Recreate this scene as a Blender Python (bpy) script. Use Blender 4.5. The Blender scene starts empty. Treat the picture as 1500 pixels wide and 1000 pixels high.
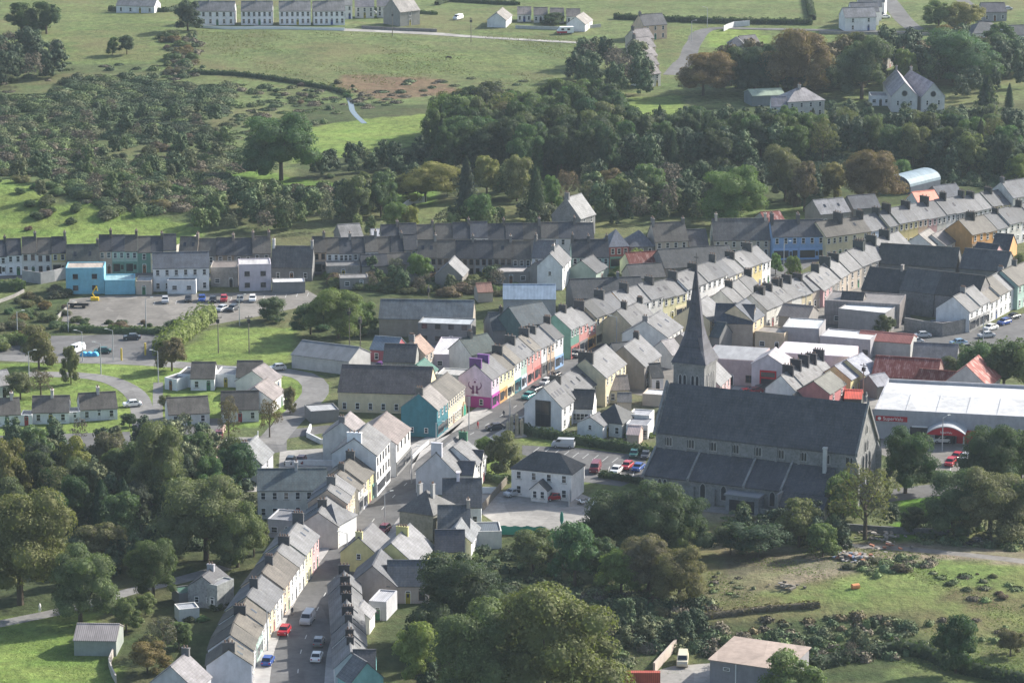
import bpy, math, random
import numpy as np
from mathutils import Vector, Matrix
R = math.radians
rnd = random.Random(7)
SC = bpy.context.scene
COL = SC.collection
# ---------------------------------------------------------------- camera, sky, sun, exposure
H, F, PITCH = 194.5, 5165.0, R(13.5)
cam = bpy.data.cameras.new('camera'); camo = bpy.data.objects.new('camera', cam); COL.objects.link(camo)
camo.location = (0, 0, H); camo.rotation_euler = (R(90) - PITCH, 0, 0)
cam.sensor_width = 36; cam.lens = 36 * F / 1500; cam.clip_start = 5; cam.clip_end = 20000
SC.camera = camo
SUN_EL, SUN_AZ = R(30), R(33)          # azimuth measured from +x towards +y
SDIR = Vector((math.cos(SUN_EL) * math.cos(SUN_AZ), math.cos(SUN_EL) * math.sin(SUN_AZ), math.sin(SUN_EL)))
W = bpy.data.worlds.new('World'); SC.world = W; W.use_nodes = True
nt = W.node_tree
sky = nt.nodes.new('ShaderNodeTexSky'); sky.sky_type = 'NISHITA'; sky.sun_disc = False
sky.sun_elevation = SUN_EL; sky.sun_rotation = R(90) - SUN_AZ; sky.air_density = 1.0; sky.dust_density = 2.0
nt.links.new(sky.outputs[0], nt.nodes['Background'].inputs[0]); nt.nodes['Background'].inputs[1].default_value = 0.125
sl = bpy.data.lights.new('sun', 'SUN'); sl.energy = 5.0; sl.angle = R(0.53); sl.color = (1.0, 0.955, 0.87)
so = bpy.data.objects.new('sun', sl); COL.objects.link(so); so.rotation_euler = SDIR.to_track_quat('Z', 'Y').to_euler()
so.location = (300, 900, 400)
SC.view_settings.view_transform = 'Standard'; SC.view_settings.look = 'None'
SC.view_settings.exposure = 0.86; SC.view_settings.gamma = 1
SC.cycles.max_bounces = 5; SC.cycles.diffuse_bounces = 2; SC.cycles.glossy_bounces = 2; SC.cycles.transmission_bounces = 3
SC.cycles.volume_bounces = 0; SC.cycles.transparent_max_bounces = 4; SC.cycles.use_denoising = True

# ---------------------------------------------------------------- picture point -> place on the terrain
cp, sp_ = math.cos(PITCH), math.sin(PITCH)
FWD = np.array([0, cp, -sp_]); UP = np.array([0, sp_, cp])
MOUNDS = []      # cx, cy, rx, ry, h
def flat(px, py, z=0.0):
    d = np.array([px - 750, 0, 0]) + FWD * F - UP * (py - 500)
    t = (z - H) / d[2]
    return d[0] * t, d[1] * t
for px, py, rx, ry, h in ((60, 300, 75, 38, 6.5), (1330, 860, 60, 26, 3.0), (330, 60, 160, 90, 4.0), (1250, 30, 160, 90, 4.0)):
    cx, cy = flat(px, py); MOUNDS.append((cx, cy, rx, ry, h))
def T(x, y):
    z = 0 * x
    for cx, cy, rx, ry, h in MOUNDS:
        r2 = ((x - cx) / rx) ** 2 + ((y - cy) / ry) ** 2
        z = z + h * np.clip(1 - r2 / 1.6, 0, None) ** 2
    return z
def P(px, py, z=0.0):
    zz = z
    for _ in range(30):
        x, y = flat(px, py, zz)
        zz = 0.5 * zz + 0.5 * (float(T(x, y)) + z)
    return Vector((x, y, float(T(x, y))))
def ppm(p):      # picture pixels per metre at a place
    return F / (p[1] * cp + (H - p[2]) * sp_)
def px_of(p):
    d = np.array([p[0], p[1], p[2] - H]); z = d @ FWD
    return 750 + F * d[0] / z, 500 - F * (d @ UP) / z

# ---------------------------------------------------------------- materials
MATS = {}
def mat(name, fn=None, rough=.85, col=(.5, .5, .5), spec=.3, metal=0):
    if name in MATS: return MATS[name]
    m = bpy.data.materials.new(name); m.use_nodes = True; n = m.node_tree
    b = n.nodes['Principled BSDF']; b.inputs['Base Color'].default_value = (*col, 1)
    b.inputs['Roughness'].default_value = rough; b.inputs['Specular IOR Level'].default_value = spec
    b.inputs['Metallic'].default_value = metal
    if fn: fn(n, b)
    MATS[name] = m; return m
def N(n, t, **k):
    x = n.nodes.new(t)
    for a, v in k.items():
        if a in x.inputs: x.inputs[a].default_value = v
        else: setattr(x, a, v)
    return x
def ramp(n, src, stops):
    r = n.nodes.new('ShaderNodeValToRGB'); n.links.new(src, r.inputs[0])
    e = r.color_ramp.elements
    while len(e) < len(stops): e.new(.5)
    for q, (p, c) in zip(e, stops):
        q.position = p; q.color = (c, c, c, 1) if isinstance(c, (int, float)) else (*c, 1)
    return r.outputs[0]
def mul(n, a, b, fac=1.0):
    m = n.nodes.new('ShaderNodeMix'); m.data_type = 'RGBA'; m.blend_type = 'MULTIPLY'; m.inputs[0].default_value = fac
    for s, i in ((a, 6), (b, 7)):
        if isinstance(s, tuple): m.inputs[i].default_value = (*s, 1)
        else: n.links.new(s, m.inputs[i])
    return m.outputs[2]
def mix(n, f, a, b):
    m = n.nodes.new('ShaderNodeMix'); m.data_type = 'RGBA'
    if isinstance(f, float): m.inputs[0].default_value = f
    else: n.links.new(f, m.inputs[0])
    for s, i in ((a, 6), (b, 7)):
        if isinstance(s, tuple): m.inputs[i].default_value = (*s, 1)
        else: n.links.new(s, m.inputs[i])
    return m.outputs[2]
def coords(n, which='Object', scale=(1, 1, 1)):
    t = n.nodes.new('ShaderNodeTexCoord'); m = n.nodes.new('ShaderNodeMapping'); m.inputs['Scale'].default_value = scale
    n.links.new(t.outputs[which], m.inputs[0]); return m.outputs[0]
def noise(n, co, scale, detail=3, rough=.6):
    x = N(n, 'ShaderNodeTexNoise'); x.inputs['Scale'].default_value = scale; x.inputs['Detail'].default_value = detail
    x.inputs['Roughness'].default_value = rough; n.links.new(co, x.inputs['Vector']); return x.outputs['Fac']
def objcol(n):
    return n.nodes.new('ShaderNodeObjectInfo').outputs['Color']
def f_wall(n, b):
    co = coords(n); a = ramp(n, noise(n, co, .45, 6, .7), [(.3, .76), (.62, 1.03)])
    s = ramp(n, noise(n, coords(n, scale=(.9, .9, .3)), 1.3, 5), [(.3, .88), (.6, 1.0)])
    n.links.new(mul(n, mul(n, objcol(n), a), s), b.inputs['Base Color'])
def f_roof(n, b):
    co = coords(n); a = ramp(n, noise(n, co, .3, 6, .75), [(.32, .6), (.68, 1.35)])
    st = ramp(n, noise(n, coords(n, scale=(2.6, .35, .35)), 1.0, 3), [(.3, .8), (.7, 1.16)])
    c = mul(n, mul(n, objcol(n), a), st)
    br = N(n, 'ShaderNodeTexBrick'); n.links.new(co, br.inputs['Vector'])
    for k, v in (('Scale', 1.0), ('Brick Width', .6), ('Row Height', .38), ('Mortar Size', .03)): br.inputs[k].default_value = v
    br.inputs['Color1'].default_value = (1, 1, 1, 1); br.inputs['Color2'].default_value = (.84, .84, .86, 1); br.inputs['Mortar'].default_value = (.6, .6, .6, 1)
    c = mul(n, c, br.outputs['Color'], .8)
    v = noise(n, co, 1.9, 6, .75); lich = ramp(n, v, [(.54, 0.0), (.66, 1.0)])
    n.links.new(mix(n, mul(n, lich, (.5, .5, .5)), c, (.15, .145, .115)), b.inputs['Base Color'])
def f_corr(n, b):
    w = N(n, 'ShaderNodeTexWave'); w.inputs['Scale'].default_value = .9; w.bands_direction = 'X'; n.links.new(coords(n), w.inputs['Vector'])
    a = ramp(n, w.outputs['Fac'], [(.2, .7), (.7, 1.05)])
    s = ramp(n, noise(n, coords(n, scale=(1, .3, 1)), .7, 5), [(.3, .72), (.65, 1.1)])
    n.links.new(mul(n, mul(n, objcol(n), a), s), b.inputs['Base Color'])
def f_rust(n, b):
    co = coords(n, scale=(1.2, .25, .5)); v = noise(n, co, 1.0, 6, .7)
    c = mix(n, ramp(n, v, [(.5, 0.0), (.64, 1.0)]), (.17, .06, .05), (.33, .25, .23))
    w = N(n, 'ShaderNodeTexWave'); w.inputs['Scale'].default_value = .7; n.links.new(coords(n), w.inputs['Vector'])
    n.links.new(mul(n, mul(n, c, ramp(n, w.outputs['Fac'], [(.2, .75), (.8, 1.0)])), objcol(n)), b.inputs['Base Color'])
def f_stone(n, b):
    co = coords(n); v = N(n, 'ShaderNodeTexVoronoi'); v.inputs['Scale'].default_value = 2.2; n.links.new(co, v.inputs['Vector'])
    a = ramp(n, v.outputs['Distance'], [(.0, .75), (.6, 1.1)]); s = ramp(n, noise(n, co, .45, 6, .7), [(.3, .7), (.68, 1.2)])
    n.links.new(mul(n, mul(n, objcol(n), a), s), b.inputs['Base Color'])
def f_leaf(n, b):
    co = coords(n, 'Object'); a = ramp(n, noise(n, co, 6.0, 3), [(.3, .62), (.72, 1.4)])
    g = n.nodes.new('ShaderNodeNewGeometry'); s = ramp(n, g.outputs['Random Per Island'], [(0.0, .62), (1.0, 1.4)])
    hue = mix(n, ramp(n, noise(n, co, 3.2, 2), [(.5, 0.0), (.75, .3)]), objcol(n), (.13, .125, .05))
    n.links.new(mul(n, mul(n, hue, a), s), b.inputs['Base Color'])
    tr = n.nodes.new('ShaderNodeBsdfTranslucent'); n.links.new(mul(n, hue, (1.3, 1.5, .6)), tr.inputs['Color'])
    mx = n.nodes.new('ShaderNodeMixShader'); mx.inputs[0].default_value = .3
    n.links.new(b.outputs[0], mx.inputs[1]); n.links.new(tr.outputs[0], mx.inputs[2]); n.links.new(mx.outputs[0], n.nodes['Material Output'].inputs[0])
def f_ground(n, b):
    at = n.nodes.new('ShaderNodeAttribute'); at.attribute_name = 'cover'
    co = coords(n, 'Object')
    c = mul(n, at.outputs['Color'], ramp(n, noise(n, co, .05, 8, .75), [(.3, .66), (.7, 1.3)]))
    c = mul(n, c, mix(n, ramp(n, noise(n, coords(n, 'Object', (.5, 1.6, 1)), .09, 6, .7), [(.42, 0.0), (.62, 1.0)]), (1.05, 1.0, .95), (.86, .98, .8)))
    c = mul(n, c, ramp(n, noise(n, coords(n, 'Object', (1, .6, 1)), .5, 6, .75), [(.32, .56), (.68, 1.36)]))
    m = ramp(n, noise(n, co, .022, 5, .7), [(.48, 0.0), (.66, .5)])
    mm = n.nodes.new('ShaderNodeMath'); mm.operation = 'MULTIPLY'; n.links.new(m, mm.inputs[0]); n.links.new(at.outputs['Alpha'], mm.inputs[1])
    c = mix(n, mm.outputs[0], c, (.17, .13, .07))
    n.links.new(c, b.inputs['Base Color'])
    bp = N(n, 'ShaderNodeBump'); bp.inputs['Strength'].default_value = .9; bp.inputs['Distance'].default_value = .5
    n.links.new(noise(n, co, .8, 5, .7), bp.inputs['Height']); n.links.new(bp.outputs[0], b.inputs['Normal'])
def f_road(a0, a1, warm=(1, 1, 1)):
    def f(n, b):
        co = coords(n); a = ramp(n, noise(n, co, .15, 6, .7), [(.3, a0), (.7, a1)])
        s = ramp(n, noise(n, coords(n, scale=(.4, .4, 1)), 2.0, 4), [(.35, .85), (.6, 1.06)])
        vo = N(n, 'ShaderNodeTexVoronoi'); vo.inputs['Scale'].default_value = .16; n.links.new(coords(n, scale=(1, .45, 1)), vo.inputs['Vector']); bw = n.nodes.new('ShaderNodeRGBToBW'); n.links.new(vo.outputs['Color'], bw.inputs[0])
        n.links.new(mul(n, mul(n, mul(n, a, s), ramp(n, bw.outputs[0], [(.2, .86), (.8, 1.1)])), warm), b.inputs['Base Color'])
    return f
def f_tint(n, b): n.links.new(objcol(n), b.inputs['Base Color'])
WALL = mat('wall_paint', f_wall, .9); SLATE = mat('slate', f_roof, .72, spec=.35); CORR = mat('corrugated', f_corr, .6); RUST = mat('rusty_iron', f_rust, .8)
STONE = mat('stone', f_stone, .95); LEAF = mat('leaf', f_leaf, .7, spec=.15); GROUND = mat('grassland', f_ground, .95, spec=.1)
ASPH = mat('asphalt', f_road(.085, .15, (1, .98, .97)), .85); CONC = mat('concrete', f_road(.24, .36, (1, .95, .88)), .9); PAVE = mat('paving', f_road(.30, .42, (1, .96, .92)), .9)
WORN = mat('worn_asphalt', f_road(.15, .23, (1, .97, .94)), .9); GRAVEL = mat('gravel', f_road(.13, .24, (1, .93, .84)), .95); WHITE = mat('white_paint', None, .6, (.78, .78, .76)); LINE = mat('road_paint', None, .8, (.5, .5, .48))
GLASS = mat('window_glass', None, .12, (.025, .03, .04), .6); DARK = mat('dark_metal', None, .5, (.03, .03, .035)); TINT = mat('tinted_paint', f_tint, .6)
CARP = mat('car_paint', f_tint, .25, spec=.5); RUBB = mat('rubber', None, .9, (.02, .02, .02)); BARK = mat('bark', None, .95, (.09, .07, .05)); POT = mat('clay_pot', None, .9, (.2, .14, .11))
WATER = mat('water', None, .08, (.05, .07, .09), .6); WOOD = mat('weathered_wood', f_road(.16, .26, (1, .88, .72)), .9); GALV = mat('galvanised', None, .45, (.4, .41, .42)); REDM = mat('red_paint', None, .5, (.42, .015, .03))
LAMPG = mat('lamp_lens', None, .2, (.6, .6, .55)); CREAMT = mat('cream_paint', None, .7, (.65, .6, .42)); POOL = mat('awning_fabric', f_tint, .9)

# ---------------------------------------------------------------- mesh building
class MB:
    def __init__(s): s.v, s.f, s.m = [], [], []
    def add(s, vs, fs, m=0):
        o = len(s.v); s.v += [tuple(v) for v in vs]; s.f += [tuple(i + o for i in f) for f in fs]; s.m += [m] * len(fs); return s
    def box(s, x0, x1, y0, y1, z0, z1, m=0):
        return s.add([(x0, y0, z0), (x1, y0, z0), (x1, y1, z0), (x0, y1, z0), (x0, y0, z1), (x1, y0, z1), (x1, y1, z1), (x0, y1, z1)],
                     [(0, 3, 2, 1), (4, 5, 6, 7), (0, 1, 5, 4), (1, 2, 6, 5), (2, 3, 7, 6), (3, 0, 4, 7)], m)
    def prism(s, prof, x0, x1, m=0):       # profile of (y, z), anticlockwise seen from +x
        k = len(prof); vs = [(x0, y, z) for y, z in prof] + [(x1, y, z) for y, z in prof]
        fs = [(i, (i + 1) % k, k + (i + 1) % k, k + i) for i in range(k)]
        return s.add(vs, fs + [tuple(reversed(range(k))), tuple(range(k, 2 * k))], m)
    def prismy(s, prof, y0, y1, m=0):      # profile of (x, z)
        k = len(prof); vs = [(x, y0, z) for x, z in prof] + [(x, y1, z) for x, z in prof]
        fs = [((i + 1) % k, i, k + i, k + (i + 1) % k) for i in range(k)]
        return s.add(vs, fs + [tuple(range(k)), tuple(reversed(range(k, 2 * k)))], m)
    def ring(s, pts, m=0, cap=True):       # pts: list of (list of verts), lofted
        k = len(pts[0]); o = len(s.v); vs = [v for r in pts for v in r]; fs = []
        for j in range(len(pts) - 1):
            for i in range(k): fs.append((j * k + i, j * k + (i + 1) % k, (j + 1) * k + (i + 1) % k, (j + 1) * k + i))
        if cap: fs += [tuple(reversed(range(k))), tuple(range((len(pts) - 1) * k, len(pts) * k))]
        return s.add(vs, fs, m)
    def tube(s, a, b, r0, r1, k=6, m=0):
        a, b = Vector(a), Vector(b); d = (b - a).normalized(); u = d.orthogonal().normalized(); w = d.cross(u)
        R_ = [[tuple(p + (u * math.cos(t) + w * math.sin(t)) * r) for t in [2 * math.pi * i / k for i in range(k)]] for p, r in ((a, r0), (b, r1))]
        return s.ring(R_, m)
    def mesh(s, name, mats):
        me = bpy.data.meshes.new(name); me.from_pydata(s.v, [], s.f); me.polygons.foreach_set('material_index', s.m)
        for q in mats: me.materials.append(q)
        me.update(); return me
def link(name, me, parent=None, col=None, loc=None, rz=None):
    o = bpy.data.objects.new(name, me); COL.objects.link(o)
    if parent is not None: o.parent = parent
    if col is not None: o.color = (*col[:3], 1)
    if loc is not None: o.location = loc
    if rz is not None: o.rotation_euler = (0, 0, rz)
    return o
def tag(o, label=None, cat=None, group=None, kind=None):
    for k, v in (('label', label), ('category', cat), ('group', group), ('kind', kind)):
        if v: o[k] = v
    return o
def root(name, loc, rz, label, cat, group=None):
    return tag(link(name, None, None, None, loc, rz), label, cat, group)
ORD = 'zeroth first second third fourth fifth sixth seventh eighth ninth tenth eleventh twelfth thirteenth fourteenth fifteenth sixteenth seventeenth eighteenth nineteenth twentieth'.split()
def ordn(i):
    return ORD[i] if i <= 20 else '%d%s' % (i, {1: 'st', 2: 'nd', 3: 'rd'}.get(i % 10, 'th') if i % 100 not in (11, 12, 13) else 'th')

# ---------------------------------------------------------------- houses
C = dict(white=(.74, .74, .74), offwhite=(.66, .65, .61), cream=(.66, .58, .40), yellow=(.66, .56, .28), pale=(.68, .64, .40), peach=(.64, .48, .36), orange=(.58, .32, .13),
         pink=(.60, .38, .38), red=(.40, .13, .12), salmon=(.56, .27, .25), mint=(.38, .52, .46), green=(.14, .27, .22), teal=(.035, .15, .18), blue=(.26, .40, .62), paleblue=(.5, .56, .66),
         turquoise=(.25, .55, .56), sky=(.22, .50, .62), grey=(.32, .32, .32), darkgrey=(.2, .2, .2), beige=(.5, .43, .36), stone=(.28, .26, .24), mauve=(.50, .36, .50), purple=(.32, .09, .30), lilac=(.6, .52, .62), brown=(.26, .2, .15))
CN = dict(offwhite='off-white', pale='pale yellow', paleblue='pale blue', darkgrey='dark grey', sky='sky blue', mint='mint green')
S1, S2, S3, S4, SB, SD = (.088, .094, .108), (.13, .133, .142), (.066, .07, .08), (.175, .176, .182), (.118, .108, .094), (.05, .055, .062)
WC = {}
def win_mesh(w, h, k='w'):
    key = (round(w, 2), round(h, 2), k)
    if key not in WC:
        b = MB(); f = .09; hw, hh = w / 2, h / 2
        b.box(-hw + f, hw - f, -.03, .0, -hh + f, hh - f, 1)
        b.box(-hw, -hw + f, -.07, .02, -hh, hh, 0); b.box(hw - f, hw, -.07, .02, -hh, hh, 0)
        b.box(-hw + f, hw - f, -.07, .02, hh - f, hh, 0); b.box(-hw + f, hw - f, -.07, .02, -hh, -hh + f, 0)
        b.box(-hw + f, hw - f, -.055, .015, -.03, .03, 0)
        if w > 1.3: b.box(-.035, .035, -.06, .018, -hh + f, hh - f, 0)
        b.box(-hw - .1, hw + .1, -.16, .03, -hh - .1, -hh, 2)
        WC[key] = b.mesh('window', [dict(w=WHITE, d=DARK, b=mat('brown_frame', None, .7, (.1, .05, .03)))[k], GLASS, CONC])
    return WC[key]
def door_mesh():
    if 'door' not in WC:
        b = MB(); b.box(-.45, .45, -.05, .0, 0, 2.0, 0); b.box(-.53, -.45, -.08, .01, 0, 2.08, 1); b.box(.45, .53, -.08, .01, 0, 2.08, 1); b.box(-.45, .45, -.08, .01, 2.0, 2.4, 1)
        b.box(-.36, .36, -.085, -.08, 2.06, 2.32, 2); b.box(-.22, .22, -.055, -.05, 1.15, 1.8, 2)
        WC['door'] = b.mesh('door', [TINT, WHITE, GLASS])
    return WC['door']
def chim_mesh(w, l, h, pots):
    key = ('c', round(w, 1), round(l, 1), round(h, 1), pots)
    if key not in WC:
        b = MB(); b.box(-w / 2, w / 2, -l / 2, l / 2, -1.6, h, 0); b.box(-w / 2 - .07, w / 2 + .07, -l / 2 - .07, l / 2 + .07, h, h + .16, 0)
        for i in range(pots):
            y = (i - (pots - 1) / 2) * l / (pots + .4)
            b.tube((0, y, h + .16), (0, y, h + .62), .15, .12, 6, 1)
        WC[key] = b.mesh('chimney', [WALL, POT])
    return WC[key]
DOORC = [(.3, .03, .03), (.03, .06, .2), (.03, .14, .06), (.02, .02, .02), (.18, .08, .03), (.6, .6, .6), (.3, .25, .03)]
def house(A, B, d, ze, rh, wall, roof, label, name='house', cat='house', group=None, fl=2, chim=(), gl=0, gr=0, hip=False, ovl=.12, ovr=.12, nw=None, shop=None,
          rm=None, wm=None, cc=(.2, .2, .2), chz=1.3, chl=1.5, door=True, near=True, wk='w', ws=1.0, sky_=0, base=None, zb=None, ridge=None, trim=None):
    A, B = Vector(A[:2]), Vector(B[:2]); L = (B - A).length; rz = math.atan2(B.y - A.y, B.x - A.x)
    z0 = float(T(A.x, A.y)) if zb is None else zb
    r = root(name, (A.x, A.y, z0), rz, label, cat, group)
    wc = C[wall] if isinstance(wall, str) else wall; wm = wm or WALL; rm = rm or SLATE
    
    def j(c, a=.05): f = 1 + rnd.uniform(-a, a); return tuple(q * f for q in c)
    zr = ze + rh; t = .16; e = .012; m = MB(); sl = rh / (d / 2); rt = t
    if hip: m.box(e, L - e, 0, d, -.4, ze, 0)
    else: m.prism([(0, -.4), (d, -.4), (d, ze), (d / 2, zr - .02), (0, ze)], e, L - e, 0)
    if base: m.box(-.0 + e, L - e, -.03, 0, -.4, base, 1)
    wo = link('wall', m.mesh('wall', [wm, mat('plinth', None, .9, (.12, .12, .12))]), r, j(wc))
    m = MB(); ov = .28
    if hip:
        a, z1 = min(d, L) / 2, zr
        q = [(-ov, -ov, ze - .06), (L + ov, -ov, ze - .06), (L + ov, d + ov, ze - .06), (-ov, d + ov, ze - .06)]
        q2 = [(x, y, ze + .1) for x, y, z in q]
        m.add(q + q2 + [(a, d / 2, z1), (L - a, d / 2, z1)], [(3, 2, 1, 0), (0, 1, 5, 4), (1, 2, 6, 5), (2, 3, 7, 6), (3, 0, 4, 7), (4, 5, 9, 8), (5, 6, 9), (6, 7, 8, 9), (7, 4, 8)])
    else:
        for s in (0, 1):
            pr = [(-ov, ze - ov * sl), (d / 2, zr), (d / 2, zr + rt), (-ov, ze - ov * sl + rt)]
            if s: pr = [(d - y, z) for y, z in reversed(pr)]
            m.prism(pr, -ovl + e, L + ovr - e, 0)
        m.box(-ovl + e, L + ovr - e, d / 2 - .14, d / 2 + .14, zr + rt - .08, zr + rt + .07, 0)
    for i in range(sky_):
        x = L * (i + .6) / (sky_ + .2); y = d * .26; z = ze + y * sl + rt
        m.add([(x - .35, y - .5, z - .5 * sl + .05), (x + .35, y - .5, z - .5 * sl + .05), (x + .35, y + .5, z + .5 * sl + .05), (x - .35, y + .5, z + .5 * sl + .05)], [(0, 1, 2, 3)], 1)
    ro = link('roof', m.mesh('roof', [rm, GLASS]), r, j(roof, .2))
    for c in chim:
        cx, pots = (c, rnd.choice((2, 3, 4))) if not isinstance(c, tuple) else c
        fz = rnd.choice((.75, .9, 1, 1.1)); link('chimney', chim_mesh(.6, chl * .86 * rnd.choice((.7, 1, 1, 1)), chz * .85 * fz, pots), ro, j(tuple(min(.5, q * rnd.choice((1, 1, 1.6))) for q in cc) if max(cc) - min(cc) < .02 and False else j(cc, .3), .05), (min(max(cx, .32), L - .32), d / 2, zr + .1))
    # openings on the near side
    if near:
        if shop:
            sc = C[shop] if isinstance(shop, str) else shop; b = MB()
            b.box(.1, L - .1, -.14, -.002, 2.5, 3.05, 0); b.box(.1, .32, -.1, -.002, 0, 2.5, 0); b.box(L - .32, L - .1, -.1, -.002, 0, 2.5, 0); b.box(.32, L - .32, -.08, -.002, 0, .5, 0)
            dx = L * .62
            b.box(.32, dx, -.05, -.002, .5, 2.5, 1); b.box(dx, dx + 1, -.03, -.002, .5, 2.5, 0); b.box(dx + 1, L - .32, -.05, -.002, .5, 2.5, 1); b.box(dx + .15, dx + .85, -.04, -.03, 1, 2.2, 1)
            link('shop_front', b.mesh('shop_front', [TINT, GLASS]), r, sc)
        n = nw if nw is not None else max(1, int(round(L / 2.7)))
        h1 = 1.5 * ws
        for f in range(fl):
            zc = 1.45 if f == 0 else (2.9 * f + 1.35 if fl > 2 else ze - 1.15)
            if f == 0 and shop: continue
            zc = min(zc, ze - h1 / 2 - .15)
            for i in range(n):
                x = L * (i + .5) / n
                if f == 0 and door and i == n // 2:
                    link('door', door_mesh(), r, rnd.choice(DOORC), (x, 0, 0)); continue
                link('window', win_mesh(.95 * ws, h1 * (1 if f or fl == 1 else 1.05), wk), r, None, (x, 0, zc))
    for side, g in (('l', gl), ('r', gr)):
        for i in range(abs(g)):
            k = i % 2; zc = 1.5 if i < 2 else min(ze - .9, 4.3)
            if g == 1: zc = min(ze - .6, 4.2)
            y = d * (.3 if k else .7) if g > 1 else d * .5
            o = link('window', win_mesh(.85 * ws, 1.1 * ws, wk), r, None, (e if side == 'l' else L - e, y, zc), R(-90) if side == 'l' else R(90))
    return r
def rowline(pts, z):
    w = []
    for p in pts:
        x, y = flat(p[0], p[1], z); 
        for _ in range(6): x, y = flat(p[0], p[1], z + float(T(x, y)))
        w.append(Vector((x, y)))
    return w
def along(w, t):
    ls = [(w[i + 1] - w[i]).length for i in range(len(w) - 1)]; s = t * sum(ls)
    for i, l in enumerate(ls):
        if s <= l + 1e-6 or i == len(ls) - 1: return w[i] + (w[i + 1] - w[i]) * (s / l)
        s -= l
def row(pts, z, d, rh, units, desc, group, end='left', roofs=(S1, S2), cat='terraced house', zj=.35, widths=None, start=1, **kw):
    """units: list of dicts or colour names, in order from pts[0]"""
    w = rowline(pts, z); n = len(units); ws = widths or [1] * n; tot = sum(ws); acc = 0; k = start
    for i, u in enumerate(units):
        u = dict(c=u) if isinstance(u, str) else dict(u)
        t0, t1 = acc / tot, (acc + ws[i]) / tot; acc += ws[i]
        if u.get('gap'): continue
        A, B = along(w, t0), along(w, t1); L = (B - A).length
        o = dict(kw); c = u.pop('c'); rc = u.pop('roof', None) or roofs[(i // 2) % len(roofs)]
        lab = u.pop('label', None); dz = u.pop('dz', rnd.uniform(-zj, zj)); 
        nm = CN.get(c, c)
        if not lab:
            ex = ' with %s shopfront' % CN.get(u['shop'], u['shop']) if isinstance(u.get('shop'), str) else ''
            lab = '%s house%s, %s from %s end of %s' % (nm, ex, ordn(k), end, desc)
        k += 1
        o.update(u)
        ch = o.pop('chim', None)
        if ch is None: ch = (L - .33,) if i % 2 == 0 else ()
        elif ch == 'end': ch = (L - .33,)
        elif ch == 'both': ch = (.33, L - .33)
        if rnd.random() < .22 and 'sky_' not in o: o['sky_'] = rnd.choice((1, 1, 2))
        if i > 0 : o['ovl'] = 0
        if i < n - 1: o['ovr'] = 0
        house(A, B, o.pop('d', d), z + dz, o.pop('rh', rh), c, rc, lab, 'terraced_house', cat, group, chim=ch, **o)
def one(x0, y0, x1, y1, z, d, rh, wall, roof, label, name='house', cat='house', **kw):
    a, b = rowline([(x0, y0), (x1, y1)], z)
    return house(a, b, d, z, rh, wall, roof, label, name, cat, **kw)
def flatb(x0, y0, x1, y1, z, d, wall, roof, label, name='building', cat='building', fl=1, nw=None, par=.35, wk='w', rm=None, group=None, wm=None, door=True, gr=0, ws=1.0):
    A, B = rowline([(x0, y0), (x1, y1)], z); L = (B - A).length; rz = math.atan2(B.y - A.y, B.x - A.x)
    z0 = float(T(A.x, A.y)); r = root(name, (A.x, A.y, z0), rz, label, cat, group); wc = C[wall] if isinstance(wall, str) else wall
    m = MB(); m.box(0, L, 0, d, -.4, z - .25, 0); p = .22
    for a in ((0, L, 0, p), (0, L, d - p, d), (0, p, p, d - p), (L - p, L, p, d - p)): m.box(*a, z - .25, z + par - .25, 0)
    link('wall', m.mesh('wall', [wm or WALL]), r, wc)
    m = MB(); m.box(p + .01, L - p - .01, p + .01, d - p - .01, z - .25, z - .12 if par > .2 else z + par - .2, 0); link('roof', m.mesh('roof', [rm or CORR]), r, roof)
    n = nw if nw is not None else max(1, int(L / 3.2))
    for f in range(fl):
        for i in range(n):
            x = L * (i + .5) / n
            if f == 0 and door and i == n // 2: link('door', door_mesh(), r, rnd.choice(DOORC), (x, 0, 0))
            else: link('window', win_mesh(1.3 * ws, 1.2 * ws, wk), r, None, (x, 0, 1.6 + 2.9 * f if z > 3 else min(1.4, z - 1)))
    for i in range(gr): link('window', win_mesh(1.1, 1.1, wk), r, None, (L, d * (i + .5) / gr, min(z - 1.2, 1.6)), R(90))
    return r
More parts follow.
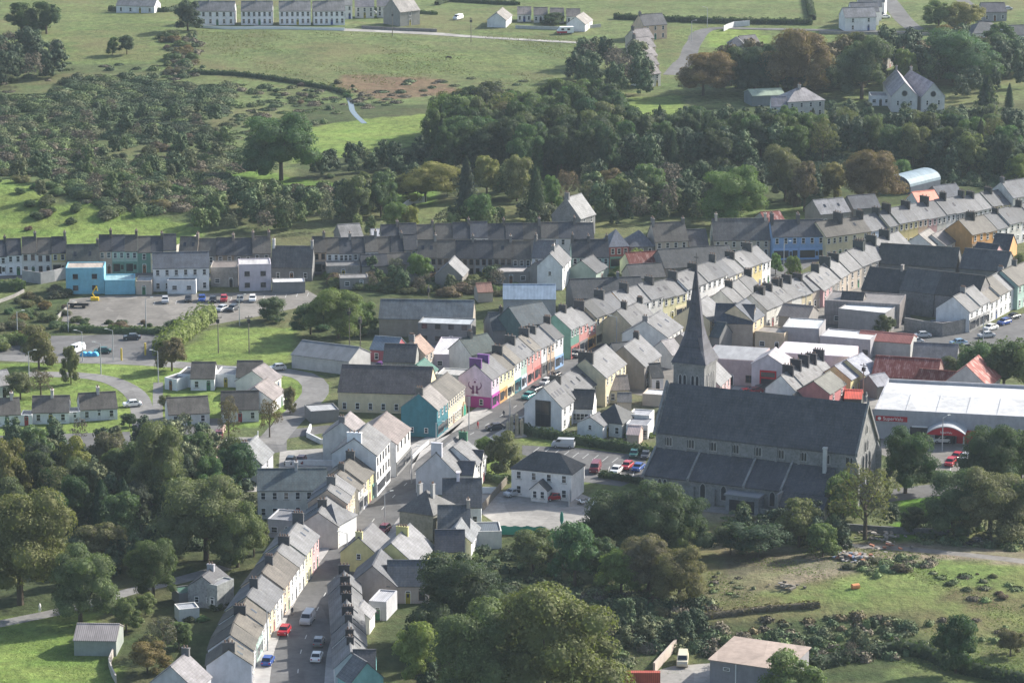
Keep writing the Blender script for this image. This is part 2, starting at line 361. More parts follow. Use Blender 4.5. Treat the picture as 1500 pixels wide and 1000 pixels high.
# ---------------------------------------------------------------- ground sheet and what covers it
def inpoly(X, Y, poly):
    res = np.zeros(X.shape, bool); k = len(poly)
    for i in range(k):
        x0, y0 = poly[i]; x1, y1 = poly[(i + 1) % k]
        if y0 == y1: continue
        c = ((Y >= min(y0, y1)) & (Y < max(y0, y1))) & (X < (x1 - x0) * (Y - y0) / (y1 - y0) + x0); res ^= c
    return res
def wpoly(pts): return [tuple(P(a, b)[:2]) for a, b in pts]
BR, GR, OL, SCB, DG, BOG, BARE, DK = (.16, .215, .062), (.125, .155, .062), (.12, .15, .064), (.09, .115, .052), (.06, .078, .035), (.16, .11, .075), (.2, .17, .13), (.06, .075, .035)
COVER = [
 ([(-60, -40), (1560, -40), (1560, 140), (900, 200), (-60, 330)], OL, 1),
 ([(-60, 0), (250, 10), (260, 60), (240, 90), (110, 95), (-60, 110)], GR, 1),
 ([(270, 40), (640, 42), (860, 48), (870, 140), (760, 160), (560, 140), (420, 120), (250, 100)], OL, 1),
 ([(520, 80), (730, 75), (830, 100), (700, 112), (540, 105)], GR, .3),
 ([(500, 108), (640, 115), (680, 135), (560, 148), (490, 125)], BOG, 1),
 ([(-60, 100), (210, 92), (260, 110), (350, 130), (380, 175), (330, 215), (340, 300), (290, 350), (160, 300), (-60, 330)], SCB, 1),
 ([(100, 120), (330, 120), (300, 205), (120, 200)], (.07, .10, .05), .4),
 ([(160, 118), (440, 118), (500, 150), (350, 170), (230, 175)], OL, 1),
 ([(-60, 196), (35, 196), (48, 212), (-60, 216)], BR, 0),
 ([(-60, 262), (60, 285), (85, 300), (-60, 318)], BR, 0),
 ([(-60, 318), (90, 300), (130, 295), (215, 312), (293, 333), (290, 356), (120, 362), (-60, 362)], BR, 0),
 ([(980, 45), (1060, 35), (1380, 45), (1440, 60), (1300, 110), (1030, 100)], GR, 0),
 ([(730, -30), (1190, -30), (1190, 32), (900, 30), (740, 12)], OL, 1),
 ([(1030, 45), (1110, 40), (1130, 62), (1040, 70)], BR, 0),
 ([(580, 290), (690, 295), (700, 345), (560, 345)], GR, .5),
 ([(700, 280), (900, 270), (900, 340), (690, 345)], (.13, .14, .06), .6),
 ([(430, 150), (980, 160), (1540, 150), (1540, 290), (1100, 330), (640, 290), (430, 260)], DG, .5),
 ([(1000, 300), (1350, 300), (1300, 330), (1060, 340)], GR, .5),
 ([(-40, 410), (35, 412), (30, 450), (-40, 480)], GR, 0),
 ([(-40, 450), (110, 410), (110, 485), (-40, 530)], DG, .5),
 ([(450, 410), (740, 400), (760, 480), (450, 500)], DG, .5),
 ([(275, 512), (300, 485), (340, 478), (430, 480), (430, 530), (270, 532)], BR, .3),
 ([(-40, 532), (235, 528), (440, 540), (470, 560), (440, 610), (300, 640), (-40, 645)], BR, 0),
 ([(430, 545), (480, 560), (475, 590), (440, 605)], BR, 0),
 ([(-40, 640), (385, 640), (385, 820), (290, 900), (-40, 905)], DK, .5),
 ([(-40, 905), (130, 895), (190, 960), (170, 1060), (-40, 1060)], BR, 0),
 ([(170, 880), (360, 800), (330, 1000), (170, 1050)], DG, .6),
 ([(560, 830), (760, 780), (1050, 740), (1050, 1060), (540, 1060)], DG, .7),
 ([(1000, 735), (1230, 770), (1540, 780), (1540, 1080), (980, 1080)], (.125, .14, .06), 1.5),
 ([(1060, 870), (1230, 850), (1330, 820), (1540, 830), (1540, 930), (1400, 900), (1200, 885)], (.15, .19, .065), 1.3),
 ([(1340, 870), (1440, 865), (1540, 880), (1540, 905), (1420, 890)], (.13, .12, .06), 1.5),
 ([(1050, 770), (1160, 800), (1230, 815), (1200, 850), (1050, 850)], (.12, .11, .075), 1.2),
 ([(1000, 740), (1120, 750), (1160, 765), (1120, 775), (1010, 762)], BARE, .5),
 ([(1035, 850), (1240, 820), (1240, 845), (1120, 870), (1030, 885)], (.16, .15, .09), .8),
 ([(1220, 795), (1380, 795), (1540, 812), (1540, 832), (1380, 818), (1250, 835), (1130, 870), (1150, 840)], BARE, .5),
 ([(1040, 905), (1330, 900), (1380, 960), (1290, 1000), (1000, 1000)], DG, .9),
 ([(1310, 950), (1540, 960), (1540, 1080), (1300, 1080)], GR, .2),
 ([(1318, 720), (1400, 715), (1400, 790), (1310, 790)], (.10, .19, .03), 0),
 ([(750, 612), (900, 655), (950, 690), (1000, 735), (900, 740), (760, 650)], GR, .3),
 ([(755, 645), (850, 655), (930, 668), (940, 662), (850, 648), (760, 636)], BR, 0),
 ([(700, 670), (748, 675), (748, 700), (700, 698)], BR, 0),
 ([(700, 560), (960, 520), (980, 650), (760, 640)], (.13, .13, .09), .6),
 ([(440, 190), (520, 176), (640, 166), (740, 160), (700, 198), (560, 222), (430, 240)], BR, 0),
 ([(285, 250), (330, 232), (368, 222), (372, 245), (440, 262), (500, 268), (560, 275), (640, 280), (640, 300), (480, 290), (380, 275)], (.12, .19, .045), 0),
 ([(760, 150), (1000, 140), (1010, 190), (900, 200), (830, 180)], BR, 0),
 ([(0, 262), (40, 270), (80, 290), (0, 300)], BR, 0),
]
def build_ground():
    def axis(a, b, st, far):
        c = list(np.arange(a, b + st, st)); e = []; d = st
        while c[-1] < far: d *= 1.5; c.append(c[-1] + d)
        d = st; lo = a
        while lo > (-far if a < 0 else -300): d *= 1.5; lo -= d; e.append(lo)
        return np.array(e[::-1] + c)
    xs = axis(-225, 225, 2.5, 3000); ys = axis(520, 1450, 3.0, 5000)
    X, Y = np.meshgrid(xs, ys); Z = T(X, Y); nx, ny = len(xs), len(ys)
    c = np.zeros((ny, nx, 4)); c[...] = (.11, .125, .062, .6)
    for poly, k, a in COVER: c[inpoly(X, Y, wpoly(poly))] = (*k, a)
    me = bpy.data.meshes.new('ground'); idx = np.arange(nx * ny).reshape(ny, nx)
    f = np.stack([idx[:-1, :-1], idx[:-1, 1:], idx[1:, 1:], idx[1:, :-1]], -1).reshape(-1, 4)
    me.vertices.add(nx * ny); me.vertices.foreach_set('co', np.stack([X, Y, Z], -1).ravel().astype(np.float32))
    me.loops.add(f.size); me.loops.foreach_set('vertex_index', f.ravel().astype(np.int32)); me.polygons.add(len(f))
    me.polygons.foreach_set('loop_start', (np.arange(len(f)) * 4).astype(np.int32)); me.update(calc_edges=True)
    at = me.color_attributes.new('cover', 'FLOAT_COLOR', 'POINT'); at.data.foreach_set('color', c.reshape(-1).astype(np.float32))
    me.polygons.foreach_set('use_smooth', np.ones(len(f), bool)); me.materials.append(GROUND)
    tag(link('ground', me), kind='structure')
build_ground()
def sheet(name, pts, z, m, kind='structure', z1=None):
    w = wpoly(pts); me = bpy.data.meshes.new(name); n = len(w); me.from_pydata([(x, y, z) for x, y in w], [], [tuple(range(n))]); me.materials.append(m)
    if me.polygons[0].normal.z < 0: me.flip_normals()
    o = link(name, me); tag(o, kind=kind); return o
def smooth_line(w, step=4):
    out = []
    for i in range(len(w) - 1):
        p0, p1, p2, p3 = w[max(i - 1, 0)], w[i], w[i + 1], w[min(i + 2, len(w) - 1)]
        k = max(1, int((p2 - p1).length / step))
        for j in range(k):
            t = j / k; out.append(.5 * ((2 * p1) + (p2 - p0) * t + (2 * p0 - 5 * p1 + 4 * p2 - p3) * t * t + (3 * p1 - p0 - 3 * p2 + p3) * t ** 3))
    return out + [w[-1]]
def strip(name, pts, o0, o1, z0, z1, m, kind='structure', world=False, drape=False):
    w = smooth_line([Vector(P(*p)[:2]) for p in pts] if not world else pts); b = MB(); rings = []
    for i, p in enumerate(w):
        t = (w[min(i + 1, len(w) - 1)] - w[max(i - 1, 0)]).normalized(); n = Vector((-t.y, t.x))
        a, c = p + n * o0, p + n * o1; zz = float(T(p.x, p.y)) if drape else 0
        rings.append([(a.x, a.y, z0 + zz), (c.x, c.y, z0 + zz), (c.x, c.y, z1 + zz), (a.x, a.y, z1 + zz)])
    b.ring(rings, 0); o = link(name, b.mesh(name, [m])); tag(o, kind=kind) if kind else None; return o

# ---------------------------------------------------------------- foliage
def arr_mesh(name, V, Q, mats, mi=None):
    me = bpy.data.meshes.new(name); me.vertices.add(len(V)); me.vertices.foreach_set('co', V.astype(np.float32).ravel())
    me.loops.add(Q.size); me.loops.foreach_set('vertex_index', Q.ravel().astype(np.int32)); me.polygons.add(len(Q))
    me.polygons.foreach_set('loop_start', (np.arange(len(Q)) * Q.shape[1]).astype(np.int32)); me.update(calc_edges=True)
    for q in mats: me.materials.append(q)
    return me
def leaves(P_, Nn, size, g):
    n = len(P_); Nn = Nn + g.normal(0, .45, (n, 3)); Nn /= np.linalg.norm(Nn, axis=1)[:, None] + 1e-9
    u = np.cross(Nn, g.normal(0, 1, (n, 3))); u /= np.linalg.norm(u, axis=1)[:, None] + 1e-9; v = np.cross(Nn, u)
    s = size * g.uniform(.55, 1.35, (n, 1)); a, b = s * g.uniform(.6, 1.1, (n, 1)), s * g.uniform(.4, .9, (n, 1))
    V = np.stack([P_ - u * a, P_ - v * b * .9, P_ + u * a, P_ + v * b], 1).reshape(-1, 3)
    return V, np.arange(4 * n).reshape(-1, 4)
def sphere_q(c, r, k=7, h=5):
    V = []; Q = []
    for j in range(h + 1):
        ph = math.pi * j / h
        for i in range(k):
            th = 2 * math.pi * i / k; V.append((c[0] + r[0] * math.sin(ph) * math.cos(th), c[1] + r[1] * math.sin(ph) * math.sin(th), c[2] + r[2] * math.cos(ph)))
    for j in range(h):
        for i in range(k): Q.append((j * k + i, (j + 1) * k + i, (j + 1) * k + (i + 1) % k, j * k + (i + 1) % k))
    return np.array(V), np.array(Q)
def lobes_mesh(name, lobes, n, size, g, core=.8, mats=None, flatten=.7):
    c = np.array([l[0] for l in lobes]); r = np.array([l[1] for l in lobes]); w = r[:, 0] * r[:, 2] ; w = w / w.sum()
    k = g.choice(len(lobes), n, p=w); d = g.normal(0, 1, (n, 3)); d /= np.linalg.norm(d, axis=1)[:, None]
    d[:, 2] = np.where(d[:, 2] < -.45, -d[:, 2], d[:, 2])
    pos = c[k] + d * r[k] * g.uniform(.82, 1.1, (n, 1))
    keep = np.ones(n, bool)
    for i in range(len(lobes)):
        q = (((pos - c[i]) / (r[i] * .78)) ** 2).sum(1); keep &= ~((q < 1) & (k != i))
    V, Q = leaves(pos[keep], d[keep] + np.array([0, 0, .25]), size, g); Vs, Qs = [V], [Q]; o = len(V)
    if core:
        for i in range(len(lobes)):
            v, q = sphere_q(c[i], r[i] * core); Vs.append(v); Qs.append(q + o); o += len(v)
    return arr_mesh(name, np.concatenate(Vs), np.concatenate(Qs), mats or [LEAF])
def broad_lobes(g, n=30, z0=.06, rr=(.09, .19)):
    L = [((0, 0, .5), (.32, .32, .36))]; lean = g.uniform(-.06, .06, 2)
    for i in range(n):
        a = 2 * math.pi * (i * .618 % 1) + g.uniform(-.3, .3); t = g.uniform(0, 1) ** .8; z = z0 + .08 + t * (.82 - z0)
        R_ = .38 * max(.1, 1 - abs((z - .4) / .58) ** 2.2) ** .6 * g.uniform(.7, 1.12); r = g.uniform(*rr) * (1.25 if i % 7 == 0 else 1)
        L.append(((R_ * math.cos(a) + lean[0], R_ * math.sin(a) + lean[1], z), (r, r, r * g.uniform(.6, .85))))
    return L
def crown_broad(seed, n, size, core=.68):
    g = np.random.default_rng(seed); return lobes_mesh('crown', broad_lobes(g), n, size, g, core)
def crown_airy(seed, n, size):
    g = np.random.default_rng(seed); return lobes_mesh('crown', broad_lobes(g, 30, .2, (.06, .13)), n, size, g, None)
def crown_fir(seed, n, size):
    g = np.random.default_rng(seed); t = g.uniform(0, 1, n) ** .75; a = g.uniform(0, 2 * math.pi, n)
    lay = 9; saw = 1 - .35 * ((t * lay) % 1); irr = 1 + .18 * np.sin(a * 3 + seed) + .12 * np.sin(a * 7 + t * 20)
    r = (.5 * (1 - t) ** .8 + .02) * saw * irr * g.uniform(.75, 1.05, n)
    z = 1 - (1 - t) * 0 - (1 - t) * .9; z = .08 + t * .92
    pos = np.stack([r * np.cos(a), r * np.sin(a), z], 1); nn = np.stack([np.cos(a), np.sin(a), np.full(n, .7)], 1)
    V, Q = leaves(pos, nn, size, g); k = 8; cv = []
    for j in range(5):
        tt = j / 4 * .93; rr = (.5 * (1 - tt) ** .8) * .72
        cv += [(rr * math.cos(2 * math.pi * i / k), rr * math.sin(2 * math.pi * i / k), .08 + tt * .92) for i in range(k)]
    cq = np.array([(j * k + i, j * k + (i + 1) % k, (j + 1) * k + (i + 1) % k, (j + 1) * k + i) for j in range(4) for i in range(k)])
    return arr_mesh('crown', np.concatenate([V, np.array(cv)]), np.concatenate([Q, cq + len(V)]), [LEAF])
def trunk_mesh(seed, airy=False):
    g = random.Random(seed); b = MB(); b.tube((0, 0, -.03), (0, 0, .32), .035, .026, 7); b.tube((0, 0, .31), (.02, .01, .72), .026, .008, 6)
    for i in range(9 if airy else 5):
        a = i * 2.4 + g.uniform(-.3, .3); z = .24 + .05 * i; l = g.uniform(.22, .36)
        e = (l * math.cos(a), l * math.sin(a), z + g.uniform(.2, .33)); b.tube((0, 0, z), e, .014, .004, 5)
        if airy:
            for q in range(3):
                aa = a + g.uniform(-.8, .8); b.tube(e if q == 0 else tuple(x * .7 + (z * .3 if j == 2 else 0) for j, x in enumerate(e)), (e[0] + .12 * math.cos(aa), e[1] + .12 * math.sin(aa), e[2] + .12), .005, .002, 4)
    return b.mesh('trunk', [BARK])
CR = dict(broad=[crown_broad(10 + i, 6800, .023) for i in range(6)], big=[crown_broad(40 + i, 24000, .0122) for i in range(4)], airy=[crown_airy(60 + i, 3000, .022) for i in range(3)],
          fir=[crown_fir(80 + i, 3200, .03) for i in range(3)])
TR = [trunk_mesh(i) for i in range(3)]; TRA = [trunk_mesh(9 + i, True) for i in range(3)]
FC = dict(g=(.125, .168, .064), d=(.055, .082, .045), p=(.132, .148, .075), y=(.19, .188, .08), o=(.155, .125, .065), r=(.28, .10, .05), c=(.048, .072, .045), b=(.14, .12, .085), l=(.175, .215, .07), k=(.084, .122, .058))
FN = dict(g='green leafy tree', d='dark green leafy tree', p='olive green tree', y='yellow-green tree', o='orange-brown autumn tree', r='red and orange autumn tree', c='dark conifer', b='thin brownish tree', l='bright green tree', k='deep green tree')
WOODS = []
def tree(px, yt, yb, w, k, label, group=None, form=None, rng=rnd, at=None, hm=None, wm=None, force=False):
    p = P(px, yb) if at is None else at; s = ppm(p)
    if at is not None and not force: WOODS.append((hm * wm * s * s, k, label, group, form, rng.random(), at, hm, wm)); return
    h = hm or (yb - yt) / (s * math.cos(math.atan2(H, p.y))); wd = wm or w / s / .92
    if form is None: form = 'fir' if k == 'c' else 'airy' if k == 'b' or 'open' in label else 'big' if w * h > 100 * 9 else 'broad'
    name = 'fir_tree' if form == 'fir' else 'broadleaf_tree'
    r = root(name, (p.x, p.y, p.z - .1), rng.uniform(0, 6.28), label, 'conifer' if form == 'fir' else 'tree', group)
    c = tuple(q * rng.uniform(.85, 1.15) for q in FC[k])
    o = link('crown', rng.choice(CR[form]), r, c); o.scale = (wd, wd * rng.uniform(.9, 1.1), h)
    o2 = link('trunk', rng.choice(TRA if form == 'airy' else TR), r, None); o2.scale = (min(wd, h), min(wd, h), h)
    return r
BUSH = [lobes_mesh('bush', [((g.uniform(-.25, .25), g.uniform(-.25, .25), g.uniform(.2, .5)), (r_, r_, r_ * .9)) for r_ in (.34, .3, .26, .26, .22, .22, .2)], 1300, .045, g, .78) for g in [np.random.default_rng(120 + i) for i in range(4)]]
def bush(px, yt, yb, w, k, label, group=None, rng=rnd, at=None, hm=None, wm=None):
    p = P(px, yb) if at is None else at; s = ppm(p); h = hm or (yb - yt) / s; wd = wm or w / s
    o = link('bush', rng.choice(BUSH), None, tuple(q * rng.uniform(.85, 1.15) for q in FC[k]), (p.x, p.y, p.z - .15 * h), rng.uniform(0, 6.28))
    o.scale = (wd, wd, h); tag(o, label, 'bush', group); return o
def hedge(pts, wd, h, k, label, world=False):
    w = smooth_line([Vector(P(*p)[:2]) for p in pts] if not world else pts, .6); g = np.random.default_rng(len(label)); L = len(w)
    n = int(L * (wd + 2 * h) * 7); i = g.integers(0, L - 1, n); f = g.uniform(0, 1, n); W_ = np.array([tuple(q) for q in w])
    base = W_[i] * (1 - f[:, None]) + W_[i + 1] * f[:, None]; a = g.uniform(0, math.pi, n)
    tn = W_[np.minimum(i + 1, L - 1)] - W_[i]; tn /= np.linalg.norm(tn, axis=1)[:, None] + 1e-9; nr = np.stack([-tn[:, 1], tn[:, 0]], 1)
    bump = 1 + .16 * np.sin(i * .7) + .1 * np.sin(i * 2.1 + 1); ca = np.sign(np.cos(a)) * np.abs(np.cos(a)) ** .6; sa = np.abs(np.sin(a)) ** .5
    xy = base + nr * (ca * wd / 2 * bump)[:, None]; z = sa * h * bump * g.uniform(.9, 1.05, n); low = g.uniform(0, 1, n) < .45; z = np.where(low, z * g.uniform(0, 1, n), z)
    zz = T(xy[:, 0], xy[:, 1]); pos = np.column_stack([xy, z + zz]); nn = np.column_stack([nr * ca[:, None], sa])
    V, Q = leaves(pos, nn, .32, g); cv = []; cq = []
    for j in range(0, L, 2):
        t = (w[min(j + 1, L - 1)] - w[max(j - 1, 0)]).normalized(); q = Vector((-t.y, t.x)); z_ = float(T(w[j].x, w[j].y))
        for s, zq in ((-1, -.2), (-1, h * .7), (0, h * .9), (1, h * .7), (1, -.2)): cv.append((w[j].x + q.x * s * wd * .42, w[j].y + q.y * s * wd * .42, z_ + zq))
    nr_ = len(cv) // 5
    cq = [(j * 5 + i, (j + 1) * 5 + i, (j + 1) * 5 + i + 1, j * 5 + i + 1) for j in range(nr_ - 1) for i in range(4)]
    me = arr_mesh('hedge', np.concatenate([V, np.array(cv)]), np.concatenate([Q, np.array(cq) + len(V)]), [LEAF])
    o = link('hedge', me, None, FC[k]); tag(o, label, 'hedge'); return o
def scatter_poly(poly, sp, g):
    w = wpoly(poly); xs = [a for a, b in w]; ys = [b for a, b in w]; X, Y = np.meshgrid(np.arange(min(xs), max(xs), sp), np.arange(min(ys), max(ys), sp))
    X = X + g.uniform(-.45, .45, X.shape) * sp; Y = Y + g.uniform(-.45, .45, Y.shape) * sp; m = inpoly(X, Y, w); return X[m], Y[m]
def leaf_mass_obj(name, Vs, Qs, Cs):
    me = arr_mesh(name, np.concatenate(Vs), np.concatenate(Qs), [mat('leaf_mass', f_leaf_mass, .7, spec=.15)])
    at = me.color_attributes.new('tint', 'FLOAT_COLOR', 'POINT'); at.data.foreach_set('color', np.concatenate(Cs).astype(np.float32).ravel()); ob = link(name, me); tag(ob, kind='stuff'); return ob
def scrub(name, poly, sp, hr, wr, kinds, seed, leafn=70, cs=.3):
    """mass of low growth nobody could count: one object"""
    g = np.random.default_rng(seed); X, Y = scatter_poly(poly, sp, g); Vs, Qs, Cs, o = [], [], [], 0
    for x, y in zip(X, Y):
        big = g.uniform(0, 1) ** 2; h, w_ = hr[0] + (hr[1] - hr[0]) * big, wr[0] + (wr[1] - wr[0]) * g.uniform(0, 1); z = float(T(x, y)); n = int(leafn * w_ * w_ / 6) + 8
        # each clump has a couple of humps
        for q in range(2 if w_ > 3 else 1):
            ox, oy = g.uniform(-.25, .25, 2) * w_ * q; r_ = (1 - .3 * q) * w_ / 2; hh = h * (1 - .25 * q)
            d = g.normal(0, 1, (n, 3)); d /= np.linalg.norm(d, axis=1)[:, None]; d[:, 2] = abs(d[:, 2]); pos = np.array([x + ox, y + oy, z]) + d * [r_, r_, hh] * g.uniform(.75, 1.15, (n, 1))
            V, Q = leaves(pos, d, cs, g); Vs.append(V); Qs.append(Q + o); o += len(V); k0 = len(V)
            V, Q = sphere_q((x + ox, y + oy, z), np.array([r_, r_, hh]) * .8, 6, 4); Vs.append(V); Qs.append(Q + o); o += len(V)
            Cs.append(np.tile(np.array([*FC[kinds[int(g.integers(len(kinds)))]], 1.0]) * [*(g.uniform(.75, 1.25),) * 3, 1], (k0 + len(V), 1)))
    if Vs: return leaf_mass_obj(name, Vs, Qs, Cs)
def wood(poly, sp, hr, kinds, where, seed, group, aspect=(.6, .95)):
    g = np.random.default_rng(seed); q = random.Random(seed); X, Y = scatter_poly(poly, sp, g); pts = sorted(zip(X, Y), key=lambda a: px_of((a[0], a[1], 0))[0])
    n = 0
    for x, y in pts:
        n += 1; k = q.choice(kinds); h = q.uniform(*hr); p = Vector((x, y, float(T(x, y))))
        asp = q.uniform(.38, .5) if k == 'c' else q.uniform(*aspect)
        tree(0, 0, 0, 0, k, '%s, %s from the left in %s' % (FN[k], ordn(n), where), group, rng=q, at=p, hm=h, wm=h * asp, form=('fir' if k == 'c' else 'airy' if k == 'b' or (k == 'p' and q.random() < .4) else 'broad'))
def bushes(poly, sp, hr, kinds, where, seed, group):
    g = np.random.default_rng(seed); q = random.Random(seed); X, Y = scatter_poly(poly, sp, g); pts = sorted(zip(X, Y), key=lambda a: px_of((a[0], a[1], 0))[0]); n = 0
    for x, y in pts:
        n += 1; k = q.choice(kinds); h = q.uniform(*hr); p = Vector((x, y, float(T(x, y))))
        bush(0, 0, 0, 0, k, '%s bush, %s from the left %s' % ({'d': 'dark green', 'k': 'deep green', 'p': 'olive', 'g': 'green', 'b': 'brown', 'y': 'yellow-green', 'o': 'orange-brown', 'l': 'bright green', 'r': 'red', 'c': 'dark'}[k], ordn(n), where), group, q, p, h, h * q.uniform(1.1, 1.8))

def finish_woods(limit):
    """the largest woodland trees stand as trees of their own, the rest of the far woods is one mass"""
    WOODS.sort(key=lambda a: -a[0]); lib = {f: [(np.array([v.co[:] for v in m.vertices]), np.array([q.vertices[:] for q in m.polygons])) for m in ms] for f, ms in dict(
        broad=[crown_broad(200 + i, 1500, .042) for i in range(3)], airy=[crown_airy(210, 1200, .03)], fir=[crown_fir(220 + i, 1100, .045) for i in range(2)]).items()}
    Vs, Qs, Cs, o = [], [], [], 0; g = np.random.default_rng(5)
    for i, (s_, k, label, group, form, rr, at, hm, wm) in enumerate(WOODS):
        if i < limit or form == 'fir': tree(0, 0, 0, 0, k, label, group, form, random.Random(rr), at, hm, wm, True); continue
        V, Q = lib[form][g.integers(len(lib[form]))]; a = g.uniform(0, 6.28); c, s = math.cos(a), math.sin(a)
        V = V * [wm, wm, hm]; V = np.stack([V[:, 0] * c - V[:, 1] * s + at.x, V[:, 0] * s + V[:, 1] * c + at.y, V[:, 2] + at.z], 1)
        Vs.append(V); Qs.append(Q + o); o += len(V); Cs.append(np.tile(np.array([*FC[k], 1.0]) * [*(g.uniform(.85, 1.15),) * 3, 1], (len(V), 1)))
    if Vs: leaf_mass_obj('woodland', Vs, Qs, Cs)
def f_leaf_mass(n, b):
    at = n.nodes.new('ShaderNodeAttribute'); at.attribute_name = 'tint'; co = coords(n, 'Object'); a = ramp(n, noise(n, co, .5, 3), [(.3, .65), (.72, 1.35)])
    g = n.nodes.new('ShaderNodeNewGeometry'); s = ramp(n, g.outputs['Random Per Island'], [(0.0, .62), (1.0, 1.4)]); c = mul(n, mul(n, at.outputs['Color'], a), s); n.links.new(c, b.inputs['Base Color'])
# ---------------------------------------------------------------- roads, yards, markings
strip('high_street', [(433, 1040), (435, 1000), (440, 957), (451, 925), (464, 894), (487, 850), (518, 805), (545, 764), (567, 737), (601, 702), (640, 664), (700, 630), (752, 597), (800, 564), (850, 532), (900, 504), (960, 478), (1040, 442), (1120, 408), (1180, 378)], -4.6, 4.6, -.2, .025, ASPH)
HS = smooth_line([Vector(P(*p)[:2]) for p in [(433, 1040), (435, 1000), (440, 957), (451, 925), (464, 894), (487, 850), (518, 805), (545, 764), (567, 737), (601, 702), (640, 664), (700, 630), (752, 597), (800, 564), (850, 532), (900, 504), (960, 478), (1040, 442), (1120, 408)]])
n_ = len(HS)
strip('footpath', HS[:int(n_ * .27)], 4.62, 7.6, -.2, .13, PAVE, world=True); strip('footpath', HS[int(n_ * .3):], 4.62, 7.4, -.2, .13, PAVE, world=True)
strip('footpath', HS[:int(n_ * .42)], -6.6, -4.62, -.2, .13, PAVE, world=True); strip('footpath', HS[int(n_ * .47):], -6.8, -4.62, -.2, .13, PAVE, world=True)
lm = MB()
for i in range(0, len(HS) - 1):
    if i % 2 == 0:
        a = HS[i]; t = (HS[i + 1] - a).normalized(); q = Vector((-t.y, t.x)); b_ = a + t * 2.2
        lm.add([(a.x - q.x * .08, a.y - q.y * .08, .032), (a.x + q.x * .08, a.y + q.y * .08, .032), (b_.x + q.x * .08, b_.y + q.y * .08, .032), (b_.x - q.x * .08, b_.y - q.y * .08, .032)], [(0, 3, 2, 1)])
tag(link('road_markings', lm.mesh('road_markings', [LINE])), kind='structure')
strip('cross_street', [(-60, 404), (60, 404), (200, 402), (330, 404), (470, 398), (620, 392), (780, 388), (920, 383), (1050, 376), (1130, 374), (1230, 365), (1330, 350), (1420, 335), (1560, 308)], -3.6, 3.6, -.2, .02, ASPH)
strip('car_park_road', [(-60, 521), (60, 526), (150, 528), (235, 532), (330, 540), (420, 545), (455, 556), (462, 575), (440, 600), (415, 625), (395, 650)], -3.0, 3.0, -.2, .02, WORN)
strip('side_street', [(395, 640), (430, 634), (480, 628), (530, 640), (600, 645), (640, 655)], -3.2, 3.2, -.2, .014, ASPH)
strip('estate_road', [(40, 548), (110, 549), (160, 556), (196, 575), (208, 600), (212, 640)], -2.5, 2.5, -.2, .022, WORN)
strip('estate_road', [(232, 560), (231, 590), (232, 640)], -1.1, 1.1, -.2, .016, WORN)
strip('back_lane', [(-60, 925), (40, 905), (110, 890), (190, 866), (260, 850), (330, 830)], -1.8, 1.8, -.2, .02, WORN)
strip('field_track', [(1010, 742), (1100, 752), (1160, 768), (1240, 800), (1330, 806), (1420, 815), (1560, 832)], -2.2, 2.2, -.15, .05, GRAVEL, drape=True)
strip('far_road', [(370, 39), (450, 42), (560, 46), (640, 50), (700, 54), (850, 62)], -3, 3, -.2, .03, CONC, drape=True)
strip('far_road', [(985, 110), (1005, 85), (1015, 62), (1040, 42), (1130, 42), (1320, 46), (1470, 44), (1560, 40)], -3.4, 3.4, -.2, .03, ASPH, drape=True)
strip('far_road', [(1345, 46), (1320, 25), (1290, -10), (1250, -60)], -3.4, 3.4, -.2, .035, ASPH, drape=True)
strip('far_road', [(1450, 44), (1430, 20), (1395, -10), (1360, -60)], -3, 3, -.2, .035, ASPH, drape=True)
strip('stream', [(494, 132), (508, 140), (514, 152), (516, 162), (524, 172), (534, 181)], -.9, .9, -.3, .04, WATER, drape=True)
strip('stream', [(326, 228), (332, 218), (336, 210)], -.8, .8, -.3, .04, WATER, drape=True)
strip('field_path', [(285, 250), (330, 236), (365, 226)], -1.5, 1.5, -.2, .04, GRAVEL, drape=True)
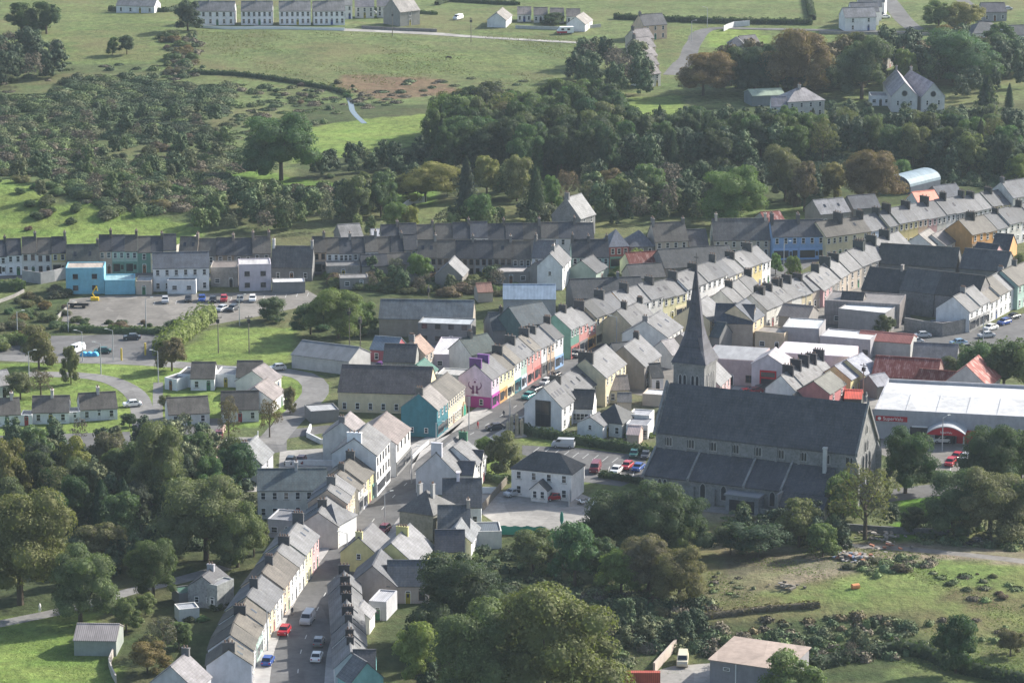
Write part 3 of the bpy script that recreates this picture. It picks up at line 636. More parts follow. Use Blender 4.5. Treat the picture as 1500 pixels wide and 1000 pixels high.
for i, (pts, z, m) in enumerate([
 ([(102, 438), (150, 433), (300, 430), (450, 425), (476, 440), (430, 452), (385, 462), (300, 478), (130, 478), (90, 470)], .012, GRAVEL),
 ([(75, 492), (240, 488), (248, 525), (60, 532)], .014, ASPH), ([(-40, 500), (80, 500), (80, 522), (-40, 520)], .010, ASPH),
 ([(765, 652), (850, 656), (945, 668), (950, 700), (860, 700), (765, 665)], .012, ASPH),
 ([(700, 718), (850, 722), (880, 735), (880, 778), (740, 775), (690, 742)], .010, CONC),
 ([(330, 640), (372, 640), (378, 720), (318, 720)], .016, CONC), ([(240, 615), (330, 612), (320, 690), (250, 660)], .012, ASPH),
 ([(-60, 640), (190, 632), (196, 655), (-60, 668)], .010, ASPH),
 ([(410, 660), (500, 655), (500, 690), (408, 690)], .012, CONC), ([(372, 640), (420, 632), (420, 660), (376, 668)], .018, ASPH),
 ([(1290, 638), (1500, 640), (1540, 700), (1380, 700), (1290, 665)], .012, GRAVEL),
 ([(1320, 478), (1420, 485), (1490, 462), (1560, 440), (1560, 490), (1420, 520), (1330, 515)], .012, ASPH),
 ([(1075, 565), (1150, 572), (1150, 600), (1060, 590)], .010, CONC), ([(1230, 565), (1290, 565), (1290, 610), (1230, 605)], .010, CONC),
 ([(950, 985), (985, 975), (1050, 970), (1060, 1030), (930, 1030)], .014, CONC), ([(1310, 715), (1400, 705), (1410, 722), (1300, 735)], .012, ASPH),
 ([(540, 530), (560, 520), (575, 545), (530, 545)], .010, CONC), ([(600, 500), (760, 490), (740, 545), (610, 560)], .008, CONC),
 ([(755, 48), (850, 48), (850, 62), (750, 60)], .03, GRAVEL), ([(660, 25), (688, 25), (692, 52), (655, 52)], .03, CONC),
 ([(860, 690), (935, 702), (910, 712), (850, 705)], .016, ASPH), ([(650, 610), (760, 600), (770, 625), (690, 655), (640, 650)], .018, ASPH),
 ([(820, 470), (1120, 410), (1330, 420), (1340, 540), (1060, 600), (830, 560)], .004, GRAVEL)]):
    sheet('car_park' if i in (0, 1, 3, 10, 11) else 'yard', pts, z, m)
bm = MB()
def bays(x0, y0, x1, y1, n, dx, dy):
    for i in range(n + 1):
        a = P(x0 + (x1 - x0) * i / n, y0 + (y1 - y0) * i / n); b_ = P(x0 + (x1 - x0) * i / n + dx, y0 + (y1 - y0) * i / n + dy); t = Vector((b_ - a)[:2]).normalized(); q = Vector((-t.y, t.x)) * .07
        bm.add([(a.x - q.x, a.y - q.y, .03), (b_.x - q.x, b_.y - q.y, .03), (b_.x + q.x, b_.y + q.y, .03), (a.x + q.x, a.y + q.y, .03)], [(0, 1, 2, 3)])
bays(790, 655, 920, 672, 9, -9, 7); bays(893, 683, 948, 690, 3, -3, 11); bays(225, 447, 450, 434, 14, 2, -5); bays(1300, 645, 1360, 650, 4, -2, 9); bays(1392, 690, 1440, 690, 4, 1, -10)
o_ = bm.mesh('parking_bay_lines', [LINE]); tag(link('parking_bay_lines', o_), kind='structure')
# painted yield triangle in its box in the yard
ym = MB(); pc = P(355, 648)
def flatline(mb, a, b, w=.12, z=.04):
    a, b = Vector(a), Vector(b); t = (b - a).normalized(); q = Vector((-t.y, t.x)) * w
    mb.add([(a.x - q.x, a.y - q.y, z), (b.x - q.x, b.y - q.y, z), (b.x + q.x, b.y + q.y, z), (a.x + q.x, a.y + q.y, z)], [(0, 1, 2, 3)])
for a, b in (((-2.2, -3), (2.2, -3)), ((2.2, -3), (2.2, 3)), ((2.2, 3), (-2.2, 3)), ((-2.2, 3), (-2.2, -3)), ((-.9, 1.2), (.9, 1.2)), ((.9, 1.2), (0, -1.6)), ((0, -1.6), (-.9, 1.2))):
    flatline(ym, (pc.x + a[0], pc.y + a[1]), (pc.x + b[0], pc.y + b[1]), .1)
tag(link('yard_markings', ym.mesh('yard_markings', [LINE])), kind='structure')

# ---------------------------------------------------------------- terraces
u = dict
row([(368.5, 966), (371, 939), (392, 899), (415, 865), (467, 791)], 4.9, 7.6, 2.7,
    [u(c=(.66, .67, .74), dz=-.9, gl=0, label='white house with a broad plain gable ending the lower left terrace', chim=((.4, 3), )), u(c='white', dz=-.5), u(c='mint', dz=-.5, shop='mint'), u(c='white', dz=-.2), u(c='cream', dz=.1), u(c='white', dz=.1), u(c='peach', dz=.5), u(c='white', dz=.5), u(c='offwhite', dz=.6), u(c='pale', dz=.9), u(c='pink', dz=.9)],
    "lower left terrace", 'houses of the lower left terrace', 'near', roofs=((.11, .1, .085), (.13, .115, .095), S2, (.12, .105, .09), S4, S4), nw=2, cc=(.1, .1, .105), chl=2.4, chz=1.5)
row([(495, 765), (520, 720)], 5.2, 7.5, 2.6, [u(c='offwhite', dz=-.8), u(c='white', dz=-.6, shop='brown'), u(c='peach', dz=.6), u(c='cream', dz=.7)], "row past side lane", 'houses past the side lane', 'near', roofs=(S4, S4), nw=2, cc=(.15, .15, .15), chl=2)
row([(525, 717), (551, 687)], 5.2, 8.5, 3.0, [u(c='white', shop='darkgrey'), u(c='beige', shop='white'), u(c='yellow', dz=.2), u(c='yellow', shop='green', dz=.2)], "row below three-storey house", 'houses before the three-storey white house', 'near', roofs=(SB, SB), nw=1, cc=(.12, .12, .12), chl=2)
one(551, 667, 571, 644, 8.6, 9, 3.2, 'white', S4, 'tall white three-storey house with rows of small windows above the main street', fl=3, nw=5, chim=(.4,), cc=(.7, .72, .75), chl=3.4, gl=0, shop='white', wk='d')
one(580, 650, 601, 627, 7.0, 10, 3.2, 'white', (.24, .2, .19), 'white two-storey corner shop with brownish roof facing the teal house', fl=2, nw=4, chim=(), gl=0, shop='darkgrey', wk='d')
row([(640, 600), (656, 587)], 6.2, 8.0, 3.2, [u(c=(.055, .19, .23), label='deep teal corner house with blank gable and two small high windows', gl=2, chim=((.5, 3),), shop='teal')], '', None, roofs=((.24, .22, .21),), nw=3, cc=(.1, .1, .1), chl=2.6)
row([(656.5, 586), (681, 566)], 6.2, 8.0, 2.8, [u(c='cream', label='cream two-storey house beside the teal corner house', chim=()), u(c='cream', label='cream house with arched entrance and green hanging banner near the purple gable', chim=())], '', None, roofs=(SB,), nw=4, zj=0)
# main street, left side, from the purple gable up the street
row([(720, 556), (792, 511)], 6.6, 7.8, 3.0,
    [u(c=(.66, .53, .64), shop=(.42, .08, .34), label='lilac gabled house with purple chimney and a purple figure painted on its gable', chim=((.45, 0), ), cc=(.17, .08, .24), chl=3.2, chz=1.3, dz=0),
     u(c='pale', shop='orange', chim=((.45, 0),), cc=(.17, .08, .24), chl=3, chz=1.3, dz=0), u(c='pale', shop='cream'), u(c='white', shop='teal'), u(c='mint', shop='paleblue'), u(c='salmon', shop='salmon'), u(c='salmon', shop='red')],
    "row behind purple gable", 'houses of the main street near the purple gable', 'near', roofs=(S2, SB), nw=2, cc=(.1, .1, .1), chl=2.8, chz=1.5, widths=[1, 1, 1, .9, .8, 1, .9])
row([(793, 511), (825, 495)], 6.5, 7.8, 3.0, [u(c='white', shop='darkgrey', nw=1), u(c='peach', shop='brown'), u(c='white', shop='blue', dz=.5, gl=0)], "row below green gable", 'houses before the tall green gable', 'near', roofs=(S2, S3), nw=2, cc=(.1, .1, .1), chl=2.8, widths=[.8, 1, 1.2])
MS = [u(c='green', dz=.7, shop='red', label='green house with a broad blank green gable towards the lower street', nw=3), u(c='salmon', shop='darkgrey', dz=.4), u(c='salmon', shop='orange', dz=-.6), u(c='cream', shop='cream', dz=.4, roof=SD), u(c='yellow', shop='red'), u(c='white', shop='blue'),
      u(c='orange', shop='brown'), u(c='white'), u(c='offwhite', shop='green'), u(c='pale', dz=-.3), u(c='pale', shop='cream', dz=-.4), u(c='white', shop='paleblue', dz=.3), u(c='white', dz=.3), u(c='white', shop='darkgrey', dz=.5), u(c='white', shop='blue', dz=.5), u(c='offwhite', dz=-.2), u(c='cream', dz=-.2, shop='brown'), u(c='cream', dz=.1), u(c='yellow', dz=0), u(c='white', dz=-.2)]
row([(836, 487), (873, 468), (911, 452), (1000, 428), (1065, 405), (1129, 379)], 6.4, 8.2, 3.1, MS, "upper main street row", 'houses of the upper main street', 'near', roofs=(S4, S2, S1, S4, S2), nw=2, cc=(.09, .09, .09), chl=3.0, chz=1.6)
# right side of the main street, seen from behind
row([(823, 597), (840, 586)], 5.2, 8.6, 4.0, [u(c='white', label='white modern house with a tall dark glazed panel in its gable', nw=2, sky_=4, chim=(), gl=0)], '', None, roofs=(S2,), zj=0)
row([(841, 584), (882, 556)], 5.0, 9.0, 3.6, [u(c='offwhite', sky_=5, chim=((.5, 3),), label='long off-white house with a line of roof lights behind the glazed gable')], '', None, roofs=(S2,), zj=0, nw=6, cc=(.12, .12, .12), chl=3)
row([(887, 553), (917, 532)], 6.6, 9.5, 3.8, [u(c='cream', chim=((.5, 4),), label='cream two-storey house with bay window behind the main street', gl=1)], '', None, roofs=(S4,), zj=0, nw=5, cc=(.07, .07, .07), chl=4)
row([(944, 537), (968, 520)], 5.4, 10, 4.2, [u(c='stone', chim=('x',) and (9.0,), label='grey house with a big shaded gable and one dark chimney', gl=1)], '', None, roofs=(S2,), zj=0, nw=3, cc=(.06, .06, .06))
row([(977, 494), (1000, 479)], 5.6, 11, 3.4, [u(c='offwhite', label='pale house with a wide plain gable left of the spire', gl=2, chim=(.5,))], '', None, roofs=(S4,), zj=0, nw=4)
row([(925, 478), (960, 463)], 5.0, 8, 3.2, [u(c='cream'), u(c='peach'), u(c='offwhite')], "rear row left of spire", 'rear houses left of the spire', 'near', roofs=(S2, S4), nw=2, cc=(.1, .1, .1), chl=2.4)
row([(1040, 470), (1062, 456)], 5.4, 9, 3.3, [u(c='cream', label='cream house directly right of the spire with a pale grey roof', chim=((.5, 4),))], '', None, roofs=(S4,), zj=0, nw=3, cc=(.08, .08, .08), chl=3.4)
row([(1078, 447), (1104, 431), (1118, 424)], 5.2, 8, 3.3, [u(c='offwhite'), u(c='white'), u(c='cream')], "rear row right of spire", 'rear houses right of the spire', 'near', roofs=(S4, S2), nw=2, cc=(.07, .07, .07), chl=3.2)
row([(1123, 456), (1163, 437), (1206, 423)], 4.4, 8.4, 3.2, [u(c='offwhite'), u(c='offwhite', chim='both'), u(c='stone'), u(c='offwhite', chim='both'), u(c='cream'), u(c='beige')], "row above white flat roofs", 'houses above the white flat roofs', 'near', roofs=(S2, S4), nw=2, cc=(.07, .07, .07), chl=3.0, fl=1)
row([(1206, 424), (1240, 402), (1290, 382), (1336, 366)], 4.6, 8.6, 3.4, [u(c='pink', dz=-.3), u(c='stone', dz=-.3), u(c='beige', dz=.1, chim='both'), u(c='beige'), u(c='stone', dz=.5), u(c='stone', dz=.5, chim='both'), u(c='offwhite', dz=.9), u(c='stone', dz=.9)], "stone row below blue houses", 'stone row below the blue houses', 'near', roofs=(S4, S4, S2), nw=2, cc=(.06, .07, .07), chl=3.4, chz=1.7)
# the long terrace on the cross street, right half
row([(1132, 347), (1209, 345.5)], 6.2, 9, 3.4, [u(c='blue', shop='blue', chim=((.4, 4),), nw=3), u(c='blue', shop='blue', chim=((.4, 4),), nw=3)], "blue pair at the crossroads", 'blue houses at the crossroads', 'left', roofs=(S1, S1), cc=(.12, .12, .12), chl=3.2, chz=1.9, zj=0, ovr=.2)
row([(1210, 347), (1272, 338.7), (1303, 332)], 6.2, 9, 3.2, [u(c='cream', nw=4, chim='end'), u(c='cream', nw=2, chim='end'), u(c='paleblue', nw=3, dz=-.2)], "row right of blue houses", 'houses right of the blue houses', 'left', roofs=(SB, S2), cc=(.07, .07, .07), chl=4, chz=1.8)
row([(1303, 332), (1366, 320), (1427, 308)], 6.4, 9, 3.3, [u(c='cream', shop='darkgrey'), u(c='yellow', dz=.3), u(c='yellow', dz=.3), u(c='peach', dz=.3), u(c='pink', dz=.1), u(c='offwhite', dz=.1), u(c='white'), u(c='grey'), u(c='darkgrey')], "painted cross street terrace", 'painted terrace on the cross street', 'left', roofs=(S2, S4, S2), nw=2, cc=(.06, .06, .06), chl=3.4, chz=1.7)
row([(1427, 308), (1480, 297)], 6.0, 9, 3.2, [u(c='white'), u(c='white'), u(c='yellow'), u(c='yellow')], "white and yellow far-right row", 'white and yellow row', 'left', roofs=(S4, S2), nw=2, cc=(.07, .07, .07), chl=3)
one(1484, 290, 1530, 283, 7.4, 10, 3.6, 'offwhite', S2, 'tall pale house at the right end of the cross street', nw=4, chim=(.5,), gl=1)
row([(1424, 344), (1469, 333), (1530, 317)], 5.6, 9, 3.3, [u(c='orange', shop='brown'), u(c='orange'), u(c='white'), u(c='offwhite', roof=S1), u(c='white', roof=S1), u(c='offwhite', roof=S1)], "right row starting orange", 'row starting with orange houses', 'left', roofs=(SB, S1), nw=2, cc=(.06, .06, .06), chl=3)
# cross street, left half
row([(-12, 374), (34, 372.5), (97, 371)], 5.4, 8.4, 3.2, [u(c='white', shop='white', nw=2), u(c='white'), u(c='offwhite', wk='b'), u(c='offwhite', wk='b'), u(c='yellow', shop='cream')], "cross street's far-left row", 'houses at the left end of the cross street', 'left', roofs=(S3, SB), nw=2, cc=(.1, .1, .1), chl=2.2)
row([(145, 369.5), (206, 368.5), (258, 367.5)], 5.6, 8.4, 3.2, [u(c='beige'), u(c='mint', shop='green'), u(c='mint', shop='green'), u(c='green', nw=1), u(c='cream', nw=2), u(c='cream', nw=3)], "row behind sky-blue building", 'houses behind the sky blue building', 'left', roofs=(S3, SB), nw=2, cc=(.1, .09, .08), chl=2.2)
row([(97, 389), (145, 388)], 3.4, 9, 4.4, [u(c='stone', label='house with a big dark mossy roof behind the sky blue building', chim='end')], '', None, roofs=((.10, .10, .085),), zj=0, nw=3, cc=(.1, .1, .1))
row([(262, 372), (330, 372.5), (397, 371)], 5.0, 8.6, 3.4, [u(c='beige'), u(c='stone'), u(c='brown', shop='brown'), u(c='stone'), u(c='stone', chim='both')], "brownish row behind white pub", 'brownish row behind the white public house', 'left', roofs=(SB, S3), nw=2, cc=(.2, .17, .15), chl=2.2)
one(397, 391, 457, 391.5, 3.6, 9, 4.4, 'darkgrey', (.12, .12, .12), 'dark grey house with an orange window between two white-topped chimneys', fl=1, nw=3, chim=((.35, 2), (10.2, 2)), cc=(.42, .42, .42), door=True, chz=1.8)
row([(459, 371), (520, 369.5), (611, 367)], 5.3, 8.4, 3.1, [u(c='peach', shop='darkgrey', wk='b'), u(c='white'), u(c='white', nw=3), u(c='grey'), u(c='white', nw=3), u(c='white'), u(c='white', nw=3), u(c='cream')], "white mid cross-street row", 'white row in the cross street', 'left', roofs=(SB, S3), nw=2, cc=(.22, .21, .2), chl=1.8)
row([(560, 352), (640, 350), (740, 349), (870, 348)], 5.2, 8.4, 3.2, ['stone', 'white', 'offwhite', 'stone', 'offwhite', 'white', 'stone', 'offwhite', 'stone', 'white', 'offwhite', 'stone'], "rear cross-street row", 'rear row across the cross street', 'left', roofs=(S3, SB, S1), nw=2, cc=(.16, .15, .14), chl=2)
row([(612, 378), (690, 377.5), (778, 377)], 5.0, 8.6, 3.6, [u(c='grey', wk='b'), u(c='stone', wk='b'), u(c='stone', wk='b'), u(c='grey', wk='b'), u(c='stone', wk='b'), u(c='stone')], "grey row above the gardens", 'grey pebbledashed row', 'left', roofs=(SB, S3), nw=3, cc=(.24, .23, .22), chl=1.8)
one(779, 377, 808, 378, 5.2, 8.4, 3.6, 'white', S2, 'white house in line with the grey pebbledashed row', nw=2, chim=(.4,))
one(824, 391, 836, 378, 6.0, 6.5, 3.2, 'white', S2, 'narrow white house with its pale gable across the end of the row', nw=2, gl=1, chim=(4,))
row([(838, 376.5), (892, 376)], 5.4, 8.4, 3.6, [u(c='mint', chim='both'), u(c='mint', chim='end')], "mint pair left of red house", 'pale mint pair', 'left', roofs=(S3, S2), nw=3, cc=(.1, .1, .1), chl=2.2)
one(893, 362, 921, 361, 5.6, 9, 3.8, 'red', (.17, .18, .21), 'red-fronted house with dark hipped roof beside the rusty red shed', nw=3, hip=True, shop='green')
one(922, 362, 958, 361, 4.6, 9, 3.6, 'darkgrey', (.11, .12, .14), 'dark house with hipped slate roof right of the red-fronted house', nw=3, hip=True)
row([(960, 354), (1008, 352)], 5.8, 9, 4.0, [u(c='beige', label='grey stone house with two chimneys left of the cream building', chim='both', nw=4)], '', None, roofs=(SB,), zj=0, cc=(.2, .19, .18), chl=2.4)
one(1010, 360, 1038, 359, 3.6, 8, 3.4, 'stone', S3, 'low grey house squeezed against the cream building', fl=1, nw=2)
one(1046, 352, 1128, 351, 4.8, 10, 4.6, (.5, .45, .36), (.15, .145, .14), 'long cream building with a dark roof left of the blue houses', nw=7, chim=((1, 2), (14, 2)), cc=(.4, .38, .33), gl=1)
# right row of the lower street: chimneys in a line
row([(539, 975), (534, 925), (527, 855)], 3.9, 5.6, 2.6, [u(c='white', chim='end', chz=.9 + .12 * (i_ % 3), chl=2.0 + .3 * (i_ % 2)) for i_ in range(8)], "low terrace right of street", 'houses of the low right terrace', 'near', roofs=(S4, S2), nw=1, cc=(.06, .06, .065), fl=1, zj=.25, widths=[1, .8, 1.1, .9, 1.2, .9, 1, 1.1])
row([(1420, 456), (1455, 439), (1490, 420)], 5.2, 8.6, 3.2, [u(c='white', gl=0, shop='darkgrey'), u(c='white', shop='grey'), u(c='white'), u(c='white', dz=.3), u(c='white', dz=.3)], "white terrace by right carpark", 'white terrace by the right car park', 'near', roofs=(S4, SB), nw=2, cc=(.3, .3, .3))
row([(1491, 420), (1530, 402)], 5.8, 9, 3.2, [u(c='mint', nw=3), u(c='mint')], "mint pair at right edge", 'mint green pair at the right', 'near', roofs=(SB,), nw=2)
row([(1166, 573), (1222, 545)], 4.2, 7.4, 3.2, [u(c='white', chim='end'), u(c='white', chim='end'), u(c='beige', chim='end'), u(c='beige', chim='end'), u(c='pink', chim='end')], "stepped row behind church roof", 'stepped row behind the church roof', 'near', roofs=(S4, S4), nw=1, cc=(.05, .05, .06), chl=3, chz=1.8, zj=.2)

# ---------------------------------------------------------------- buildings standing alone
one(495, 573, 628, 577, 4.6, 12.5, 4.4, 'cream', (.075, .07, .075), 'long cream hall with a dark roof behind the teal corner house', 'hall', 'hall', fl=1, nw=7, door=False, gr=0)
one(427, 519, 511, 529.5, 3.2, 10, 2.2, (.42, .42, .42), (.22, .235, .25), 'long low grey corrugated shed with pinkish gable beside the grass', 'shed', 'shed', fl=0, rm=CORR, gr=0)
one(555, 466, 692, 468, 4.4, 10, 3.4, (.34, .3, .25), (.11, .13, .145), 'very long dark-roofed warehouse behind the trees', 'warehouse', 'warehouse', fl=0)
flatb(612, 473, 690, 476, 5.2, 6.5, 'darkgrey', (.45, .48, .5), 'grey two-storey flat-roofed block against the long warehouse', fl=2, nw=4, wk='d')
flatb(632, 519, 706, 521, 3.6, 17, (.5, .45, .5), (.62, .6, .6), 'broad white flat-roofed shop building in the yard behind the purple gable', fl=1, nw=3)
flatb(640, 548, 706, 552, 3.2, 6, 'offwhite', (.5, .48, .45), 'low off-white flat-roofed extension behind the purple gable', fl=1, nw=4)
one(561, 529, 608, 530, 5.2, 8, 3.0, (.33, .33, .31), (.07, .075, .085), 'stained grey shed with a black roof between the yard and the hall', 'shed', 'shed', fl=0, wm=CORR)
one(622, 519, 635, 511, 5.0, 6.5, 3.0, 'beige', (.33, .22, .17), 'small gabled house with a reddish-brown roof in the yard', chim=(.4,), nw=2)
one(629, 550, 641, 540, 3.6, 6.0, 2.2, 'offwhite', (.06, .19, .15), 'small building with a bright green roof behind the hall', 'shed', 'shed', fl=1, nw=1)
one(542, 511, 580, 514, 3.0, 7, 2.2, (.4, .12, .14), (.19, .24, .29), 'low red-fronted store with a pale blue roof', 'store', 'shed', fl=1, nw=2, rm=CORR)
one(737, 438, 814, 438, 4.2, 9, 2.6, (.4, .4, .42), (.33, .42, .52), 'barn with a pale blue roof in the gardens behind the main street', 'barn', 'barn', fl=0, rm=CORR)
one(740, 446, 800, 447, 2.6, 5, 1.0, 'stone', (.28, .3, .31), 'low lean-to with grey corrugated roof in front of the pale blue barn', 'shed', 'shed', fl=0, rm=CORR)
one(840, 437, 944, 433, 3.8, 10, 3.6, 'darkgrey', (.085, .09, .095), 'long low building with a black roof behind the main street row', 'outbuilding', 'outbuilding', fl=0, chim=((12, 1),))
one(924, 392, 971, 389, 3.4, 9, 2.8, 'cream', (1.0, .75, .7), 'barn with a rusty red roof beside the cross street', 'barn', 'barn', fl=0, rm=RUST)
one(974, 393, 1078, 386, 4.0, 11, 3.6, 'darkgrey', (.08, .085, .09), 'long dark-roofed hall behind the upper main street', 'hall', 'hall', fl=0)
one(925, 408, 975, 405, 3.4, 8, 2.6, 'beige', (.1, .1, .1), 'dark-roofed store below the rusty red barn', 'store', 'outbuilding', fl=1, nw=3)
one(722, 484, 790, 480, 4.0, 9, 3.2, 'darkgrey', (.07, .085, .095), 'dark slate-roofed return wing behind the main street chimneys', 'outbuilding', 'outbuilding', fl=0, chim=((3, 3), (9, 3)), cc=(.07, .07, .07))
one(764, 478, 812, 470, 6.0, 10, 3.6, (.08, .13, .13), (.065, .085, .10), 'large blue-black roofed wing behind the green gable', 'outbuilding', 'outbuilding', fl=0)
one(690, 520, 730, 512, 5.0, 8, 3.0, 'offwhite', (.06, .09, .09), 'dark green-roofed wing behind the purple chimneys', 'outbuilding', 'outbuilding', fl=0, chim=((3, 3),), cc=(.08, .08, .08))
one(850, 320, 872, 313, 5.5, 9, 5.0, (.2, .2, .2), (.24, .24, .24), 'tall grey stone house with steep gable among the trees', 'house', 'house', wm=STONE, nw=2, chim=(.5,), gl=2, cc=(.25, .25, .25))
one(1202, 314, 1246, 310, 3.6, 9, 3.0, 'stone', (.25, .25, .26), 'grey-roofed bungalow behind the pair of blue houses', 'bungalow', 'bungalow', fl=1, nw=3, sky_=2)
one(1122, 326, 1150, 324, 3.4, 8, 2.0, 'offwhite', (1.1, .9, .9), 'shed with a faded red roof behind the blue houses', 'shed', 'shed', fl=0, rm=RUST)
one(1344, 296, 1376, 293, 3.2, 6, 2.2, 'white', (1.25, .5, .35), 'small shed with a bright red roof behind the terrace', 'shed', 'shed', fl=0, rm=CORR)
one(1378, 290, 1412, 286, 3.0, 8, 2.6, 'darkgrey', (.1, .11, .13), 'dark outbuilding beside the small bright red roof', 'outbuilding', 'outbuilding', fl=0)
one(1250, 306, 1290, 303, 3.4, 8, 2.8, 'darkgrey', (.12, .125, .14), 'dark slate outbuilding right behind the pale blue house', 'outbuilding', 'outbuilding', fl=0)
# bungalows of the estate
BG = dict(fl=1, nw=2, rh=2.5)
for i, (x0, y0, x1, y1, l) in enumerate([(-10, 608, 30, 606, 'first white bungalow at the left edge of the estate row'), (47, 604, 101, 603, 'white bungalow with two windows, middle of the estate row'), (118, 600, 172, 597, 'white bungalow beside the estate road with a white van near it')]):
    one(x0, y0, x1, y1, 2.6, 7.5, 2.6, 'white', SB, l, 'bungalow', 'bungalow', fl=1, nw=3, chim=((4.2, 2),), cc=(.55, .5, .48), group='white estate bungalows')
flatb(30, 608, 47, 608, 2.3, 4, 'white', (.3, .3, .3), 'low white link block between two estate bungalows', name='shed', cat='shed'); flatb(101, 604, 118, 603, 2.3, 4, 'white', (.35, .35, .35), 'low white garage beside the bungalow near the road', name='garage', cat='garage')
one(279, 554, 314, 554, 2.8, 8.5, 2.6, 'white', SB, 'white bungalow, left of the pair above the playing green', 'bungalow', 'bungalow', fl=1, nw=2)
one(346, 552, 383, 552, 2.8, 8.5, 2.6, 'white', SB, 'white bungalow, right of the pair above the playing green', 'bungalow', 'bungalow', fl=1, nw=2)
flatb(241, 553, 259, 556, 2.6, 5, 'white', (.12, .12, .13), 'small white flat-roofed annex at the left end of the bungalow pair', name='annex', cat='annex'); flatb(260, 548, 279, 549, 2.9, 7, 'white', (.1, .1, .1), 'white flat-roofed link left of the bungalow pair', name='annex', cat='annex'); flatb(315, 548, 346, 549, 2.9, 7, 'white', (.3, .3, .3), 'white flat-roofed link between the bungalow pair', name='annex', cat='annex')
one(247, 607, 307, 604, 2.6, 8, 2.6, 'offwhite', SB, 'bungalow with brown roof beside the paved yard', 'bungalow', 'bungalow', fl=1, nw=3)
one(324, 600, 379, 599, 2.8, 8, 3.0, 'offwhite', SB, 'bungalow with brown roof behind the bare trees', 'bungalow', 'bungalow', fl=1, nw=3)
one(399, 586, 417, 572, 3.0, 8, 2.6, 'white', (.3, .26, .25), 'white gabled house at the bend of the car park road', 'bungalow', 'bungalow', fl=1, nw=2, gl=1)
one(394, 562, 412, 551, 3.0, 8, 2.6, 'offwhite', (.26, .23, .23), 'second gabled house behind the one at the bend', 'bungalow', 'bungalow', fl=1, nw=2)
one(-8, 566, 20, 562, 2.8, 7, 2.4, 'white', (.34, .33, .33), 'pale-roofed bungalow at the left edge above the estate', 'bungalow', 'bungalow', fl=1, nw=1, gr=1)
# by the upper car park
flatb(96, 393, 152, 392.5, 6.6, 7, 'sky', (.45, .38, .32), 'sky blue two-storey building with four windows and a flat tan roof', fl=2, nw=2, door=False, wk='d')
flatb(153, 411, 198, 410, 3.6, 7, 'sky', (.3, .45, .48), 'low sky blue annex joined to the sky blue building', fl=1, nw=0)
flatb(199, 412, 222, 412, 3.4, 6, 'beige', (.4, .38, .36), 'low drab store between the blue annex and the white public house', name='store', cat='shed', nw=1)
one(224, 393, 306, 391.5, 6.0, 8.5, 3.0, 'white', (.13, .145, .17), 'white public house with dark slate roof beside the upper car park', 'public_house', 'pub', nw=6, door=False)
flatb(245, 411, 287, 411, 3.4, 4, 'white', (.14, .14, .15), 'white single-storey porch block in front of the white public house', name='porch_block', cat='extension', nw=2, door=False)
flatb(308, 392, 348, 392, 5.0, 8, 'stone', (.2, .17, .15), 'derelict brownish building between the white public house and the pink-white block', nw=2, wm=STONE)
flatb(350, 388, 397, 387, 6.8, 7, (.55, .5, .54), (.55, .53, .52), 'pinkish-white flat-roofed two-storey block by the upper car park', fl=2, nw=2, wk='d', door=False)
flatb(399, 414, 447, 413, 2.8, 5, 'darkgrey', (.75, .75, .75), 'low shed with a bright white roof by the upper car park', name='shed', cat='shed', nw=0)
flatb(478, 390, 528, 389, 3.2, 6, 'stone', (.2, .2, .2), 'grey stone outbuilding below the white row', name='outbuilding', cat='outbuilding', nw=1, wm=STONE)
one(530, 390, 568, 389, 3.2, 7, 2.2, 'stone', S3, 'slate-roofed outbuilding, left of two below the white row', 'outbuilding', 'outbuilding', fl=0)
one(569, 388, 604, 387, 3.2, 7, 2.2, 'stone', SB, 'slate-roofed outbuilding, right of two below the white row', 'outbuilding', 'outbuilding', fl=0)
one(677, 405, 686, 394, 3.2, 7, 3.2, 'stone', S4, 'small stone gabled outbuilding in the gardens', 'outbuilding', 'outbuilding', fl=0)
flatb(722, 399, 775, 398, 3.0, 6, 'stone', (.45, .42, .4), 'low building with a pale flat roof below the grey row', name='outbuilding', cat='outbuilding', nw=3)
one(800, 402, 822, 396, 3.0, 7, 2.6, 'stone', S2, 'small grey gabled shed before the narrow white house', 'shed', 'shed', fl=0)
one(873, 400, 890, 391, 3.0, 8, 2.8, (.4, .48, .42), S3, 'low pale mint gabled extension below the mint pair', 'extension', 'extension', fl=1, nw=1)
one(500, 348, 532, 346, 3.0, 8, 2.6, 'stone', (.24, .23, .22), 'grey outbuilding with mossy roof among trees behind the terrace', 'outbuilding', 'outbuilding', fl=0)
one(545, 346, 580, 345, 2.8, 6, 1.2, 'white', (.55, .55, .57), 'white-roofed garden shed behind the terrace', 'shed', 'shed', fl=0, rm=CORR); one(582, 345, 592, 344, 2.8, 6, 1.4, 'brown', (1.0, .5, .4), 'small red-roofed shed behind the terrace', 'shed', 'shed', fl=0, rm=CORR)
one(690, 342, 720, 341, 2.8, 7, 1.6, 'white', (.5, .5, .5), 'grey corrugated shed left of the tall stone house', 'shed', 'shed', fl=0, rm=CORR); one(735, 341, 790, 340, 2.6, 6, 1.4, 'stone', (1.1, .8, .8), 'long low rusty-roofed shed near the tall stone house', 'shed', 'shed', fl=0, rm=RUST)
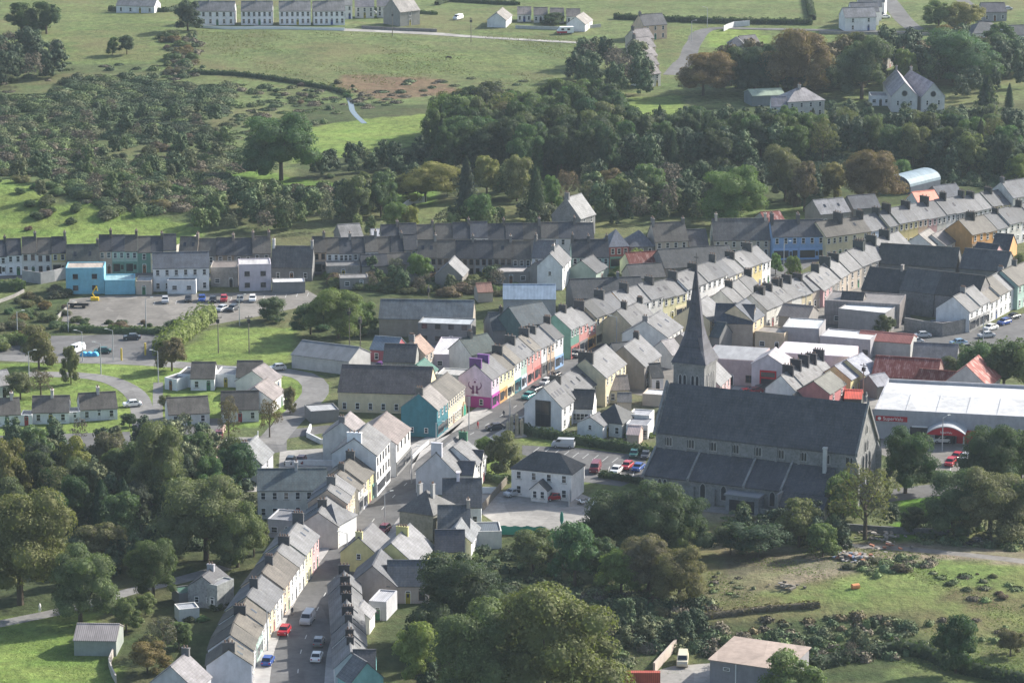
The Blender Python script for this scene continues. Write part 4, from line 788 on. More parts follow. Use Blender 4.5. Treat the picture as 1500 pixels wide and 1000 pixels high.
# centre foreground
one(697, 681, 712, 668, 5.0, 9.5, 3.4, 'white', S4, 'white house end facing the small green beside the main street', nw=2, chim=(9.0,), cc=(.08, .2, .12), chl=2)
one(669, 694, 700, 668, 4.6, 8.6, 4.0, (.55, .56, .6), S4, 'pale grey gabled house with broad plain gable and skylight by the main street', nw=2, fl=1, sky_=1, chim=((.4, 0),), cc=(.5, .5, .54), chl=2.6, chz=1.9, door=False)
one(669, 694, 693, 695, 4.0, 4.6, 2.0, 'offwhite', (.075, .08, .095), 'small wing with a dark slate slope, nearer of two on the pale grey house', 'house_wing', fl=1, nw=1, door=False)
one(684, 679, 705, 680, 4.4, 4.6, 2.2, 'offwhite', (.075, .08, .095), 'small wing with a dark slate slope, farther of two on the pale grey house', 'house_wing', fl=0)
one(648, 742, 705, 742, 4.0, 10, 4.2, 'white', (.10, .11, .125), 'white building with a large plain dark slate roof behind the parked cars', fl=1, nw=3, chim=((3.0, 0),), cc=(.6, .56, .62), chz=1.8)
one(585, 748, 634, 755, 5.0, 8.5, 3.6, (.24, .24, .21), (.11, .11, .11), 'grey stone house with dark hipped roof and two chimneys by the lower street', nw=0, wm=STONE, hip=True, chim=((2.2, 2), (5, 2)), cc=(.3, .3, .3), door=False)
one(641, 777, 688, 777, 4.2, 9, 3.6, (.4, .39, .35), (.10, .11, .12), 'grey house with blue-black slate roof and a stone end chimney', nw=0, fl=0, chim=((6.4, 2),), cc=(.4, .36, .32))
flatb(691, 779, 735, 778, 3.4, 6.5, 'offwhite', (.12, .14, .16), 'low white extension with dark roof beside the green netting', name='extension', cat='extension', nw=0, door=False, fl=0)
one(610, 829, 637, 800, 3.8, 9.5, 4.0, (.68, .62, .28), (.2, .2, .21), 'yellow gabled house behind the beige house by the lower street', chim=((7.5, 4),), cc=(.5, .46, .2), gl=1, nw=2, chl=2.6, chz=1.0)
one(637, 807, 680, 807, 3.6, 7, 3.0, (.7, .66, .32), (.06, .065, .08), 'yellow bungalow wing with a black slate roof', 'bungalow', 'bungalow', fl=1, nw=2)
one(567, 857, 628, 857, 3.4, 8, 3.4, (.42, .36, .32), (.09, .10, .115), 'beige house with dark slate roof and brown windows by the big tree', fl=1, nw=3, wk='b', ws=1.2, gl=0)
one(580, 858, 592, 833, 3.4, 8.5, 3.6, (.42, .36, .32), (.13, .135, .15), 'beige gabled wing of the house by the big tree', name='house_wing', fl=1, nw=1)
flatb(540, 880, 566, 882, 3.4, 7, (.5, .5, .52), (.5, .5, .52), 'pale flat-roofed extension behind the low right terrace', name='extension', cat='extension', nw=1)
one(495, 988, 514, 1000, 4.6, 6, 3.0, (.25, .5, .5), S2, 'turquoise house at the near end of the low right terrace', chim=(), nw=0, fl=0)
one(516, 990, 549, 990, 3.6, 8, 3.2, 'turquoise', (.08, .08, .085), 'turquoise wing with dark roof at the bottom of the lower street', fl=1, nw=2)
one(286, 1010, 309, 990, 4.2, 8.5, 3.6, (.5, .5, .54), (.2, .19, .2), 'pale grey gabled house at the bottom left of the lower street', chim=((8.0, 2),), nw=1, gl=0)
one(318, 862, 337, 846, 3.8, 5.6, 2.0, (.3, .3, .3), (.1, .1, .11), 'old grey stone house behind the lower left terrace', wm=STONE, chim=((4.5, 2),), cc=(.4, .4, .42), nw=1, gl=2)
flatb(303, 855, 318, 858, 4.6, 5, (.32, .33, .32), (.3, .3, .31), 'ruined grey flat-topped block behind the lower left terrace', name='outbuilding', cat='outbuilding', nw=1, wm=STONE)
flatb(262, 870, 296, 866, 2.2, 4.5, 'darkgrey', (.10, .2, .15), 'low lean-to with a green roof in the back gardens', name='shed', cat='shed', nw=0)
flatb(262, 893, 292, 890, 2.4, 3.5, 'offwhite', (.4, .42, .45), 'low shed with a pale blue-grey roof in the back gardens', name='shed', cat='shed', nw=0)
one(108, 937, 170, 938, 2.8, 8, 1.6, (.3, .33, .3), (.3, .27, .26), 'low field shed with a striped corrugated roof and light gable', 'field_shed', 'shed', fl=0, rm=CORR)
one(377, 718, 478, 717, 5.8, 9, 3.0, 'offwhite', (.10, .125, .13), 'long grey building with dark green-grey slate roof behind the cream houses', nw=6, chim=((7.5, 1),), cc=(.5, .5, .5))
flatb(392, 760, 449, 764, 3.6, 7, (.48, .48, .5), (.25, .25, .26), 'low grey flat-roofed building behind the corner shop', nw=3, wm=WALL)
one(449, 764, 494, 770, 4.4, 8, 3.0, 'white', S2, 'white shop return with a hipped roof at the side lane', nw=3, hip=True, door=False)
one(383, 680, 400, 662, 4.4, 7, 3.2, (.5, .5, .55), (.2, .21, .22), 'pale grey gabled cottage beside the concrete yard', chim=((.4, 2),), nw=1)
flatb(455, 603, 497, 600, 2.6, 6, 'darkgrey', (.45, .45, .45), 'low dark store with a pale strip roof by the bend', name='store', cat='shed', nw=0)
one(528, 640, 541, 625, 5.4, 8, 3.0, 'offwhite', (.3, .27, .27), 'grey house with red ridge behind the three-storey white house', nw=1, chim=((.5, 2),))
# right centre
flatb(1031, 523, 1112, 528, 6.0, 13, (.42, .34, .34), (.33, .33, .34), 'market hall with a ribbed grey roof and pink ridge line behind the tower', name='market_hall', cat='hall', nw=3, fl=1, wk='b', par=.1, ws=1.4)
flatb(1136, 515, 1245, 522, 5.2, 11, (.6, .5, .52), (.68, .64, .66), 'long white-roofed hall with pink walls right of the market hall', name='market_hall', cat='hall', nw=5, fl=1, par=.12)
one(1054, 565, 1070, 550, 6.4, 6.5, 3.0, 'pink', S4, 'narrow pink house with a tall cream end wall beside the church tower', nw=3, chim=((.4, 3),), cc=(.6, .55, .4))
one(1103, 471, 1119, 461, 6.6, 9, 3.4, (.6, .5, .34), (.06, .07, .09), 'cream gabled house with arched window and flat annex', nw=2, gr=2)
one(1046, 472, 1103, 474, 6.2, 9, 3.4, (.35, .3, .25), (.055, .065, .085), 'long house with blue-black roof joined to the cream gable', nw=0, fl=0)
flatb(1106, 485, 1149, 489, 4.4, 6, (.55, .45, .32), (.3, .27, .24), 'cream flat-roofed annex with a sunlit end', name='annex', cat='annex', nw=2)
one(1040, 492, 1054, 494, 4, 6, 2.8, 'darkgrey', (.07, .09, .1), 'small dark outbuilding between the spire and the cream annex', 'outbuilding', 'outbuilding', fl=0)
flatb(1208, 440, 1318, 446, 5.8, 11, (.3, .27, .26), (.22, .2, .19), 'large grey concrete block with parapet below the stone row', name='office_block', cat='building', fl=1, nw=3, wm=CORR, door=False)
flatb(1228, 452, 1297, 459, 5.2, 11, (.28, .27, .27), (.72, .72, .72), 'grey block with a bright white flat roof below the concrete block', name='workshop', cat='workshop', nw=0, fl=0)
flatb(1146, 479, 1200, 482, 5.4, 10, (.33, .32, .33), (.6, .62, .62), 'grey workshop with a white flat roof beside the cream annex', name='workshop', cat='workshop', nw=0, fl=0)
flatb(1201, 492, 1275, 498, 4.6, 8, (.35, .34, .36), (.66, .66, .66), 'long grey workshop with a white roof beside the red-roofed shed', name='workshop', cat='workshop', nw=5, fl=1, door=False, wk='d')
one(1140, 462, 1184, 466, 4.0, 8, 2.0, (.3, .28, .26), (.18, .16, .15), 'brown-roofed workshop above the white flat roofs', 'workshop', 'workshop', fl=0, rm=CORR)
one(1256, 497, 1334, 503, 3.6, 6.5, 1.3, (.4, .4, .4), (.34, .13, .11), 'long shed with a faded red roof by the right car park', 'shed', 'shed', fl=0, rm=CORR)
one(1285, 385, 1400, 392, 4.2, 10, 4.0, 'darkgrey', (.065, .068, .066), 'very large black-roofed barn with a stone gable, upper right', 'barn', 'barn', fl=0)
one(1405, 392, 1472, 398, 4.2, 10, 4.0, 'darkgrey', (.08, .084, .09), 'black-roofed barn below the pink house', 'barn', 'barn', fl=0)
one(1262, 423, 1318, 429, 4.0, 11, 4.4, (.16, .16, .16), (.07, .074, .078), 'black-roofed store beside the grey concrete block', 'barn', 'barn', fl=0, chim=((8.5, 0),), cc=(.32, .3, .28))
one(1318, 424, 1368, 430, 6.0, 10, 4.4, (.17, .17, .17), (.085, .088, .09), 'black-roofed stone store, left of two above the stone yard wall', 'barn', 'barn', fl=0, wm=STONE)
one(1369, 430, 1432, 437, 6.0, 10, 4.4, (.2, .19, .19), (.07, .07, .07), 'black-roofed stone store, right of two above the stone yard wall', 'barn', 'barn', fl=0, wm=STONE)
one(1420, 380, 1452, 384, 4.6, 9, 3.6, 'pink', (.05, .06, .075), 'pink house with a dark roof beside the orange gable', nw=3, fl=1, gr=2)
one(1452, 366, 1478, 368, 5.4, 9, 3.4, (.62, .34, .16), (.06, .07, .09), 'orange house with a dark roof and sunlit gable', nw=1, gr=2)
one(1367, 361, 1382, 352, 3.4, 8, 2.8, 'white', (.24, .22, .2), 'white gabled bungalow behind the big black-roofed barn', 'bungalow', 'bungalow', fl=1, nw=1)
one(1385, 360, 1405, 350, 3.2, 8, 2.4, 'offwhite', (.22, .2, .19), 'brownish roofed cottage with satellite dishes beside the white bungalow', 'bungalow', 'bungalow', fl=1, nw=1)
one(1246, 556, 1262, 548, 4.0, 8, 2.6, (.66, .6, .32), (.3, .31, .36), 'yellow house, left of the yellow pair', nw=2, fl=1); one(1266, 549, 1289, 539, 4.4, 9, 2.8, (.66, .6, .32), (.3, .31, .36), 'yellow house, right of the yellow pair', nw=3)
one(1215, 577, 1239, 562, 5.0, 7.5, 2.4, (.5, .2, .2), (.15, .15, .13), 'red painted house with two storeys in front of the yellow pair', nw=2)
one(1237, 583, 1262, 584, 2.6, 5, 1.2, (.12, .13, .12), (.9, .18, .12), 'small hut with a bright red roof near the supermarket', 'hut', 'hut', fl=0, rm=CORR)
one(1176, 592, 1188, 584, 2.8, 4.5, 1.8, (.66, .6, .36), (.09, .1, .1), 'tiny yellow gabled annex behind the church ridge', 'annex', 'annex', fl=0)
one(1277, 550, 1372, 556, 4.0, 11, 3.2, (.3, .2, .18), (.85, .6, .62), 'long barn with a dull rusty red roof behind the supermarket', 'barn', 'barn', fl=0, rm=RUST)
one(1340, 563, 1420, 570, 3.6, 8, 2.6, (.3, .2, .18), (.8, .55, .5), 'lower rusty red shed in front of the long rusty barn', 'shed', 'shed', fl=0, rm=RUST)
one(1447, 566, 1465, 551, 4.6, 10, 4.2, (.45, .43, .42), (1.5, 1.3, 1.25), 'barn with a steep red and white streaked roof', 'barn', 'barn', fl=0, rm=RUST)
one(1336, 526, 1401, 529, 3.6, 9, 2.8, 'darkgrey', (.13, .13, .14), 'dark slate store behind the parked cars of the right car park', 'store', 'outbuilding', fl=0)
one(1285, 566, 1308, 562, 3.0, 6, 1.8, 'stone', (.3, .3, .33), 'small grey-roofed store behind the supermarket corner', 'store', 'shed', fl=0)
# far houses
for i, x in enumerate((283, 353, 409, 459)):
    one(x, 16.5, x + (60 if i == 0 else 46), 16.5, 5.2, 8.5, 3.0, (.8, .8, .82), (.19, .185, .18), 'white semi-detached pair, %s from the left in the far row' % ordn(i + 1), 'semi_detached_house', 'house', nw=6, chim=((5.5, 2),), group='far white semi-detached houses', ws=1.1, zb=None)
one(170, 8, 226, 8.5, 2.9, 8, 2.4, 'white', (.2, .2, .2), 'white far bungalow with a sunlit gable at the top left', 'bungalow', 'bungalow', fl=1, nw=4, gr=1)
one(586, 18, 615, 15, 5.4, 10, 4.4, (.28, .28, .26), (.3, .28, .26), 'far grey gabled house right of the white row', nw=1, gr=0)
one(500, 8, 516, 8, 5.2, 8, 3, 'white', (.3, .29, .27), 'last narrow white house of the far row', nw=2)
for x0, x1, y, l in ((520, 548, 10, 'far pale house behind the parked van, leftmost'), (552, 578, 9, 'far pale house beside the grey gabled house')): one(x0, y, x1, y, 4.4, 7, 2.6, 'offwhite', (.22, .21, .22), l, nw=3)
for x0, y0, x1, y1, l in ((741, 30, 750, 22, 'far small white gabled cottage with a hedge beside it'), (857, 36, 868, 28, 'far small white gabled cottage right of the camper')): one(x0, y0, x1, y1, 2.8, 7, 2.6, 'white', (.26, .24, .22), l, 'cottage', 'cottage', fl=1, nw=1)
for i in range(4): one(758 + 24 * i, 21 + i, 778 + 24 * i, 21 + i, 2.9, 7, 2.2, 'offwhite', (.25, .22, .2), 'far grey cottage, %s from the left in the row behind the camper' % ordn(i + 1), 'cottage', 'cottage', fl=1, nw=3, group='far grey cottages')
one(943, 38, 977, 35, 5.4, 8, 3.4, 'peach', S2, 'far cream house at the top of the stepped houses', nw=3, chim=(.5,), gr=1)
for i in range(5): one(934 + 3 * i, 58 + 13 * i, 958 + 2.5 * i, 55 + 13 * i, 4.4, 7.5, 3.0, 'beige' if i < 4 else 'offwhite', (.22, .2, .2), 'stepped house, %s from the top of the far stepped row' % ordn(i + 1), nw=2, group='far stepped houses', chim=(.5,), cc=(.15, .15, .15))
for i in range(4): one(1262 + 10 * i - 24, 26 - 8 * i + 0, 1282 + 4 * i - 24 + 26, 24 - 7 * i, 5.2, 7.5, 3.0, 'white', (.22, .22, .23), 'white far house, %s from the front of the row above the junction' % ordn(i + 1), nw=2, group='far white houses above the junction')
one(1067, 68, 1092, 68, 3.2, 8, 3.0, 'stone', (.14, .14, .15), 'far dark bungalow by the small green', 'bungalow', 'bungalow', fl=1, nw=2, hip=True); one(1090, 66, 1114, 63, 3.0, 7, 2.6, 'stone', (.17, .16, .17), 'wing of the far dark bungalow by the small green', 'bungalow_wing', 'bungalow', fl=1, nw=2)
one(1154, 150, 1208, 147, 5.2, 10, 3.6, (.55, .53, .5), (.3, .28, .28), 'large pale parochial house with hipped roof in the wood', nw=4, hip=True, chim=((6, 3),), cc=(.5, .45, .42), gr=2)
one(1130, 156, 1152, 156, 4, 7, 2.6, 'white', (.22, .21, .23), 'white wing of the large pale parochial house', 'house_wing', nw=2)
one(1102, 141, 1150, 139, 3.4, 9, 1.4, (.2, .23, .24), (.3, .36, .27), 'green-roofed shed left of the parochial house', 'shed', 'shed', fl=0, rm=CORR)
one(1425, 50, 1470, 47, 3.6, 10, 3.4, 'offwhite', (.08, .09, .1), 'far bungalow with a black roof, left of two at the top right', 'bungalow', 'bungalow', fl=1, nw=4, hip=True); one(1476, 52, 1530, 50, 3.4, 9, 2.8, 'white', (.09, .1, .11), 'far bungalow with a black roof, right of two at the top right', 'bungalow', 'bungalow', fl=1, nw=4)
one(1440, 18, 1475, 18, 3.4, 9, 2.8, 'grey', (.12, .12, .14), 'far grey bungalow above the two black-roofed ones', 'bungalow', 'bungalow', fl=1, nw=3)
one(1296, 88, 1312, 80, 3.6, 9, 3.0, 'stone', (.13, .13, .14), 'dark-roofed house between the big trees', nw=1)

# low buildings between the glazed gable and the church
one(838, 597, 868, 598, 3.4, 8, 3.0, 'white', (.05, .055, .06), 'dark-roofed white wing joined to the house with the glazed gable', 'house_wing', fl=1, nw=5, door=False)
one(868, 616, 911, 621, 3.0, 8, 3.2, 'offwhite', (.05, .055, .06), 'dark hipped roof bungalow behind the clipped hedge', 'bungalow', 'bungalow', fl=1, nw=3, hip=True)
one(883, 624, 896, 617, 2.8, 6, 1.6, 'white', (.2, .2, .21), 'small white gabled porch wing behind the clipped hedge', 'house_wing', fl=1, nw=1, gl=1)
one(849, 619, 867, 621, 2.3, 4.5, 1.6, (.4, .36, .3), (.26, .26, .27), 'small sunroom with a pointed pale roof behind the clipped hedge', 'sunroom', 'sunroom', fl=1, nw=3, hip=True, door=False)
flatb(917, 621, 949, 623, 3.0, 6, 'white', (.3, .3, .32), 'white flat-roofed house extension beside the church end', name='extension', cat='extension', nw=3)
one(918, 636, 936, 637, 2.4, 5, 1.2, (.55, .42, .38), (.5, .4, .38), 'small lean-to with a pale pink roof by the church hedge', 'shed', 'shed', fl=0, rm=CORR)
flatb(921, 607, 951, 609, 3.6, 5, 'offwhite', (.42, .42, .44), 'pale flat-roofed block with roof tank behind the white extension', name='extension', cat='extension', nw=2)
flatb(941, 577, 972, 579, 2.6, 5, 'beige', (.6, .6, .6), 'long garage with a pale panelled roof behind the garden hedge', name='garage', cat='garage', nw=0)
one(893, 571, 922, 570, 3.0, 6, 2.4, 'cream', (.28, .24, .21), 'cream annex with a brown roof below the bay-windowed house', 'annex', 'annex', fl=1, nw=3)
one(955, 553, 972, 552, 3.0, 6, 2.4, 'white', (.06, .065, .07), 'little white-gabled outbuilding with black roof left of the tower', 'outbuilding', 'outbuilding', fl=1, nw=1, gr=1)
one(905, 527, 932, 524, 4.4, 7, 3.0, 'grey', (.08, .085, .09), 'dark-roofed rear wing between the cream and grey gabled houses', 'house_wing', fl=1, nw=2)
one(984, 520, 1002, 516, 3.4, 7, 2.6, 'offwhite', (.3, .28, .28), 'small pale-roofed house just left of the spire base', fl=1, nw=2)
one(1016, 507, 1034, 500, 3.4, 7, 2.4, 'stone', (.2, .2, .21), 'small outbuilding hidden behind the spire', 'outbuilding', 'outbuilding', fl=0)
# more on the lower street's right side and its yards
one(552, 812, 572, 790, 3.6, 7, 3.0, (.66, .6, .3), (.18, .18, .19), 'narrow yellow gabled house nearest the parked white car', nw=1, gl=1, chim=(.5,), cc=(.5, .46, .25))
one(690, 794, 703, 772, 3.4, 6, 2.6, 'white', (.16, .17, .18), 'white gabled end beside the stone end chimney', fl=1, nw=1)
one(541, 905, 549, 893, 3.0, 4, 1.6, 'offwhite', (.25, .25, .26), 'small pale lean-to behind the low right terrace', 'shed', 'shed', fl=0)
one(1230, 447, 1262, 449, 4.6, 7, 2.6, 'stone', (.07, .07, .075), 'dark stepped store in front of the large concrete block', 'store', 'outbuilding', fl=0)

one(905, 588, 925, 588, 2.4, 4, 1.4, 'beige', (.2, .19, .18), 'small brown garden shed between the hedges by the church', 'shed', 'shed', fl=0)
one(862, 558, 884, 560, 2.6, 4, 1.2, 'offwhite', (.3, .3, .3), 'small garage behind the long off-white house', 'garage', 'garage', fl=0) if False else None
flatb(498, 408, 540, 407, 2.8, 5, 'stone', (.25, .24, .23), 'low flat-roofed store in the gardens below the white row', name='store', cat='outbuilding', nw=2)
one(600, 404, 628, 403, 2.8, 6, 1.8, 'stone', (.2, .2, .2), 'slate garden outbuilding under the bright green hedge', 'outbuilding', 'outbuilding', fl=1, nw=1)
one(700, 428, 722, 427, 2.6, 5, 1.6, 'beige', (.3, .16, .12), 'small garden shed with a reddish roof left of the blue barn', 'shed', 'shed', fl=0)

one(1149, 536, 1160, 525, 5.6, 7.5, 2.2, (.55, .53, .56), (.5, .47, .49), 'pale gabled entrance block with a dark red doorway on the market hall', 'entrance_block', 'building', nw=0, fl=0)
sheet('forecourt', [(601, 694), (616, 662), (640, 645), (690, 622), (722, 604), (716, 602), (682, 614), (656, 640), (602, 682)], .145, PAVE)
# ---------------------------------------------------------------- church
def lancet(mb, x, z0, w, h, y, m=0, k=6):      # pointed opening in the xz plane at depth y (front towards -y)
    pts = [(x - w / 2, z0), (x + w / 2, z0)]; hs = h - w * .9
    for i in range(k + 1): t = i / k; a = R(60) * t; pts.append((x - w / 2 + w * math.cos(a), z0 + hs + w * math.sin(a)))
    for i in range(k, -1, -1):
        t = i / k; a = R(60) * t
        if i < k: pts.append((x + w / 2 - w * math.cos(a), z0 + hs + w * math.sin(a)))
    return pts
def lancet_part(name, parent, xs, z0, w, h, y, rot=None, loc=(0, 0, 0)):
    b = MB()
    for x in xs:
        b.prismy(lancet(b, x, z0 - .2, w + .5, h + .42, 0), y - .10, y - .002, 0); b.prismy(lancet(b, x, z0, w, h, 0), y - .13, y - .1005, 1)
    o = link(name, b.mesh(name, [mat('dressed_stone', f_road(.3, .4, (1, .98, .94)), .9), GLASS]), parent, None, loc, rot); return o
def church():
    a, b = rowline([(961, 631), (1254, 664)], 12.0); ax = (b - a).normalized(); L = (b - a).length; D = 12.6
    r = root('church', (a.x, a.y, 0), math.atan2(ax.y, ax.x), 'large grey stone church with slate roof and tall broach spire', 'church')
    st = (.21, .21, .205); ze, zr = 12.0, 20.3
    m = MB(); m.prism([(0, -.4), (D, -.4), (D, ze), (D / 2, zr), (0, ze)], 0, L, 0)
    for x in (0, L):      # gable parapets
        s = -.45 if x == 0 else 0
        for sgn in (0, 1):
            pr = [(-.5, ze - .6), (D / 2, zr + .02), (D / 2, zr + .75), (-.5, ze + .2)]
            if sgn: pr = [(D - y, z) for y, z in reversed(pr)]
            m.prism(pr, x + s, x + s + .45, 0)
    for y in (-.9, D): m.box(L - .9, L + .9, y, y + .9, -.4, ze - 2.5, 0); m.add([(L - .9, y, ze - 2.5), (L + .9, y, ze - 2.5), (L + .9, y + .9, ze - 2.5), (L - .9, y + .9, ze - 2.5), (L, y + .45, ze - .3)], [(0, 1, 4), (1, 2, 4), (2, 3, 4), (3, 0, 4)])
    for y in (D / 2 - 2.6, D / 2 + 1.9): m.box(L, L + .8, y, y + .7, -.4, 6.5)
    for i in range(9): m.box(1.5 + i * (L - 4) / 8, 1.5 + i * (L - 4) / 8 + .5, -.18, 0, 8.5, ze - .4)
    m.box(0, L, -.14, 0, ze - .35, ze - .05); m.box(0, L, -.12, 0, 8.75, 9.0)
    link('nave_wall', m.mesh('wall', [STONE]), r, st)
    m = MB(); sl = (zr - ze) / (D / 2)
    for sgn in (0, 1):
        pr = [(-.35, ze - .35 * sl + .02), (D / 2, zr + .02), (D / 2, zr + .3), (-.35, ze - .35 * sl + .3)]
        if sgn: pr = [(D - y, z) for y, z in reversed(pr)]
        m.prism(pr, .46, L - .01, 0)
    link('nave_roof', m.mesh('roof', [SLATE]), r, (.075, .078, .088))
    for k in range(9): lancet_part('clerestory_window', r, [2.6 + k * 4.75 + q for q in (-.62, 0, .62)], 9.35, .36, 1.7, 0)
    lancet_part('clerestory_window', r, [L - 1.9], 9.3, .9, 1.8, 0)
    # aisles, near and far
    for far in (0, 1):
        y0, y1 = (-6.4, 0) if not far else (D + 6.4, D); s = 1 if not far else -1; LA = L - 4.2
        pr = [(y0, -.4), (y1, -.4), (y1, 8.4), (y0, 4.6)]
        if far: pr = pr[::-1]
        m = MB(); m.prism(pr, 0.0, LA, 0)
        for i in range(9):
            x = 1.2 + i * (LA - 2) / 8; q = sorted((y0 - s * .75, y0)); m.box(x, x + .7, q[0], q[1], -.4, 3.4)
        for x in (0, 9.5, 21.3, 29.0):      # raised stone copings across the aisle roof
            q = [(y0 - s * .5, 4.3), (y1, 8.38), (y1, 9.0), (y0 - s * .5, 4.95)]
            if far: q = q[::-1]
            m.prism(q, x - .22, x + .22, 0)
        link('aisle_wall', m.mesh('wall', [STONE]), r, st)
        q = [(y0 - s * .4, 4.4), (y1 - s * .01, 8.42), (y1 - s * .01, 8.62), (y0 - s * .4, 4.62)]
        if far: q = q[::-1]
        m = MB(); 
        for xa, xb in ((.23, 9.27), (9.73, 21.07), (21.53, 28.77), (29.23, LA + .2)): m.prism(q, xa, xb, 0)
        link('aisle_roof', m.mesh('roof', [SLATE]), r, (.072, .075, .085))
    for x in (4.0, 12.6, 17.0, 27.2): lancet_part('aisle_window', r, [x - .55, x + .55] if x in (4.0,) else [x], 1.3, .6 if x == 4.0 else 1.0, 2.9, -6.4)
    # low modern porch, side chapel
    m = MB(); m.box(18.6, 25.4, -9.6, -6.41, -.4, 3.3, 0); m.box(18.3, 25.7, -9.9, -6.41, 3.3, 3.65, 1); m.box(19.4, 24.6, -9.66, -9.61, .1, 2.6, 2)
    link('porch', m.mesh('porch', [STONE, TINT, GLASS]), r, (.2, .21, .22))
    m = MB(); m.prism([(-9.4, -.4), (-6.42, -.4), (-6.42, 4.3), (-9.4, 2.4)], 29.6, L - 3.4, 0); m.box(29.2, 29.6, -9.8, -6.42, -.4, 4.7, 0); link('chapel_wall', m.mesh('wall', [STONE]), r, st)
    m = MB(); m.prism([(-9.8, 2.25), (-6.8, 4.33), (-6.8, 4.55), (-9.8, 2.45)], 29.62, L - 3.2, 0); link('chapel_roof', m.mesh('roof', [SLATE]), r, (.072, .075, .085))
    for x in (32.0, 34.6, 37.2): lancet_part('chapel_window', r, [x], .5, .5, 1.4, -9.4)
    m = MB(); m.box(35.8, 36.5, -1.6, -.9, 7.0, 12.6); m.box(35.7, 36.6, -1.7, -.8, 12.6, 12.9); link('chimney', m.mesh('chimney', [WALL]), r, (.5, .5, .48))
    # big triple window and small round window of the sunlit end, cross on top
    o = lancet_part('end_window', r, (-2.0, 0, 2.0), 4.2, 1.3, 6.4, 0, R(90), (L, D / 2, 0))
    o = lancet_part('end_window', r, (-.7, .7), 11.0, .6, 2.0, 0, R(90), (L, D / 2, 0)); lancet_part('end_window', r, (0,), 14.6, .6, 1.6, 0, R(90), (L, D / 2, 0))
    m = MB(); m.box(L - .35, L - .1, D / 2 - .12, D / 2 + .12, zr + .7, zr + 2.6); m.box(L - .34, L - .11, D / 2 - .6, D / 2 + .6, zr + 1.7, zr + 1.95); link('cross', m.mesh('cross', [STONE]), r, st)
    # tower
    W_ = 6.7; nc = rowline([(1032, 534.7)], 23.8)[0]; loc = Vector((nc.x - a.x, nc.y - a.y)); lx, ly = loc.dot(ax), loc.dot(Vector((-ax.y, ax.x))); tx = lx - W_; ty = ly
    tw = root('x', (0, 0, 0), 0, None, None); bpy.data.objects.remove(tw)
    m = MB(); TZ = 23.8; m.box(tx, tx + W_, ty, ty + W_, -.4, TZ - .5, 0); m.box(tx - .25, tx + W_ + .25, ty - .25, ty + W_ + .25, TZ - .5, TZ, 0); m.box(tx - .12, tx + W_ + .12, ty - .12, ty + W_ + .12, 15.9, 16.25, 0)
    for cx in (tx - .35, tx + W_ - .75):
        for cy in (ty - .35, ty + W_ - .75): m.box(cx, cx + 1.1, cy, cy + 1.1, -.4, 15.5, 0)
    tower = link('tower', m.mesh('tower', [STONE]), r, (.2, .2, .2))
    for q in (-1.35, 1.35):
        lancet_part('belfry_window', tower, [tx + W_ / 2 + q - .48, tx + W_ / 2 + q + .48], 17.2, .5, 4.2, ty)
        lancet_part('belfry_window', tower, [q - .48, q + .48], 17.2, .5, 4.2, 0, R(90), (tx + W_, ty + W_ / 2, 0))
    m = MB(); cx, cy = tx + W_ / 2, ty + W_ / 2; hw = W_ / 2 + .45
    sq = []; 
    def octo(rr, z, sqf): 
        out = []
        for i in range(8):
            an = R(22.5 + 45 * i); x, y = math.cos(an), math.sin(an); s_ = 1 / max(abs(x), abs(y)); ox, oy = x * rr / math.cos(R(22.5)), y * rr / math.cos(R(22.5))
            # near the base the ring is drawn out to the square's corners
            sx, sy = math.copysign(rr, x), math.copysign(rr, y); out.append((cx + ox * (1 - sqf) + sx * sqf, cy + oy * (1 - sqf) + sy * sqf, z))
        return out
    sp = link('spire', None, r)
    rings = [octo(hw, TZ, .999), octo(hw * .72, TZ + 2.6, .72), octo(hw * .53, TZ + 5.2, .36), octo(hw * .42, TZ + 7.6, 0), octo(hw * .22, TZ + 13.6, 0), octo(.06, TZ + 20.0, 0)]
    m.ring(rings, 0); bpy.data.objects.remove(sp); sp = link('spire', m.mesh('spire', [SLATE]), r, (.085, .087, .11))
    m = MB(); m.tube((cx, cy, TZ + 19.8), (cx, cy, TZ + 22.2), .07, .05, 5); m.box(cx - .5, cx + .5, cy - .05, cy + .05, TZ + 21.2, TZ + 21.35); link('finial', m.mesh('finial', [DARK]), sp)
church()

